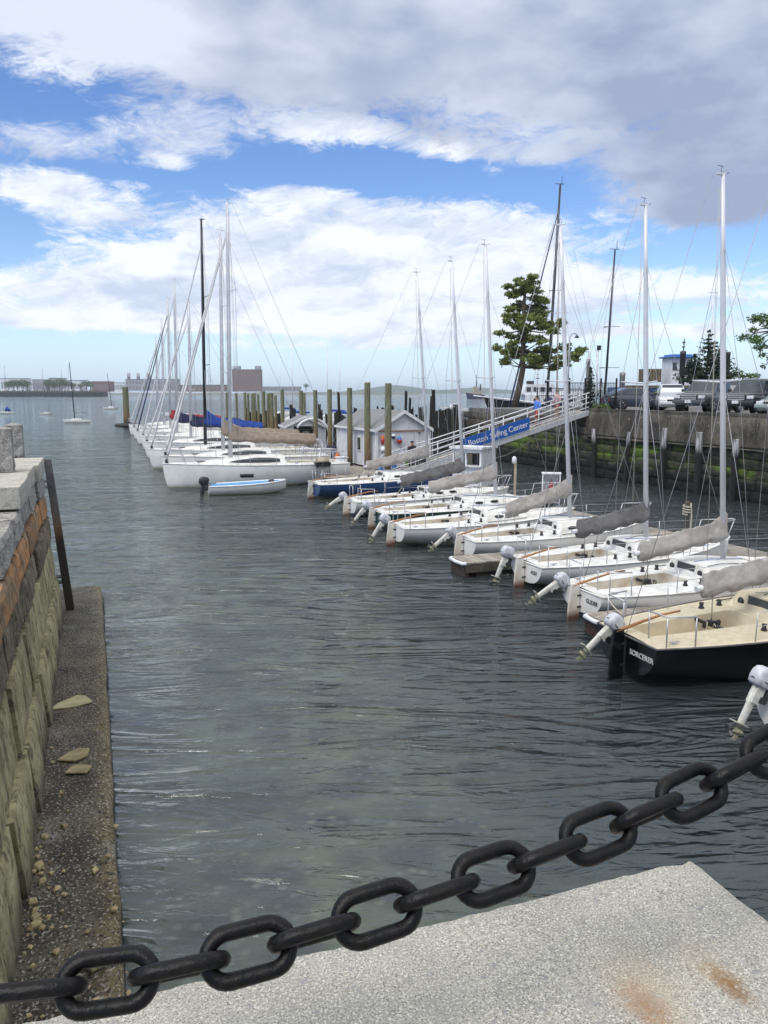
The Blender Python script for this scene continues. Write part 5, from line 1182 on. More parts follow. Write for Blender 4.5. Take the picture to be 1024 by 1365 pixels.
# dinghy
def dinghy(label, loc, yaw):
    root = thing('dinghy', label, 'dinghy', loc, yaw); L_, Bm = 3.7, 1.45; plan = [(0, 0.86), (0.3, 1.0), (0.6, 0.96), (0.82, 0.72), (0.94, 0.4), (1, 0.2)]
    rows = []; inn = []
    for i in range(25):
        s = i / 24; b_ = Bm / 2 * cr(plan, s); z0 = 0.42 + 0.16 * s * s; zk_ = -0.08 + 0.35 * max(0, s - 0.7) ** 1.5 * 4
        rows.append([(s * L_, sg * b_ * f, z) for sg, f, z in ((1, 1, z0), (1, 0.97, z0 - 0.12), (1, 0.85, zk_ + 0.12), (1, 0.4, zk_), (-1, 0.4, zk_), (-1, 0.85, zk_ + 0.12), (-1, 0.97, z0 - 0.12), (-1, 1, z0))])
        s2_ = 0.04 + s * 0.9; b2 = Bm / 2 * cr(plan, s2_) - 0.11; zz0 = 0.42 + 0.16 * s2_ * s2_
        inn.append([(s2_ * L_, b2 + 0.06, zz0 + 0.012), (s2_ * L_, b2, zz0 + 0.012), (s2_ * L_, b2 * 0.9, 0.10), (s2_ * L_, -b2 * 0.9, 0.10), (s2_ * L_, -b2, zz0 + 0.012), (s2_ * L_, -b2 - 0.06, zz0 + 0.012)])
    mb = MB(); mb.grid(rows); mb.add(rows[0], [list(range(8))]); mb.build('hull', MT['gelcoat'], root)
    mb = MB(); mb.grid(inn, 0, False); mb.add([inn[0][1], inn[0][2], inn[0][3], inn[0][4]], [(0, 1, 2, 3)]); mb.build('cockpit_liner', MT['ltblue'], root)
    mb = MB()
    for sg in (-1, 1): mb.tube([(s * L_, sg * Bm / 2 * cr(plan, s) - sg * 0.02, 0.43 + 0.16 * s * s) for s in [k / 16 for k in range(17)]], 0.04, 8)
    mb.build('gunwale', MT['whitepaint'], root)
    for x in (1.1, 2.2): mb = MB(); mb.box((x, 0, 0.34), (0.28, 1.2, 0.04)); mb.build('thwart', MT['ltblue'], root)
    mb = MB(); mb.tube([(2.9, -0.2, 0.5), (3.1, 0.1, 0.56), (2.95, 0.3, 0.52)], 0.07, 8); mb.build('rope_pile', MT['black'], root)
    outboard(root, (-0.22, 0, 0.42), R(8), 0, True, 0.95)
dinghy('small white dinghy with sky blue inside and black outboard, afloat by the nearest yacht', (-8.35, 37.5, 0), R(16))

# ================================================================== piles
def pile(label, px, ytop, D, r, m, group, zbot=-1.5, lean=(0, 0), seed=0, ragged=False):
    x = gx(px, D, 2); zt = gz(ytop, D); mb = MB(); n = 12; rings = []; K = 10
    for j in range(K + 1):
        z = zbot + (zt - zbot) * j / K; f = (z - zbot) / (zt - zbot); ring = []
        for i in range(n):
            a = 6.2832 * i / n; rr = r * (1.06 - 0.10 * f) * (1 + 0.07 * noise.noise((math.cos(a) * 1.5 + seed, math.sin(a) * 1.5, z * 0.8)) + (0.22 * noise.noise((math.cos(a) * 2, math.sin(a) * 2 + seed, z * 1.5)) if ragged else 0))
            ring.append((rr * math.cos(a) + lean[0] * (z - 0), rr * math.sin(a) + lean[1] * z, z + ((0.35 if ragged else 0.03) * noise.noise((math.cos(a) * 1.2, math.sin(a) * 1.2 + seed * 3, 7)) if j == K else 0)))
        rings.append(ring)
    mb.loft(rings, smooth=False); o = mb.build('pile' if not ragged else 'timber_stub', m, None, (x, D, 0)); return tag(o, label, 'pile' if not ragged else 'timber stub', group)
PG = 'tall dock piles'
for k, (px, yt, D, r, lab) in enumerate([
    (517.5, 511, 42.3, 0.20, 'thick dock pile standing before the gabled front of the grey shed'), (490, 510, 45.4, 0.20, 'thick dock pile against the left side of the grey shed, near its front corner'),
    (466.5, 517, 47.6, 0.18, 'dock pile at the rear left corner of the grey shed, orange fender beside it'), (440, 519, 55.5, 0.18, 'dock pile rising by the right leg of the white arched frame'),
    (421, 520, 59.0, 0.18, 'dock pile in the middle of the shelved shed front'), (402, 521, 63.5, 0.18, 'dock pile at the left end of the beige boom cover'),
    (406, 524, 68, 0.15, 'thinner dock pile just behind the one at the beige boom end'), (377, 519, 70, 0.19, 'green topped pile standing alone, right of the close cluster of piles'),
    (368, 527, 72, 0.15, 'shorter pile on the right of the close cluster'), (362.5, 524, 73, 0.22, 'widest pile in the close cluster'), (358, 525, 74, 0.15, 'narrow pile left in the close cluster'),
    (352, 522, 73, 0.19, 'tall brown footed pile left of the close cluster'), (345, 526, 75, 0.13, 'thin short pile between two taller ones over the blue cover'), (340, 524, 76, 0.16, 'pile of even width above the right part of the blue boom cover'),
    (337, 525, 78, 0.13, 'slim pile touching the one above the right part of the blue boom cover'), (331.5, 525, 76, 0.13, 'pile with a dark lower half above the blue boom cover'), (327.5, 523, 75, 0.14, 'pile leaning on its neighbour above the blue boom cover'),
    (316.5, 524, 78, 0.12, 'slightly tilted brown pile right of the tallest white yacht mast'), (303, 523, 80, 0.12, 'pile seen between the two white yacht masts')]):
    pile(lab, px, yt, D, r * 0.9, MT['pile'], PG, lean=(-0.012 if px in (316.5,) else 0, 0), seed=k)
pile('lone green channel pile with a floating collar left of the far yachts', 168.5, 516, 112, 0.42, MT['pile'], PG, seed=33)
mb = MB(); mb.lathe([(0.5, -0.25), (1.5, -0.2), (1.6, 0.0), (1.4, 0.25), (0.5, 0.3)], 16, (0, 0, 0.2)); o = mb.build('float_collar', MT['float'], None, (gx(168.5, 112, 0), 112, 0.05)); tag(o, 'dark floating collar round the lone channel pile', 'float')
OG = 'blackened timber stubs of an old pier'
random.seed(12)
stub = [(388.5, 540, 76, .17), (392, 546, 75, .16), (396, 560, 73, .2), (372, 552, 78, .2), (366, 556, 77, .2), (356, 548, 80, .2), (349, 553, 79, .25), (342, 548, 82, .2), (334, 550, 80, .18), (330, 545, 82, .15), (404, 551, 76, .2), (425, 540, 74, .14), (429, 549, 70, .2), (436, 552, 72, .16), (447, 552, 70, .22), (454, 524, 66, .11), (453, 549, 64, .24), (458, 556, 62, .22),
        (473, 545, 66, .16), (505, 542, 66, .09), (511, 545, 64, .16), (523, 542, 66, .14), (535, 548, 66, .25), (540, 522, 66, .12), (544, 532, 66, .10), (549.5, 545, 64, .16), (554.5, 553, 64, .10), (562, 544, 62, .15), (566.5, 543, 63, .16), (573.5, 529, 66, .13), (580.5, 521, 62, .15), (582, 548, 60, .13),
        (588, 547, 58, .13), (589, 570, 56, .24), (594, 547, 60, .2), (599, 545, 60, .17), (602, 546, 59, .16), (607, 543, 60, .19), (612, 541, 61, .16), (611, 556, 58, .13), (615, 552, 58, .16), (596, 560, 56, .22), (520, 555, 60, .2), (618, 560, 59, .2)]
words = {388.5: 'narrow black timber stub at the left above the beige cover tip', 540: 'tallest thin black timber rising behind the grey shed roof', 544: 'thin black timber right beside the tallest one behind the shed roof', 580.5: 'tall dark timber beside the leftmost small sailboat mast', 573.5: 'slim tall timber just left of the leftmost small sailboat mast', 454: 'thin tall green black timber left of the shed roof', 589: 'broad low black timber stub behind the lower gangway rail', 561.5: ''}
for k, (px, yt, D, r) in enumerate(stub):
    pile(words.get(px, 'ragged blackened timber stub among the old pier remains behind the sheds'), px, yt, D, r, MT['oldpile'], OG, lean=(random.uniform(-0.04, 0.04), random.uniform(-0.03, 0.03)), seed=k + 50, ragged=True)

# ================================================================== people
def person(label, loc, yaw, shirt, legs, pose='walk', h=1.72, hair='hair', sleeves=True, shorts=False):
    """one skinned body; clothes and hair as its children. local +x is forward"""
    me = bpy.data.meshes.new('person'); k = h / 1.75; sw = 0.16 if pose == 'walk' else 0.03
    J = {'pelvis': (0, 0, 0.95), 'spine': (0.02, 0, 1.18), 'chest': (0.03, 0, 1.38), 'neck': (0.03, 0, 1.50), 'head': (0.05, 0, 1.60), 'crown': (0.04, 0, 1.70),
         'hl': (0, 0.10, 0.90), 'kl': (sw * 0.7, 0.10, 0.50), 'al': (sw * 0.9, 0.10, 0.08), 'tl': (sw * 0.9 + 0.17, 0.11, 0.03), 'hr': (0, -0.10, 0.90), 'kr': (-sw * 0.2, -0.10, 0.50), 'ar': (-sw * 1.5, -0.10, 0.10), 'tr': (-sw * 1.5 + 0.16, -0.11, 0.03),
         'sl': (0.02, 0.19, 1.42), 'el': (-0.05, 0.25, 1.14), 'wl': (0.10, 0.25, 0.92), 'fl': (0.14, 0.24, 0.83), 'sr': (0.02, -0.19, 1.42), 'er': (0.0, -0.25, 1.14), 'wr': (0.17, -0.24, 0.97), 'fr': (0.23, -0.23, 0.90)}
    rad = {'pelvis': .14, 'spine': .125, 'chest': .15, 'neck': .055, 'head': .095, 'crown': .08, 'hl': .095, 'kl': .06, 'al': .04, 'tl': .035, 'hr': .095, 'kr': .06, 'ar': .04, 'tr': .035, 'sl': .06, 'el': .045, 'wl': .03, 'fl': .028, 'sr': .06, 'er': .045, 'wr': .03, 'fr': .028}
    E_ = [('pelvis', 'spine'), ('spine', 'chest'), ('chest', 'neck'), ('neck', 'head'), ('head', 'crown'), ('pelvis', 'hl'), ('hl', 'kl'), ('kl', 'al'), ('al', 'tl'), ('pelvis', 'hr'), ('hr', 'kr'), ('kr', 'ar'), ('ar', 'tr'), ('chest', 'sl'), ('sl', 'el'), ('el', 'wl'), ('wl', 'fl'), ('chest', 'sr'), ('sr', 'er'), ('er', 'wr'), ('wr', 'fr')]
    N_ = list(J); me.from_pydata([tuple(Vector(J[n]) * k) for n in N_], [(N_.index(a), N_.index(b_)) for a, b_ in E_], []); me.materials.append(MT['skin'])
    o = bpy.data.objects.new('person', me); C.objects.link(o); o.location = loc; o.rotation_euler.z = yaw
    o.modifiers.new('skin', 'SKIN'); sv_ = me.skin_vertices[0].data
    for i, n in enumerate(N_): sv_[i].radius = (rad[n] * k * (0.8 if n in ('chest', 'spine', 'pelvis') else 1), rad[n] * k)
    sv_[0].use_root = True
    ss_ = o.modifiers.new('sub', 'SUBSURF'); ss_.levels = 1; ss_.render_levels = 1
    tag(o, label, 'person')
    V_ = lambda n: Vector(J[n]) * k
    def ell(c, rx, ry, n=14): return [(c[0] + rx * math.cos(6.2832 * i / n), c[1] + ry * math.sin(6.2832 * i / n), c[2]) for i in range(n)]
    mb = MB(); mb.loft([ell(Vector((0.0, 0, 0.86)) * k, .15 * k, .195 * k), ell(Vector((0.01, 0, 1.05)) * k, .145 * k, .18 * k), ell(Vector((0.03, 0, 1.28)) * k, .15 * k, .20 * k), ell(Vector((0.03, 0, 1.42)) * k, .13 * k, .205 * k), ell(Vector((0.03, 0, 1.49)) * k, .07 * k, .09 * k)])
    for s_, e_, w_ in (('sl', 'el', 'wl'), ('sr', 'er', 'wr')): mb.tube([V_(s_), V_(e_)] + ([V_(w_)] if sleeves else []), [0.085 * k, 0.065 * k] + ([0.048 * k] if sleeves else []), 10)
    mb.build('shirt', shirt, o)
    mb = MB(); mb.loft([ell(Vector((0, 0, 0.80)) * k, .135 * k, .185 * k), ell(Vector((0, 0, 0.98)) * k, .135 * k, .17 * k)])
    for a, b_, c_ in (('hl', 'kl', 'al'), ('hr', 'kr', 'ar')): mb.tube([V_(a), V_(b_)] + ([] if shorts else [V_(c_)]), [0.115 * k, 0.085 * k] + ([] if shorts else [0.065 * k]), 10)
    mb.build('trousers' if not shorts else 'shorts', legs, o)
    mb = MB(); c_ = V_('head'); rings = []
    for th in range(7):
        t = th / 6 * 1.75; rings.append([(c_.x - 0.02 * k + 0.108 * k * math.sin(t) * math.cos(6.2832 * i / 14), c_.y + 0.10 * k * math.sin(t) * math.sin(6.2832 * i / 14), c_.z + 0.045 * k + 0.115 * k * math.cos(t) + (0.05 * k if math.cos(6.2832 * i / 14) > 0.4 and t > 1.2 else 0)) for i in range(14)])
    rings[0] = [(p[0] * 0.999, p[1] + 0.002 * math.sin(i), p[2]) for i, p in enumerate(rings[0])]
    mb.loft(rings); mb.build('hair', MT[hair], o)
    mb = MB()
    for a in ('al', 'ar'):
        p = V_(a); mb.loft([[(p.x + x, p.y + 0.05 * k * math.cos(6.2832 * i / 10) * s_, 0.045 * k + 0.045 * k * math.sin(6.2832 * i / 10) * s_ + (p.z - 0.08 * k)) for i in range(10)] for x, s_ in ((-0.07, 0.7), (-0.02, 1.1), (0.1, 1.0), (0.19, 0.6))])
    mb.build('shoes', MT['black'], o)
    # face: nose, eyes
    mb = MB(); mb.loft([[(c_.x + 0.085 * k, c_.y + 0.012 * k * math.cos(a), c_.z + 0.02 * k + 0.012 * k * math.sin(a)) for a in (0, 1.57, 3.14, 4.71)], [(c_.x + 0.118 * k, c_.y + 0.016 * k * math.cos(a), c_.z - 0.012 * k + 0.014 * k * math.sin(a)) for a in (0, 1.57, 3.14, 4.71)]]); mb.build('nose', MT['skin'], o)
    return o
SH = lambda n, c: mat(n, c, None, 5, 0.85)
def GW(x, y=0.6): return Vector((g0.x, g0.y, 0)) + Matrix.Rotation(gang, 3, 'Z') @ Vector((x, y, 0)) + Vector((0, 0, g0.z + zz(x) + 0.015))
person('person in black with dark hair standing at the foot of the gangway before the shed', (gx(549, 43.9), 43.9, 0.45), R(-60), SH('black_shirt', (0.012, 0.012, 0.018)), SH('black_trousers', (0.014, 0.014, 0.018)), 'stand', 1.72)
px_ = None
person('person in blue shirt and red shorts walking down the gangway', GW(8.2), gang + math.pi, SH('blue_shirt', (0.10, 0.22, 0.62)), SH('coral_shorts', (0.45, 0.10, 0.07)), 'walk', 1.72, shorts=True)
person('person in pale pink top and coral shorts higher up the gangway', GW(9.6, 0.7), gang + math.pi, SH('pink_top', (0.50, 0.34, 0.34)), SH('coral_trousers', (0.45, 0.17, 0.13)), 'walk', 1.66, shorts=True)

# ================================================================== trees
def leafmat(name, c1, c2, tr=0.25):
    m = bpy.data.materials.new(name); m.use_nodes = True; T = NT(m.node_tree); T.n.clear()
    g = T.node('ShaderNodeNewGeometry'); col = T.mix(g.outputs['Random Per Island'], c1, c2)
    d_ = T.node('ShaderNodeBsdfPrincipled'); T.put(d_.inputs['Base Color'], col); d_.inputs['Roughness'].default_value = 0.6; d_.inputs['Specular IOR Level'].default_value = 0.25
    t = T.node('ShaderNodeBsdfTranslucent'); T.put(t.inputs['Color'], col); mx = T.node('ShaderNodeMixShader'); mx.inputs[0].default_value = tr
    T.l.new(d_.outputs[0], mx.inputs[1]); T.l.new(t.outputs[0], mx.inputs[2]); o = T.node('ShaderNodeOutputMaterial'); T.l.new(mx.outputs[0], o.inputs[0]); return m
MT['needle'] = leafmat('pine_needles', (0.09, 0.13, 0.03), (0.30, 0.33, 0.10), 0.15)
MT['needle_dk'] = leafmat('spruce_needles', (0.018, 0.038, 0.022), (0.04, 0.065, 0.035), 0.1)
MT['leaf'] = leafmat('green_leaves', (0.06, 0.12, 0.025), (0.12, 0.19, 0.045), 0.3)
MT['leaf_lt'] = leafmat('yellow_green_leaves', (0.16, 0.20, 0.04), (0.24, 0.27, 0.07), 0.3)
MT['bark'] = mat('bark', (0.11, 0.085, 0.062), (0.06, 0.046, 0.035), 6, 0.95, bump=0.04, bscale=9, stretch=(3, 3, 0.5))
def rnd_dir():
    z = random.uniform(-1, 1); a = random.uniform(0, 6.2832); r = math.sqrt(1 - z * z); return Vector((r * math.cos(a), r * math.sin(a), z))
def tuft(mb, p, s, n=3, up=0.4):
    for _ in range(n):
        d_ = (rnd_dir() + Vector((0, 0, up))).normalized(); q = d_.orthogonal().normalized(); q = Matrix.Rotation(random.uniform(0, 6.28), 3, d_) @ q
        l = s * random.uniform(0.7, 1.3); w = s * random.uniform(0.25, 0.4)
        mb.add([p - q * w * 0.3, p + d_ * l * 0.5 - q * w, p + d_ * l, p + d_ * l * 0.5 + q * w], [(0, 1, 2, 3)])
def pad(mb, c, rx, ry, rz, n, s, up=0.5):
    for _ in range(n):
        d_ = rnd_dir(); r = random.random() ** 0.4; p = Vector((c[0] + d_.x * rx * r, c[1] + d_.y * ry * r, c[2] + d_.z * rz * r)); tuft(mb, p, s, 3, up)
# the pine on the quay corner: trunk leaning, tiers of needle pads
DT = 64.0; random.seed(31); px2m = DT / 1060
tx = gx(686, DT, 3.6); tz = 3.4
pine = thing('pine_tree', 'tall tiered pine tree on the quay corner, leaning slightly to the right', 'tree', (tx, DT, tz))
def L(px, py, dy=0.0): return Vector((gx(px, DT, 6) - tx, dy, gz(py, DT) - tz))
trunk = [L(686, 545), L(692, 520), L(697, 490), L(696, 470), L(697, 440), L(696, 410), L(697, 390), L(699, 372)]
mb = MB(); mb.tube(trunk, [0.31, 0.25, 0.22, 0.19, 0.15, 0.15, 0.10, 0.05], 10)
pads = [(706, 373, 9, 6), (690, 377, 7, 5), (676, 381, 8, 4), (700, 384, 12, 6), (688, 390, 9, 5), (706, 389, 9, 5), (683, 394, 7, 4), (722, 402, 8, 6), (712, 399, 9, 5), (724, 409, 6, 4), (693, 405, 8, 5), (700, 412, 13, 6), (680, 413, 9, 4), (716, 417, 11, 6),
        (676, 421, 8, 4), (690, 425, 11, 5), (706, 426, 14, 6), (722, 428, 8, 5), (672, 430, 6, 3), (686, 436, 10, 5), (702, 440, 13, 6), (719, 437, 10, 5), (736, 433, 12, 5), (744, 430, 6, 4), (668, 444, 8, 4), (682, 449, 10, 5), (699, 453, 13, 6), (716, 455, 12, 6), (733, 446, 9, 5),
        (675, 461, 8, 5), (664, 463, 5, 4), (690, 466, 12, 5), (708, 468, 13, 6), (725, 466, 11, 6), (668, 469, 6, 4), (683, 476, 10, 5), (703, 479, 12, 5), (720, 478, 12, 6), (736, 468, 9, 6), (748, 464, 7, 5), (677, 483, 7, 5), (713, 486, 9, 4), (731, 480, 10, 6), (745, 478, 10, 7), (760, 476, 8, 6), (766, 469, 6, 4), (752, 486, 7, 4), (741, 490, 7, 4), (719, 489, 6, 3)]
br = MB(); fo = MB()
for px_, py_, rx, rz in pads:
    dy = random.uniform(-1.5, 1.5) * (0.5 + (py_ - 370) / 120); p = L(px_, py_, dy)
    j = min(range(len(trunk)), key=lambda i: abs(trunk[i].z - (p.z - 0.35))); t0 = trunk[j]
    br.tube([t0, t0.lerp(p, 0.55) + Vector((0, 0, -0.06)), p], [0.06, 0.045, 0.015], 6)
    for _q in range(int(4 + rx * rz * 0.13)):
        d_ = rnd_dir(); r_ = random.random() ** 0.5; c_ = p + Vector((d_.x * rx * px2m * 1.15 * r_, d_.y * rx * px2m * 1.1 * r_, d_.z * rz * px2m * 1.1 * r_))
        pad(fo, c_, 0.34, 0.34, 0.11, 22, 0.17, 0.7)
        if _q % 2 == 0: br.tube([p, c_], [0.018, 0.008], 4)
mb.build('trunk', MT['bark'], pine); br.build('branch', MT['bark'], pine); fo.build('crown', MT['needle'], pine, fix=False)
def conifer(label, px, ytop, ybot, D, wpx, m, seed, tiers=13, tops=((0, 1.0),), name='conifer'):
    random.seed(seed); z0 = gz(ybot, D); h = gz(ytop, D) - z0; w = wpx * D / 1060 / 2
    root = thing(name, label, 'tree', (gx(px, D, 4), D, z0)); fo = MB(); tk = MB()
    for off, hf in tops:
        hh = h * hf; tk.tube([(off, 0, -0.3), (off, 0, hh * 0.97)], [0.10, 0.02], 7); ww = w * (0.55 + 0.45 * hf) if len(tops) > 1 else w
        for t in range(tiers):
            f = t / (tiers - 1); r = ww * (1 - f) ** 0.85 + 0.05
            for k in range(9 if f < 0.8 else 5):
                a = random.uniform(0, 6.28); rl = r * random.uniform(0.55, 1.15)
                for q in range(max(2, int(rl / 0.09))):
                    ff = (q + 0.5) / max(2, int(rl / 0.09)); p = Vector((off + math.cos(a) * rl * ff, math.sin(a) * rl * ff, hh * (0.03 + 0.95 * f) + 0.22 * ff * rl)); tuft(fo, p, 0.17, 3, 0.35)
    tk.build('trunk', MT['bark'], root); fo.build('crown', m, root, fix=False); return root
conifer('dark spiky spruce with two tops behind the parked pickup', 940, 441, 512, 60, 62, MT['needle_dk'], 3, 13, ((0.0, 1.0), (1.05, 0.72), (-1.0, 0.55)))
conifer('small dark cone shaped evergreen by the black fence', 786, 491, 545, 56, 26, MT['needle_dk'], 8, 12, name='evergreen_shrub')
def broadleaf(label, trunk_pts, blobs, D, m, seed, s=0.22, dens=60, name='broadleaf_tree', cat='tree', tr=0.2):
    random.seed(seed); base = trunk_pts[0]; root = thing(name, label, cat, (gx(base[0], D, 5), D, gz(base[1], D))); b0 = Vector(root.location)
    def Q(px_, py_, dy=0): return Vector((gx(px_, D, 6), D + dy, gz(py_, D))) - b0
    mb = MB(); tp = [Q(*p) for p in trunk_pts]; mb.tube(tp, [tr * (1 - 0.6 * i / len(tp)) for i in range(len(tp))], 8); fo = MB(); br = MB()
    for px_, py_, rp in blobs:
        r = rp * D / 1060; p = Q(px_, py_, random.uniform(-1, 1)); j = min(range(len(tp)), key=lambda i: (tp[i] - p).length); br.tube([tp[j], tp[j].lerp(p, 0.6) + Vector((0, 0, 0.1)), p], [0.05, 0.035, 0.012], 5)
        for _ in range(int(dens * r * r * 6)):
            d_ = rnd_dir(); rr = random.random() ** 0.45; tuft(fo, p + Vector((d_.x * r * rr * 1.15, d_.y * r * rr * 1.15, d_.z * r * rr * 0.7)), s * 0.8, 2, 0.0)
    mb.build('trunk', MT['bark'], root)
    br.build('branch', MT['bark'], root); fo.build('crown', m, root, fix=False); return root
broadleaf('leafy green tree reaching in from the right edge above the parked cars', [(1062, 545), (1058, 500), (1050, 465), (1040, 440)],
          [(990, 449, 7), (1000, 455, 8), (1012, 450, 8), (1008, 424, 9), (1022, 430, 12), (1000, 440, 6), (1020, 462, 9), (1030, 480, 10), (1012, 474, 5), (1035, 420, 16), (1050, 440, 20), (1060, 470, 18), (1070, 430, 20), (1022, 420, 6), (1045, 495, 12), (1018, 488, 4)], 43, MT['leaf'], 5, 0.14, 170)
broadleaf('yellow green bush between the dark sedan and the white cabin', [(878, 548), (878, 535)], [(872, 533, 8), (884, 531, 9), (878, 524, 7), (890, 540, 7), (866, 541, 7)], 57, MT['leaf_lt'], 6, 0.14, 130, 'bush', 'bush', 0.04)
broadleaf('low green bush behind the black truck at the right', [(990, 512), (990, 503)], [(980, 499, 8), (994, 502, 7), (1006, 501, 6), (970, 504, 6)], 62, MT['leaf'], 7, 0.16, 120, 'bush', 'bush', 0.04)
broadleaf('tufted green plants on the quay beside the evergreen', [(800, 549), (800, 543)], [(796, 541, 5), (804, 542, 6), (811, 545, 5), (790, 545, 4)], 50, MT['leaf'], 9, 0.14, 160, 'bush', 'bush', 0.03)
mb = MB(); random.seed(2)
for _ in range(260):
    p = Vector((gx(random.uniform(672, 722), 63, 3.4), 63 + random.uniform(-1.2, 1.5), 3.40)); tuft(mb, p, 0.16, 2, 1.2)
o = mb.build('weeds', MT['leaf_lt'], fix=False); tag(o, 'yellow green weeds growing round the foot of the pine', 'weeds', kind='stuff')

# ================================================================== vehicles
def carpaint(n, c): return mat(n, c, tuple(v * 0.85 for v in c), 1.0, 0.28, coat=0.6)
def wheel(parent, x, y, r, w=0.22, sg=1):
    o = bpy.data.objects.new('wheel', None); C.objects.link(o); o.parent = parent; o.location = (x, y, r)
    mb = MB(); mb.lathe([(r * 0.62, -w / 2), (r * 0.93, -w / 2), (r, -w * 0.3), (r, w * 0.3), (r * 0.93, w / 2), (r * 0.62, w / 2)], 22, axis='Y'); mb.build('tyre', MT['black'], o)
    mb = MB(); yo = sg * w * 0.36; mb.lathe([(0.0, yo * 1.05), (r * 0.14, yo * 1.1), (r * 0.2, yo * 0.6), (r * 0.52, yo * 0.6), (r * 0.62, yo * 1.2), (r * 0.64, yo * 0.2)], 22, axis='Y')
    for k in range(5):
        a = 6.2832 * k / 5; mb.tube([(0.12 * r * math.cos(a), yo * 1.05, 0.12 * r * math.sin(a)), (0.6 * r * math.cos(a), yo * 1.1, 0.6 * r * math.sin(a))], 0.09 * r, 6)
    mb.build('rim', MT['alu'], o)
def vehicle(label, name, cat, loc, yaw, paint, st, green, wheels, wr, W_, plate=True, grille=0.3, bed=None, cap_m=None):
    """st: body stations (x, z_low, z_belt); green: roof outline (x, z); x=0 at the rear bumper. local +x is forward"""
    root = thing(name, label, cat, loc, yaw, 'vehicles parked along the quay'); hw = W_ / 2
    rings = []
    for x, zl, zb, f in st:
        w = hw * f; rings.append([(x, w * 0.92, zl), (x, w, zl + 0.12), (x, w * 1.0, (zl + zb) / 2), (x, w * 0.97, zb - 0.06), (x, w * 0.86, zb), (x, 0, zb + 0.025), (x, -w * 0.86, zb), (x, -w * 0.97, zb - 0.06), (x, -w, (zl + zb) / 2), (x, -w, zl + 0.12), (x, -w * 0.92, zl)])
    mb = MB(); mb.loft(rings, smooth=True); mb.build('body', paint, root)
    # greenhouse: pillars and roof in paint, glass panes as parts
    mb = MB(); rg = []
    n = len(green); xb = [p[0] for p in green]
    def beltz(x):
        for i in range(len(st) - 1):
            if st[i][0] <= x <= st[i + 1][0]: f = (x - st[i][0]) / (st[i + 1][0] - st[i][0]); return st[i][2] + (st[i + 1][2] - st[i][2]) * f
        return st[-1][2]
    top = max(p[1] for p in green)
    for x, z in green:
        f = (z - beltz(x)) / max(0.01, top - beltz(x)); w = hw * (0.90 - 0.17 * max(0, f)); wbelt = hw * 0.90
        zb = beltz(x) - 0.02; rg.append([(x, wbelt, zb), (x, w, z - 0.05), (x, w * 0.88, z), (x, -w * 0.88, z), (x, -w, z - 0.05), (x, -wbelt, zb)])
    mb.loft(rg, smooth=False); mb.build('cabin', paint, root)
    r0 = [p for p in green if p[1] > top - 0.12]; xr0, xr1 = r0[0][0], r0[-1][0]; xf = green[-1][0]; xr = green[0][0]
    zw = beltz((xr0 + xr1) / 2)
    def pane(nm, vs):
        c = sum((Vector(v) for v in vs), Vector()) / 4; nn = (Vector(vs[1]) - Vector(vs[0])).cross(Vector(vs[2]) - Vector(vs[0])).normalized()
        if nn.dot(c - Vector(((xr + xf) / 2, 0, zw))) < 0: nn = -nn
        a = [Vector(v) + nn * 0.012 for v in vs]; b_ = [Vector(v) - nn * 0.012 for v in vs]; mb = MB(); mb.hexa(b_, a); mb.build(nm, MT['glass'], root)
    zf = beltz(xf)
    pane('windscreen', [(xf - 0.06, hw * 0.82, zf + 0.05), (xf - 0.06, -hw * 0.82, zf + 0.05), (xr1 + 0.06, -hw * 0.66, top - 0.06), (xr1 + 0.06, hw * 0.66, top - 0.06)])
    pane('rear_window', [(xr + 0.05, hw * 0.80, beltz(xr) + 0.06), (xr + 0.05, -hw * 0.80, beltz(xr) + 0.06), (xr0 - 0.04, -hw * 0.66, top - 0.07), (xr0 - 0.04, hw * 0.66, top - 0.07)])
    mid = (xr0 + xr1) / 2 + 0.05
    for sg in (-1, 1):
        for a0, a1, t0, t1 in ((xr + 0.28, mid - 0.04, xr0 + 0.05, mid - 0.04), (mid + 0.04, xf - 0.38, mid + 0.04, xr1 - 0.04)):
            yb, yt = sg * hw * 0.895, sg * hw * 0.755
            vs = [(a0, yb, zw + 0.06), (a1, yb, zw + 0.06), (t1, yt, top - 0.12), (t0, yt, top - 0.12)]; pane('side_window', vs)
        mb = MB(); mb.box((xf - 0.35, sg * (hw + 0.10), zw + 0.10), (0.12, 0.2, 0.16)); mb.build('wing_mirror', MT['black'], root, bevel=0.03)
        wx = st[-1][0]; zh = (st[-1][1] + st[-1][2]) / 2 + 0.16
        mb = MB(); mb.box((wx - 0.06, sg * hw * 0.70, zh), (0.16, hw * 0.36, 0.17)); mb.build('headlight', MT['alu'], root, bevel=0.03)
        mb = MB(); mb.box((0.03, sg * hw * 0.80, st[0][2] - 0.2), (0.10, hw * 0.22, 0.26)); mb.build('tail_light', MT['red'], root, bevel=0.02)
        for wx_ in wheels:
            mb = MB(); mb.lathe([(wr * 1.16, -0.02), (wr * 1.16, 0.015), (0.0, 0.016)], 22, (wx_, sg * (hw + 0.001) - (0 if sg > 0 else 0.0), wr), axis='Y'); mb.build('wheel_arch', MT['black'], root)
            wheel(root, wx_, sg * (hw - 0.07), wr, 0.23, sg)
    x1 = st[-1][0]
    mb = MB(); mb.box((x1 + 0.02, 0, (st[-1][1] + st[-1][2]) / 2 + 0.14), (0.08, hw * 0.92, grille)); 
    g_ = mb.build('grille', MT['black'], root, bevel=0.03)
    mb = MB()
    for k in range(3): mb.box((x1 + 0.065, 0, (st[-1][1] + st[-1][2]) / 2 + 0.14 + (k - 1) * grille * 0.3), (0.02, hw * 0.88, 0.03))
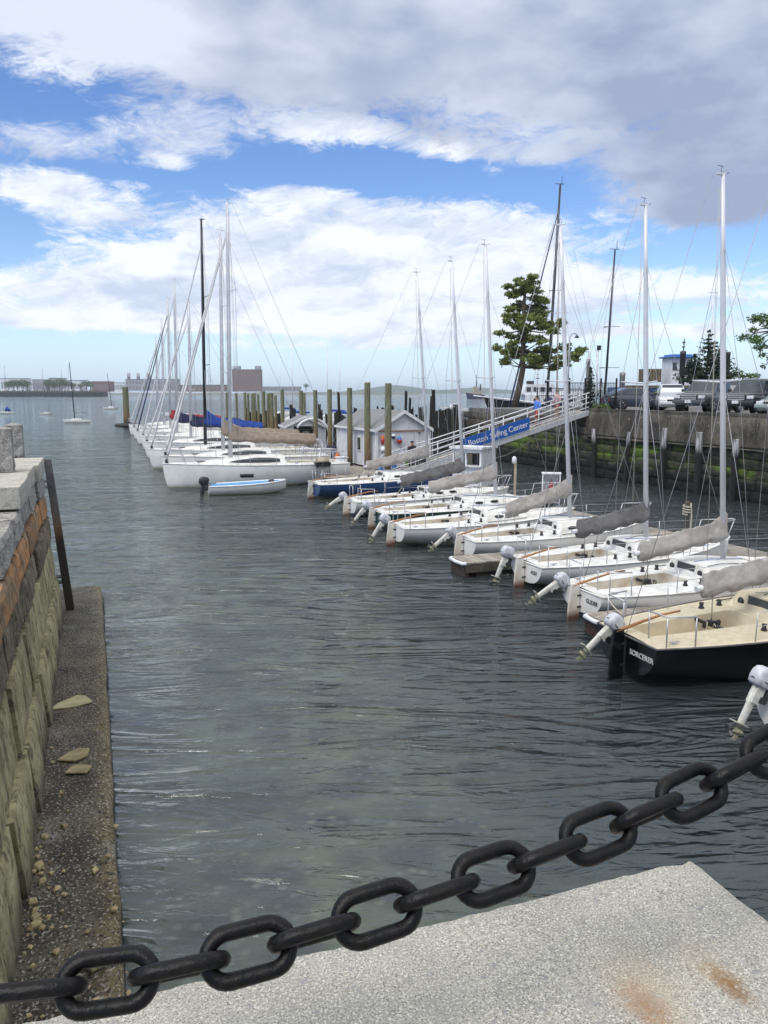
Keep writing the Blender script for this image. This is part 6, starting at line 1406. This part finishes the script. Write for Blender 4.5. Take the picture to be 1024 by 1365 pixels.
    mb.build('grille_bar', MT['alu'] if grille > 0.25 else MT['black'], g_)
    mb = MB(); mb.box((x1 + 0.04, 0, st[-1][1] + 0.14), (0.16, W_ * 0.94, 0.2)); mb.build('bumper', cap_m or paint, root, bevel=0.05)
    mb = MB(); mb.box((-0.02, 0, st[0][1] + 0.16), (0.16, W_ * 0.92, 0.2)); mb.build('bumper', cap_m or paint, root, bevel=0.05)
    if plate: mb = MB(); mb.box((x1 + 0.13, 0, st[-1][1] + 0.16), (0.02, 0.34, 0.16)); mb.build('number_plate', MT['whitepaint'], root)
    return root
ZQ = 3.645
SED = [(0.0, 0.35, 0.80, 0.86), (0.12, 0.28, 0.98, 0.95), (0.9, 0.22, 1.00, 1.0), (2.0, 0.2, 0.95, 1.0), (3.2, 0.22, 0.90, 1.0), (3.9, 0.24, 0.82, 0.97), (4.3, 0.28, 0.72, 0.90), (4.45, 0.36, 0.62, 0.78)]
SEDG = [(0.25, 1.0), (0.75, 1.30), (1.25, 1.45), (2.2, 1.46), (2.6, 1.36), (3.35, 0.93)]
TRK = [(0.0, 0.5, 1.12, 0.96), (0.1, 0.45, 1.18, 1.0), (1.9, 0.42, 1.18, 1.0), (3.4, 0.42, 1.15, 1.0), (4.4, 0.42, 1.14, 0.99), (5.2, 0.44, 1.08, 0.96), (5.45, 0.5, 0.98, 0.9)]
TRKG = [(1.95, 1.2), (2.05, 1.78), (2.3, 1.86), (3.2, 1.88), (3.5, 1.80), (4.25, 1.16)]
SUVG = [(0.1, 1.2), (0.45, 1.72), (0.8, 1.86), (3.2, 1.90), (3.5, 1.80), (4.25, 1.16)]
def face(px, D): return (gx(px, D, 3.7), D, ZQ)
vehicle('dark blue grey sedan parked side on, leftmost of the parked cars', 'parked_car', 'car', face(806, 53.5), R(4), carpaint('slate_paint', (0.035, 0.045, 0.075)), SED, SEDG, (0.85, 3.5), 0.33, 1.76)
def nose(px, D, yaw, Lc): return (gx(px, D, 3.7) - Lc * math.cos(yaw), D - Lc * math.sin(yaw), ZQ)
yv = R(-136)
vehicle('dark grey pickup truck with bright grille facing the water', 'pickup_truck', 'truck', nose(918, 44.6, yv, 5.4), yv, carpaint('charcoal_paint', (0.055, 0.062, 0.07)), TRK, TRKG, (1.1, 4.5), 0.40, 1.98, grille=0.32)
vehicle('black pickup truck partly hidden by the tallest white mast', 'pickup_truck', 'truck', nose(981, 41.8, R(-138), 5.4), R(-138), carpaint('black_paint', (0.012, 0.016, 0.02)), TRK, TRKG, (1.1, 4.5), 0.42, 2.0, grille=0.32)
vehicle('silver green car cut by the right edge of the parked row', 'parked_car', 'car', nose(1029, 38.6, R(-138), 4.4), R(-138), carpaint('silver_green_paint', (0.26, 0.32, 0.31)), SED, SEDG, (0.85, 3.5), 0.33, 1.76, grille=0.16)
vehicle('white car mostly hidden behind the dark grey pickup', 'parked_car', 'car', nose(898, 49.5, R(-105), 4.4), R(-105), carpaint('white_paint', (0.6, 0.62, 0.64)), SED, [(p[0], p[1] + 0.22) for p in SEDG], (0.85, 3.5), 0.34, 1.8, grille=0.2)
vehicle('tall pale van behind the two dark pickups', 'parked_van', 'van', nose(978, 52.5, R(-100), 5.2), R(-100), carpaint('pale_van_paint', (0.22, 0.225, 0.23)), TRK, [(p[0], p[1] + 0.12) for p in SUVG], (1.1, 4.5), 0.38, 2.0)
# kerb stops, fence, lamps and bollards on the quay
random.seed(9)
for k, (px, D) in enumerate(((832, 49), (900, 42.2), (938, 40.6))):
    mb = MB(); mb.hexa([(-0.9, -0.1, 0), (0.9, -0.1, 0), (0.9, 0.1, 0), (-0.9, 0.1, 0)], [(-0.88, -0.06, 0.14), (0.88, -0.06, 0.14), (0.88, 0.06, 0.14), (-0.88, 0.06, 0.14)])
    o = mb.build('wheel_stop', MT['concrete'], None, (gx(px, D, 3.7), D, 3.62), RWZ, bevel=0.02); tag(o, ('low concrete wheel stop in front of the dark sedan', 'low concrete wheel stop in front of the grey pickup', 'low concrete wheel stop between the two pickups')[k], 'wheel stop', 'wheel stops on the quay')
fe = thing('iron_fence', 'black iron railing with tall bars on the quay between the gangway and the sedan', 'fence', (gx(758, 52, 3.7), 52, 3.62), R(8))
Lf = 3.2
for k in range(4): mb = MB(); mb.box((Lf * k / 3, 0, 1.0), (0.09, 0.09, 2.0)); mb.lathe([(0.06, 2.0), (0.06, 2.06), (0, 2.12)], 8, (Lf * k / 3, 0, 0)); mb.build('fence_post', MT['iron'], fe)
mb = MB()
for k in range(30):
    if k % 10: mb.box((Lf * k / 30, 0, 0.95), (0.025, 0.025, 1.7))
for z in (0.15, 0.95, 1.78): mb.box((Lf / 2, 0, z), (Lf, 0.035, 0.045))
mb.build('railing_panel', MT['iron'], fe)
fe2 = thing('iron_fence', 'lower black railing behind the white yacht tender at the pine tree', 'fence', (gx(716, 60, 3.7), 60, 3.55), R(10))
for k in range(4): mb = MB(); mb.box((2.4 * k / 3, 0, 0.8), (0.06, 0.06, 1.6)); mb.build('fence_post', MT['iron'], fe2)
mb = MB(); [mb.box((1.2, 0, z), (2.4, 0.03, 0.04)) for z in (0.3, 1.0, 1.55)]; [mb.box((0.16 * k, 0, 0.9), (0.02, 0.02, 1.25)) for k in range(1, 15)]; mb.build('railing_panel', MT['iron'], fe2)
def lamp(label, px, ytop, D, arm):
    z0 = 3.62; h = gz(ytop, D) - z0; root = thing('street_lamp', label, 'lamp', (gx(px, D, 6), D, z0), 0, 'lamp posts on the right quay')
    mb = MB()
    if arm: mb.tube([(0, 0, 0), (0, 0, h - 0.25), (0.08, 0, h - 0.06), (0.25, 0, h), (0.40, 0, h - 0.05), (0.44, 0, h - 0.16)], 0.045, 8)
    else: mb.tube([(0, 0, 0), (0, 0, h)], 0.05, 8)
    mb.build('post', MT['galv'], root); mb = MB()
    if arm: mb.lathe([(0.03, 0), (0.10, -0.05), (0.14, -0.16), (0.0, -0.17)], 12, (0.44, 0, h - 0.13))
    else: mb.box((0.06, 0, h - 0.12), (0.22, 0.18, 0.28))
    mb.build('lamp_head', MT['black'], root, bevel=0.0)
lamp('thin lamp post with a curved arm beside the pine tree', 758, 444, 50, True)
lamp('thin grey lamp post with a square head by the small evergreen', 796, 461, 50, False)
def steelpile(label, px, yt, D, w, m=MT['darkmast']):
    z1 = gz(yt, D); mb = MB(); mb.lathe([(w / 2, -2), (w / 2, z1 - 0.35), (w / 2 * 1.08, z1 - 0.33), (w / 2 * 1.08, z1 - 0.05), (w / 2 * 0.8, z1)], 14)
    o = mb.build('steel_pile', m, None, (gx(px, D, 5), D, 0)); tag(o, label, 'pile', 'large piles behind the parked cars')
MT['purplesteel'] = mat('dull_steel', (0.055, 0.04, 0.055), (0.035, 0.03, 0.04), 3, 0.7)
steelpile('thick dark steel pile in front of the white wheelhouse', 908, 468, 78, 0.52, MT['purplesteel'])
steelpile('thick dark steel pile right of the spruce', 967.5, 469, 78, 0.46, MT['purplesteel'])
steelpile('grey green pile behind the small evergreen', 783, 478, 74, 0.34, MT['fender'])
steelpile('stout pale pile behind the sedan windscreen', 829, 496, 74, 0.5, MT['fender'])

# ================================================================== larger vessels
def lofthull(mb, L_, Bm, fb0, fb1, rake=1.0, m=0, n=20, zb=-0.4):
    rows = []
    for i in range(n + 1):
        s = i / n; b_ = Bm / 2 * (1 if s < 0.6 else max(0.01, 1 - ((s - 0.6) / 0.4) ** 2.2)) * (0.85 + 0.15 * min(1, s * 4)); z1 = fb0 + (fb1 - fb0) * s ** 2
        rows.append([(s * L_ + rake * s ** 3 * f, y * b_, z) for f, y, z in ((1, 1, z1), (0.6, 0.97, z1 * 0.5), (0, 0.85, zb), (0, 0, zb - 0.2), (0, -0.85, zb), (0.6, -0.97, z1 * 0.5), (1, -1, z1))])
    mb.grid(rows, m); mb.add(rows[0], [list(range(7))], m); mb.add([r[0] for r in rows] + [r[6] for r in rows][::-1], [list(range(2 * n + 2))], m)
    return rows
DS = 108
sh = thing('motor_vessel', 'large black hulled vessel with white wheelhouse moored beyond the quay, behind the pine', 'ship', (gx(806, DS, 2), DS + 3, 0), R(180))
mb = MB(); lofthull(mb, 14.0, 5.0, 2.7, 4.1, 2.0); mb.build('hull', MT['blackhull'], sh)
mb = MB(); mb.tube([(0, 2.5, 2.75), (7, 2.55, 3.1), (12, 2.0, 3.75), (16.0, 0.05, 4.2)], 0.09, 6); mb.tube([(0, -2.5, 2.75), (7, -2.55, 3.1), (12, -2.0, 3.75), (16.0, -0.05, 4.2)], 0.09, 6); mb.tube([(15.5, 0, 4.1), (17.4, 0, 4.35)], 0.10, 6); mb.build('gunwale', MT['whitepaint'], sh)
mb = MB(); mb.box((6.0, 0, 3.7), (9.0, 3.6, 1.6)); mb.prism([(6.2, 4.5), (11.0, 4.5), (10.3, 5.9), (6.6, 5.9)], -1.5, 1.5, 'Y'); mb.box((3.0, 0, 4.75), (4.5, 3.0, 0.5)); mb.build('superstructure', MT['whitepaint'], sh)
for k in range(4): mb = MB(); mb.box((7.2 + 0.95 * k, 1.52, 5.2), (0.6, 0.05, 0.6)); mb.build('window', MT['glass'], sh)
for k in range(5): mb = MB(); mb.box((2.6 + 1.6 * k, 1.83, 3.8), (0.8, 0.05, 0.4)); mb.build('window', MT['glass'], sh)
mb = MB(); mb.tube([(8.6, 0, 5.9), (8.6, 0, 8.0)], 0.07, 6); mb.tube([(8.6, -0.9, 7.2), (8.6, 0.9, 7.2)], 0.04, 6); mb.box((8.6, 0, 6.7), (0.25, 1.4, 0.14)); mb.lathe([(0, 0), (0.3, 0.15), (0.3, 0.4), (0, 0.6)], 10, (7.4, 0.5, 5.95)); mb.box((9.6, 0, 6.1), (0.9, 1.0, 0.5)); mb.build('antenna_mast', MT['black'], sh)
def bigyacht(label, pxt, yt, pxb, D, L_, hull='blackhull', cover='cover_navy', w=0.17, mm='darkmast', furl='cover_navy', sprd=2):
    z1 = gz(yt, D); x1 = gx(pxt, D, z1); zb = 1.9; xb = gx(pxb, D, zb); root = thing('sailing_yacht', label, 'yacht', (xb + L_ * 0.6, D, 0), R(180), 'tall masted yachts beyond the right quay')
    X = lambda x: root.location.x - x
    mb = MB(); lofthull(mb, L_, L_ * 0.27, 1.3, 1.7, 0.9); mb.build('hull', MT[hull], root); mb = MB(); mb.prism([(L_ * 0.3, 1.3), (L_ * 0.72, 1.4), (L_ * 0.62, 1.95), (L_ * 0.34, 2.0)], -L_ * 0.08, L_ * 0.08, 'Y'); mb.build('cabin_trunk', MT['deck'], root)
    a = Vector((X(xb), 0, 1.5)); c = Vector((X(x1), 0, z1)); mb = MB(); mb.tube([a, a.lerp(c, 0.6), c], [w, w, w * 0.7], 10); mb.tube([c + Vector((-0.2, 0, 0)), c + Vector((-0.2, 0, 1.0))], 0.03, 5); mb.tube([c + Vector((-0.5, 0, 0.05)), c + Vector((0.6, 0, 0.1))], 0.04, 5); ms = mb.build('mast', MT[mm], root)
    tips = []; mb = MB()
    for k in range(sprd):
        p = a.lerp(c, (0.32, 0.56, 0.78)[k]); d_ = (1.6, 1.3, 1.0)[k]
        mb.tube([p + Vector((0.3, -d_, 0)), p, p + Vector((0.3, d_, 0))], 0.035, 5); mb.tube([p + Vector((-d_ * 0.9, 0, 0)), p + Vector((d_ * 0.5, 0, 0))], 0.03, 5); tips.append((p, d_))
    mb.build('spreader', MT[mm], ms)
    mb = MB(); mb.tube([c, (0.1, 0, 1.5)], 0.016, 5); mb.build('backstay', MT['wire'], root); mb = MB(); mb.tube([a.lerp(c, 0.93), (L_ * 0.97, 0, 1.8)], 0.02, 5)
    for sg in (-1, 1): mb.tube([a.lerp(c, 0.93)] + [p + Vector((0.3, sg * d_, 0)) for p, d_ in tips[::-1]] + [(a.x + 0.3, sg * L_ * 0.12, 1.5)], 0.014, 5)
    mb.build('forestay', MT['wire'], root)
    if furl:
        p0 = Vector((L_ * 0.96, 0, 2.0)); p1 = a.lerp(c, 0.90); mb = MB(); mb.tube([p0.lerp(p1, k / 12) for k in range(13)], [0.05] + [0.11 - 0.05 * k / 12 for k in range(1, 12)] + [0.03], 8); mb.build('furled_headsail', MT[furl], root)
    if cover:
        mb = MB(); mb.tube([a + Vector((0.1, 0, 2.6)), a + Vector((-L_ * 0.12, 0, 1.3)), a + Vector((-L_ * 0.3, 0, 1.1))], [0.45, 0.4, 0.2], 10, flat=0.6); mb.build('boom_cover', MT[cover], root)
bigyacht('tall black masted yacht with navy furled sail behind the pine tree', 747, 246, 728, 100, 13.5)
bigyacht('grey masted yacht hidden behind the quay, between pine and fence', 746, 300, 742, 96, 9.5, mm='alu', furl=None, w=0.10)
bigyacht('yacht with a thin raked black mast rising above the sedan', 820, 333, 804, 92, 10.0, w=0.13, furl=None)
bigyacht('yacht whose grey mast stands behind the two topped spruce', 951, 391, 943, 90, 9.0, mm='alu', w=0.10, furl=None, cover=None)
def masty(label, px, yt, yb, D, r):
    root = thing('moored_sailboat', label, 'sailboat', (gx(px, D, 0), D, 0), R(random.uniform(150, 215)), 'sailboats moored beyond the piles')
    mb = MB(); lofthull(mb, 6.5, 2.1, 0.75, 1.0, 0.5); mb.build('hull', MT['gelcoat'], root); mb = MB(); mb.prism([(1.6, 0.8), (4.6, 0.9), (4.0, 1.25), (1.9, 1.25)], -0.6, 0.6, 'Y'); mb.build('cabin_trunk', MT['deck'], root)
    mb = MB(); mb.tube([(3.7, 0, 0.9), (3.6, 0, gz(yt, D))], r, 6); mb.build('mast', MT['alu'], root); mb = MB(); mb.tube([(3.6, 0, 1.9), (0.8, 0, 1.8)], [0.22, 0.12], 8); mb.build('boom_cover', MT['cover_blue'], root)
random.seed(14)
for px, yt, D, lab in ((419, 459, 120, 'small sailboat with a thin mast beyond the piles left of the shed'), (466, 462, 132, 'small sailboat whose mast shows above the pile at the shed corner'), (486, 470, 118, 'small sailboat with slightly shorter mast next right beyond the piles'),
                       (398.5, 478, 150, 'far sailboat with a short looking mast beyond the leftmost dock piles'), (827, 449, 88, 'sailboat mast showing above the sedan roof beside the raked black mast'), (760, 444, 86, 'sailboat with pale mast right behind the curved lamp post')):
    masty(lab, px, yt, 0, D, 0.055 if D > 100 else 0.05)
fy_ = thing('ferry', 'blue hulled ferry with white wheelhouse and blue roof behind the parked cars', 'ferry', (gx(838, 92, 4), 92, 0), R(4))
FL = gx(915, 92, 4) - gx(838, 92, 4)
mb = MB(); mb.box((FL / 2 + 2, 2.2, 3.1), (FL + 6, 4.4, 4.6)); mb.build('hull', MT['bluehull'], fy_, bevel=0.1)
mb = MB(); mb.box((FL / 2 + 2, -0.03, 5.45), (FL + 6.1, 0.1, 0.28)); mb.build('rail_band', MT['brownstone'], fy_)
zc = gz(505, 92); zt_ = gz(478, 92)
mb = MB(); mb.box((FL - 0.4, 1.6, (zc + zt_) / 2 - 0.3), (2.5, 2.6, zt_ - zc + 0.9)); mb.build('wheelhouse', MT['whitepaint'], fy_)
for k in range(3): mb = MB(); mb.box((FL - 1.25 + 0.85 * k, 0.28, zt_ - 0.85), (0.5, 0.06, 0.9)); mb.build('window', MT['glass'], fy_)
mb = MB(); mb.box((FL - 0.4, 1.5, zt_ + 0.22), (3.2, 3.4, 0.18)); mb.box((FL - 0.4, 1.5, zt_ + 0.4), (2.4, 2.4, 0.25)); mb.build('roof', MT['bluepaint'], fy_, bevel=0.05)
mb = MB(); mb.tube([(FL + 0.2, 1.5, zt_ + 0.4), (FL + 0.25, 1.5, zt_ + 2.3)], 0.07, 6); [mb.box((FL + 0.2, 1.5, zt_ + 0.9 + 0.5 * k), (0.3, 0.3, 0.12)) for k in range(3)]; mb.build('signal_mast', MT['black'], fy_)
mb = MB(); mb.box((FL - 3.6, 1.6, zc + 0.4), (2.0, 1.8, 1.5)); mb.build('deck_box', MT['brownstone'], fy_)
DTG = 620
tg = thing('tugboat', 'distant tugboat with dark hull and tan upper works out in the harbour', 'tugboat', (gx(646, DTG, 2), DTG, 0), R(183))
mb = MB(); lofthull(mb, 13.5, 5, 3.0, 4.6, 1.0); mb.build('hull', MT['cover_navy'], tg); mb = MB(); mb.prism([(2, 3.2), (10.5, 3.5), (9.6, 6.4), (3.5, 6.0)], -1.8, 1.8, 'Y'); mb.prism([(5.2, 6.2), (9.2, 6.4), (8.8, 9.2), (5.6, 9.2)], -1.4, 1.4, 'Y'); mb.build('deckhouse', MT['tan'], tg)
mb = MB(); mb.tube([(6.5, 0, 9), (6.6, 0, 18)], [0.35, 0.12], 6); mb.tube([(3.4, 0, 6), (3.2, 0, 11)], 0.6, 8); mb.tube([(6.5, -1.5, 13), (6.5, 1.5, 13)], 0.12, 5); mb.build('mast', MT['black'], tg)
cbt = thing('motorboat', 'small white motorboat with a low cabin out beyond the leaning masts', 'motorboat', (gx(623, 200, 1), 200, 0), R(182))
mb = MB(); lofthull(mb, 6.0, 2.2, 0.9, 1.3, 0.6); mb.build('hull', MT['gelcoat'], cbt); mb = MB(); mb.prism([(2.0, 1.0), (4.5, 1.1), (4.0, 2.0), (2.2, 2.1)], -0.8, 0.8, 'Y'); mb.build('cabin', MT['whitepaint'], cbt); mb = MB(); mb.box((3.0, -0.82, 1.6), (1.4, 0.06, 0.45)); mb.box((3.0, 0.82, 1.6), (1.4, 0.06, 0.45)); mb.build('window', MT['glass'], cbt)
# boats at moorings on the open water to the left
def moored(label, px, D, L_, yaw, mast_y=None, cover=None, lean=0.0):
    root = thing('moored_boat', label, 'boat', (gx(px, D, 0), D, 0), yaw, 'boats on moorings to the left')
    co, si = math.cos(yaw), math.sin(yaw); root.location.x -= co * L_ / 2; root.location.y -= si * L_ / 2
    mb = MB(); lofthull(mb, L_, L_ * 0.3, L_ * 0.10, L_ * 0.14, 0.4, zb=-0.3); mb.build('hull', MT['gelcoat'], root)
    mb = MB(); mb.prism([(L_ * 0.35, L_ * 0.1), (L_ * 0.75, L_ * 0.125), (L_ * 0.66, L_ * 0.17), (L_ * 0.38, L_ * 0.175)], -L_ * 0.07, L_ * 0.07, 'Y'); mb.build('cabin_trunk', MT['deck'], root)
    if mast_y:
        zt = gz(mast_y, D); mb = MB(); mb.tube([(L_ * 0.6, 0, L_ * 0.1), (L_ * 0.6 + lean, 0, zt)], [0.09, 0.06], 6); mb.build('mast', MT['darkmast'], root); mb = MB(); mb.tube([(L_ * 0.6 + lean, 0, zt), (L_ * 0.98, 0, L_ * 0.14)], 0.02, 4); mb.tube([(L_ * 0.6, 0, 1.7), (L_ * 0.15, 0, 1.6)], 0.07, 6); mb.build('boom', MT['wire'], root)
    if cover: mb = MB(); mb.tube([(L_ * 0.62, 0, L_ * 0.16), (L_ * 0.5, 0, L_ * 0.34), (L_ * 0.3, 0, L_ * 0.18)], [0.3, 0.55, 0.3], 8); mb.build('canopy', MT[cover], root)
moored('small white moored boat with a blue canopy at the left edge', 10, 186, 3.0, R(175), None, 'cover_blue')
moored('small white moored dinghy without a mast, second from the left edge', 61, 178, 2.5, R(10))
moored('white moored sloop with a bare dark mast, nearest on the open water', 103.5, 129, 3.9, R(190), 483, None, 0.35)
moored('white moored sloop farther out with a slim leaning mast', 147.5, 236, 4.0, R(5), 497, None, -0.9)
# far shore on the left: wharf, trees, sheds, power house, brick block
FD = 950
wf = thing('wharf', 'long dark timber wharf along the far left shore', 'wharf', (0, 0, 0))
xa, xb = gx(-90, FD, 2), gx(140, FD, 2)
mb = MB(); mb.box(((xa + xb) / 2, FD, 5.6), (xb - xa, 26, 1.4)); mb.build('deck', MT['brownstone'], wf)
mb = MB(); [mb.tube([(xa + (xb - xa) * (k + 0.5) / 70, FD - 12.6, -1), (xa + (xb - xa) * (k + 0.5) / 70, FD - 12.6, 6.5 + (k % 3) * 0.5)], 0.85, 6) for k in range(70)]; o = mb.build('timber_fendering', MT['oldpile'], wf)
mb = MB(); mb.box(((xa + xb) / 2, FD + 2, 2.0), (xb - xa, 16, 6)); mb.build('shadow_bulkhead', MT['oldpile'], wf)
random.seed(17)
def farbox(label, name, cat, x0, x1, yt, yb, D, m, extra=None, wins=None):
    root = thing(name, label, cat, (gx(x0, D, 5), D, 0)); w = gx(x1, D, 5) - gx(x0, D, 5); z1 = gz(yt, D); z0 = gz(yb, D)
    mb = MB(); mb.box((w / 2, 10, (z0 + z1) / 2), (w, 20, z1 - z0)); mb.build('wall', m, root)
    mb = MB(); mb.box((w / 2, 10, z1 + 0.4), (w * 1.02, 20.6, 0.8)); mb.build('roof', MT['shingle'], root)
    if wins:
        nx, nz, mm = wins
        mb = MB()
        for i in range(nx):
            for j in range(nz): mb.box((w * (i + 0.5) / nx, -0.05, z0 + (z1 - z0) * (j + 0.6) / (nz + 0.2)), (w / nx * 0.5, 0.3, (z1 - z0) / nz * 0.5))
        mb.build('window_rows', mm, root)
    return root, w, z0, z1
MT['brick'] = mat('red_brick', (0.24, 0.12, 0.105), (0.19, 0.095, 0.085), 0.15, 0.9)
MT['palegrey'] = mat('pale_grey_concrete', (0.34, 0.34, 0.36), (0.28, 0.28, 0.30), 0.1, 0.8)
bb, w, z0, z1 = farbox('big dark red brick block standing beyond the masts on the far shore', 'brick_building', 'building', 310, 347.5, 493, 522, 1150, MT['brick'], wins=(14, 9, MT['shingle']))
for f0, f1 in ((0.03, 0.26), (0.80, 0.98)): mb = MB(); mb.box((w * (f0 + f1) / 2, 10, z1 + 3.2), (w * (f1 - f0), 12, 5.0)); mb.build('roof_house', MT['palegrey'], bb)
pb, w, z0, z1 = farbox('pale grey power house with three pairs of chimneys on the far shore', 'power_house', 'building', 168, 236, 506, 521, 1250, MT['palegrey'], wins=(16, 2, MT['shingle']))
for px in (170.5, 172.7, 183.2, 185.5, 197.2, 199.6):
    z_ = gz(497, 1250); mb = MB(); mb.tube([(gx(px, 1250, 5) - pb.location.x, 4, z1), (gx(px, 1250, 5) - pb.location.x, 4, z_)], [1.3, 1.1], 8); mb.build('chimney', MT['palegrey'], pb)
for k, (x0, x1, yt, m, lab) in enumerate(((2, 34, 505, 'whitepaint', 'long low white shed at the left end of the far wharf'), (44, 62, 506.5, 'palegrey', 'low grey shed between the far wharf trees'), (66, 82, 504.5, 'palegrey', 'taller pale hall behind the far wharf trees'), (84, 108, 507.5, 'whitepaint', 'low pale terminal behind the right of the far trees'), (122, 146, 509, 'brick', 'brown low building at the right end of the far wharf'), (148, 168, 510.5, 'whitepaint', 'white roofed low building left of the power house'), (238, 300, 513.5, 'brick', 'low reddish row of buildings behind the furled white sails'), (350, 400, 516, 'palegrey', 'low pale terminal right of the far brick block'))):
    farbox(lab, 'far_building', 'building', x0, x1, yt, 522, 1060 if k < 5 else 1300, MT[m], wins=(10, 1, MT['shingle']))
def fartree(label, px, py, r, D, seed):
    random.seed(seed); R_ = r * D / 1060; root = thing('far_tree', label, 'tree', (gx(px, D, 6), D, gz(521.5, D)), 0, 'trees along the far wharf'); fo = MB(); h = gz(py, D) - root.location.z
    for _ in range(int(150 * r / 5)):
        d_ = rnd_dir(); q = random.random() ** 0.4; tuft(fo, Vector((d_.x * R_ * q * 1.2, d_.y * R_ * q, h + d_.z * R_ * q * 0.8)), R_ * 0.28, 3, 0)
    fo.build('crown', MT['leaf'], root, fix=False); mb = MB(); mb.tube([(0, 0, 0), (0, 0, h)], 0.5, 6); mb.build('trunk', MT['bark'], root)
ft = [(12, 512, 5), (18, 511, 5.5), (24, 511, 5.5), (31, 511, 6), (37, 512, 5), (66, 511, 6), (73, 512, 5.5), (80, 510, 6), (87, 511, 5), (92, 512, 4.5), (98, 513, 4), (116, 511, 5), (121, 513, 4), (108, 514, 3.5)]
nm = ['leftmost', 'second', 'third', 'fourth', 'fifth', 'sixth', 'seventh', 'eighth', 'ninth', 'tenth', 'eleventh', 'thirteenth', 'last', 'twelfth']
for k, (px, py, r) in enumerate(ft): fartree('round green tree on the far wharf, %s of the row counted from the left' % nm[k], px, py, r, 985, k)
fartree('lone dark tree on the far shore right of the brick block', 408, 514, 3.5, 1300, 44)
for k, (px, yt) in enumerate(((8, 488), (58, 492), (83, 493))):
    D = 1000; mb = MB(); mb.tube([(0, 0, gz(520, D)), (0, 0, gz(yt, D))], [0.5, 0.25], 6); mb.box((0, 0, gz(yt, D)), (1.6, 0.5, 0.4)); o = mb.build('flood_mast', MT['wire'], None, (gx(px, D, 10), D, 0)); tag(o, ('tall thin light mast at the left end of the far wharf', 'thin light mast between the two far tree clumps', 'thin light mast over the second far tree clump')[k], 'light mast', 'light masts on the far wharf')
# ------------------------------------------------------------------ haze over the harbour
hz = bpy.data.materials.new('harbour_haze'); hz.use_nodes = True; T = NT(hz.node_tree); T.n.clear()
pv = T.node('ShaderNodeVolumePrincipled'); pv.inputs['Color'].default_value = (0.80, 0.90, 1.0, 1); pv.inputs['Density'].default_value = HAZE; pv.inputs['Anisotropy'].default_value = 0.0
o = T.node('ShaderNodeOutputMaterial'); T.l.new(pv.outputs[0], o.inputs[1])
if HAZE > 0:
    mb = MB(); mb.box((0, 3300, 25), (12000, 6800, 68)); ob = mb.build('haze', hz); ob['kind'] = 'stuff'
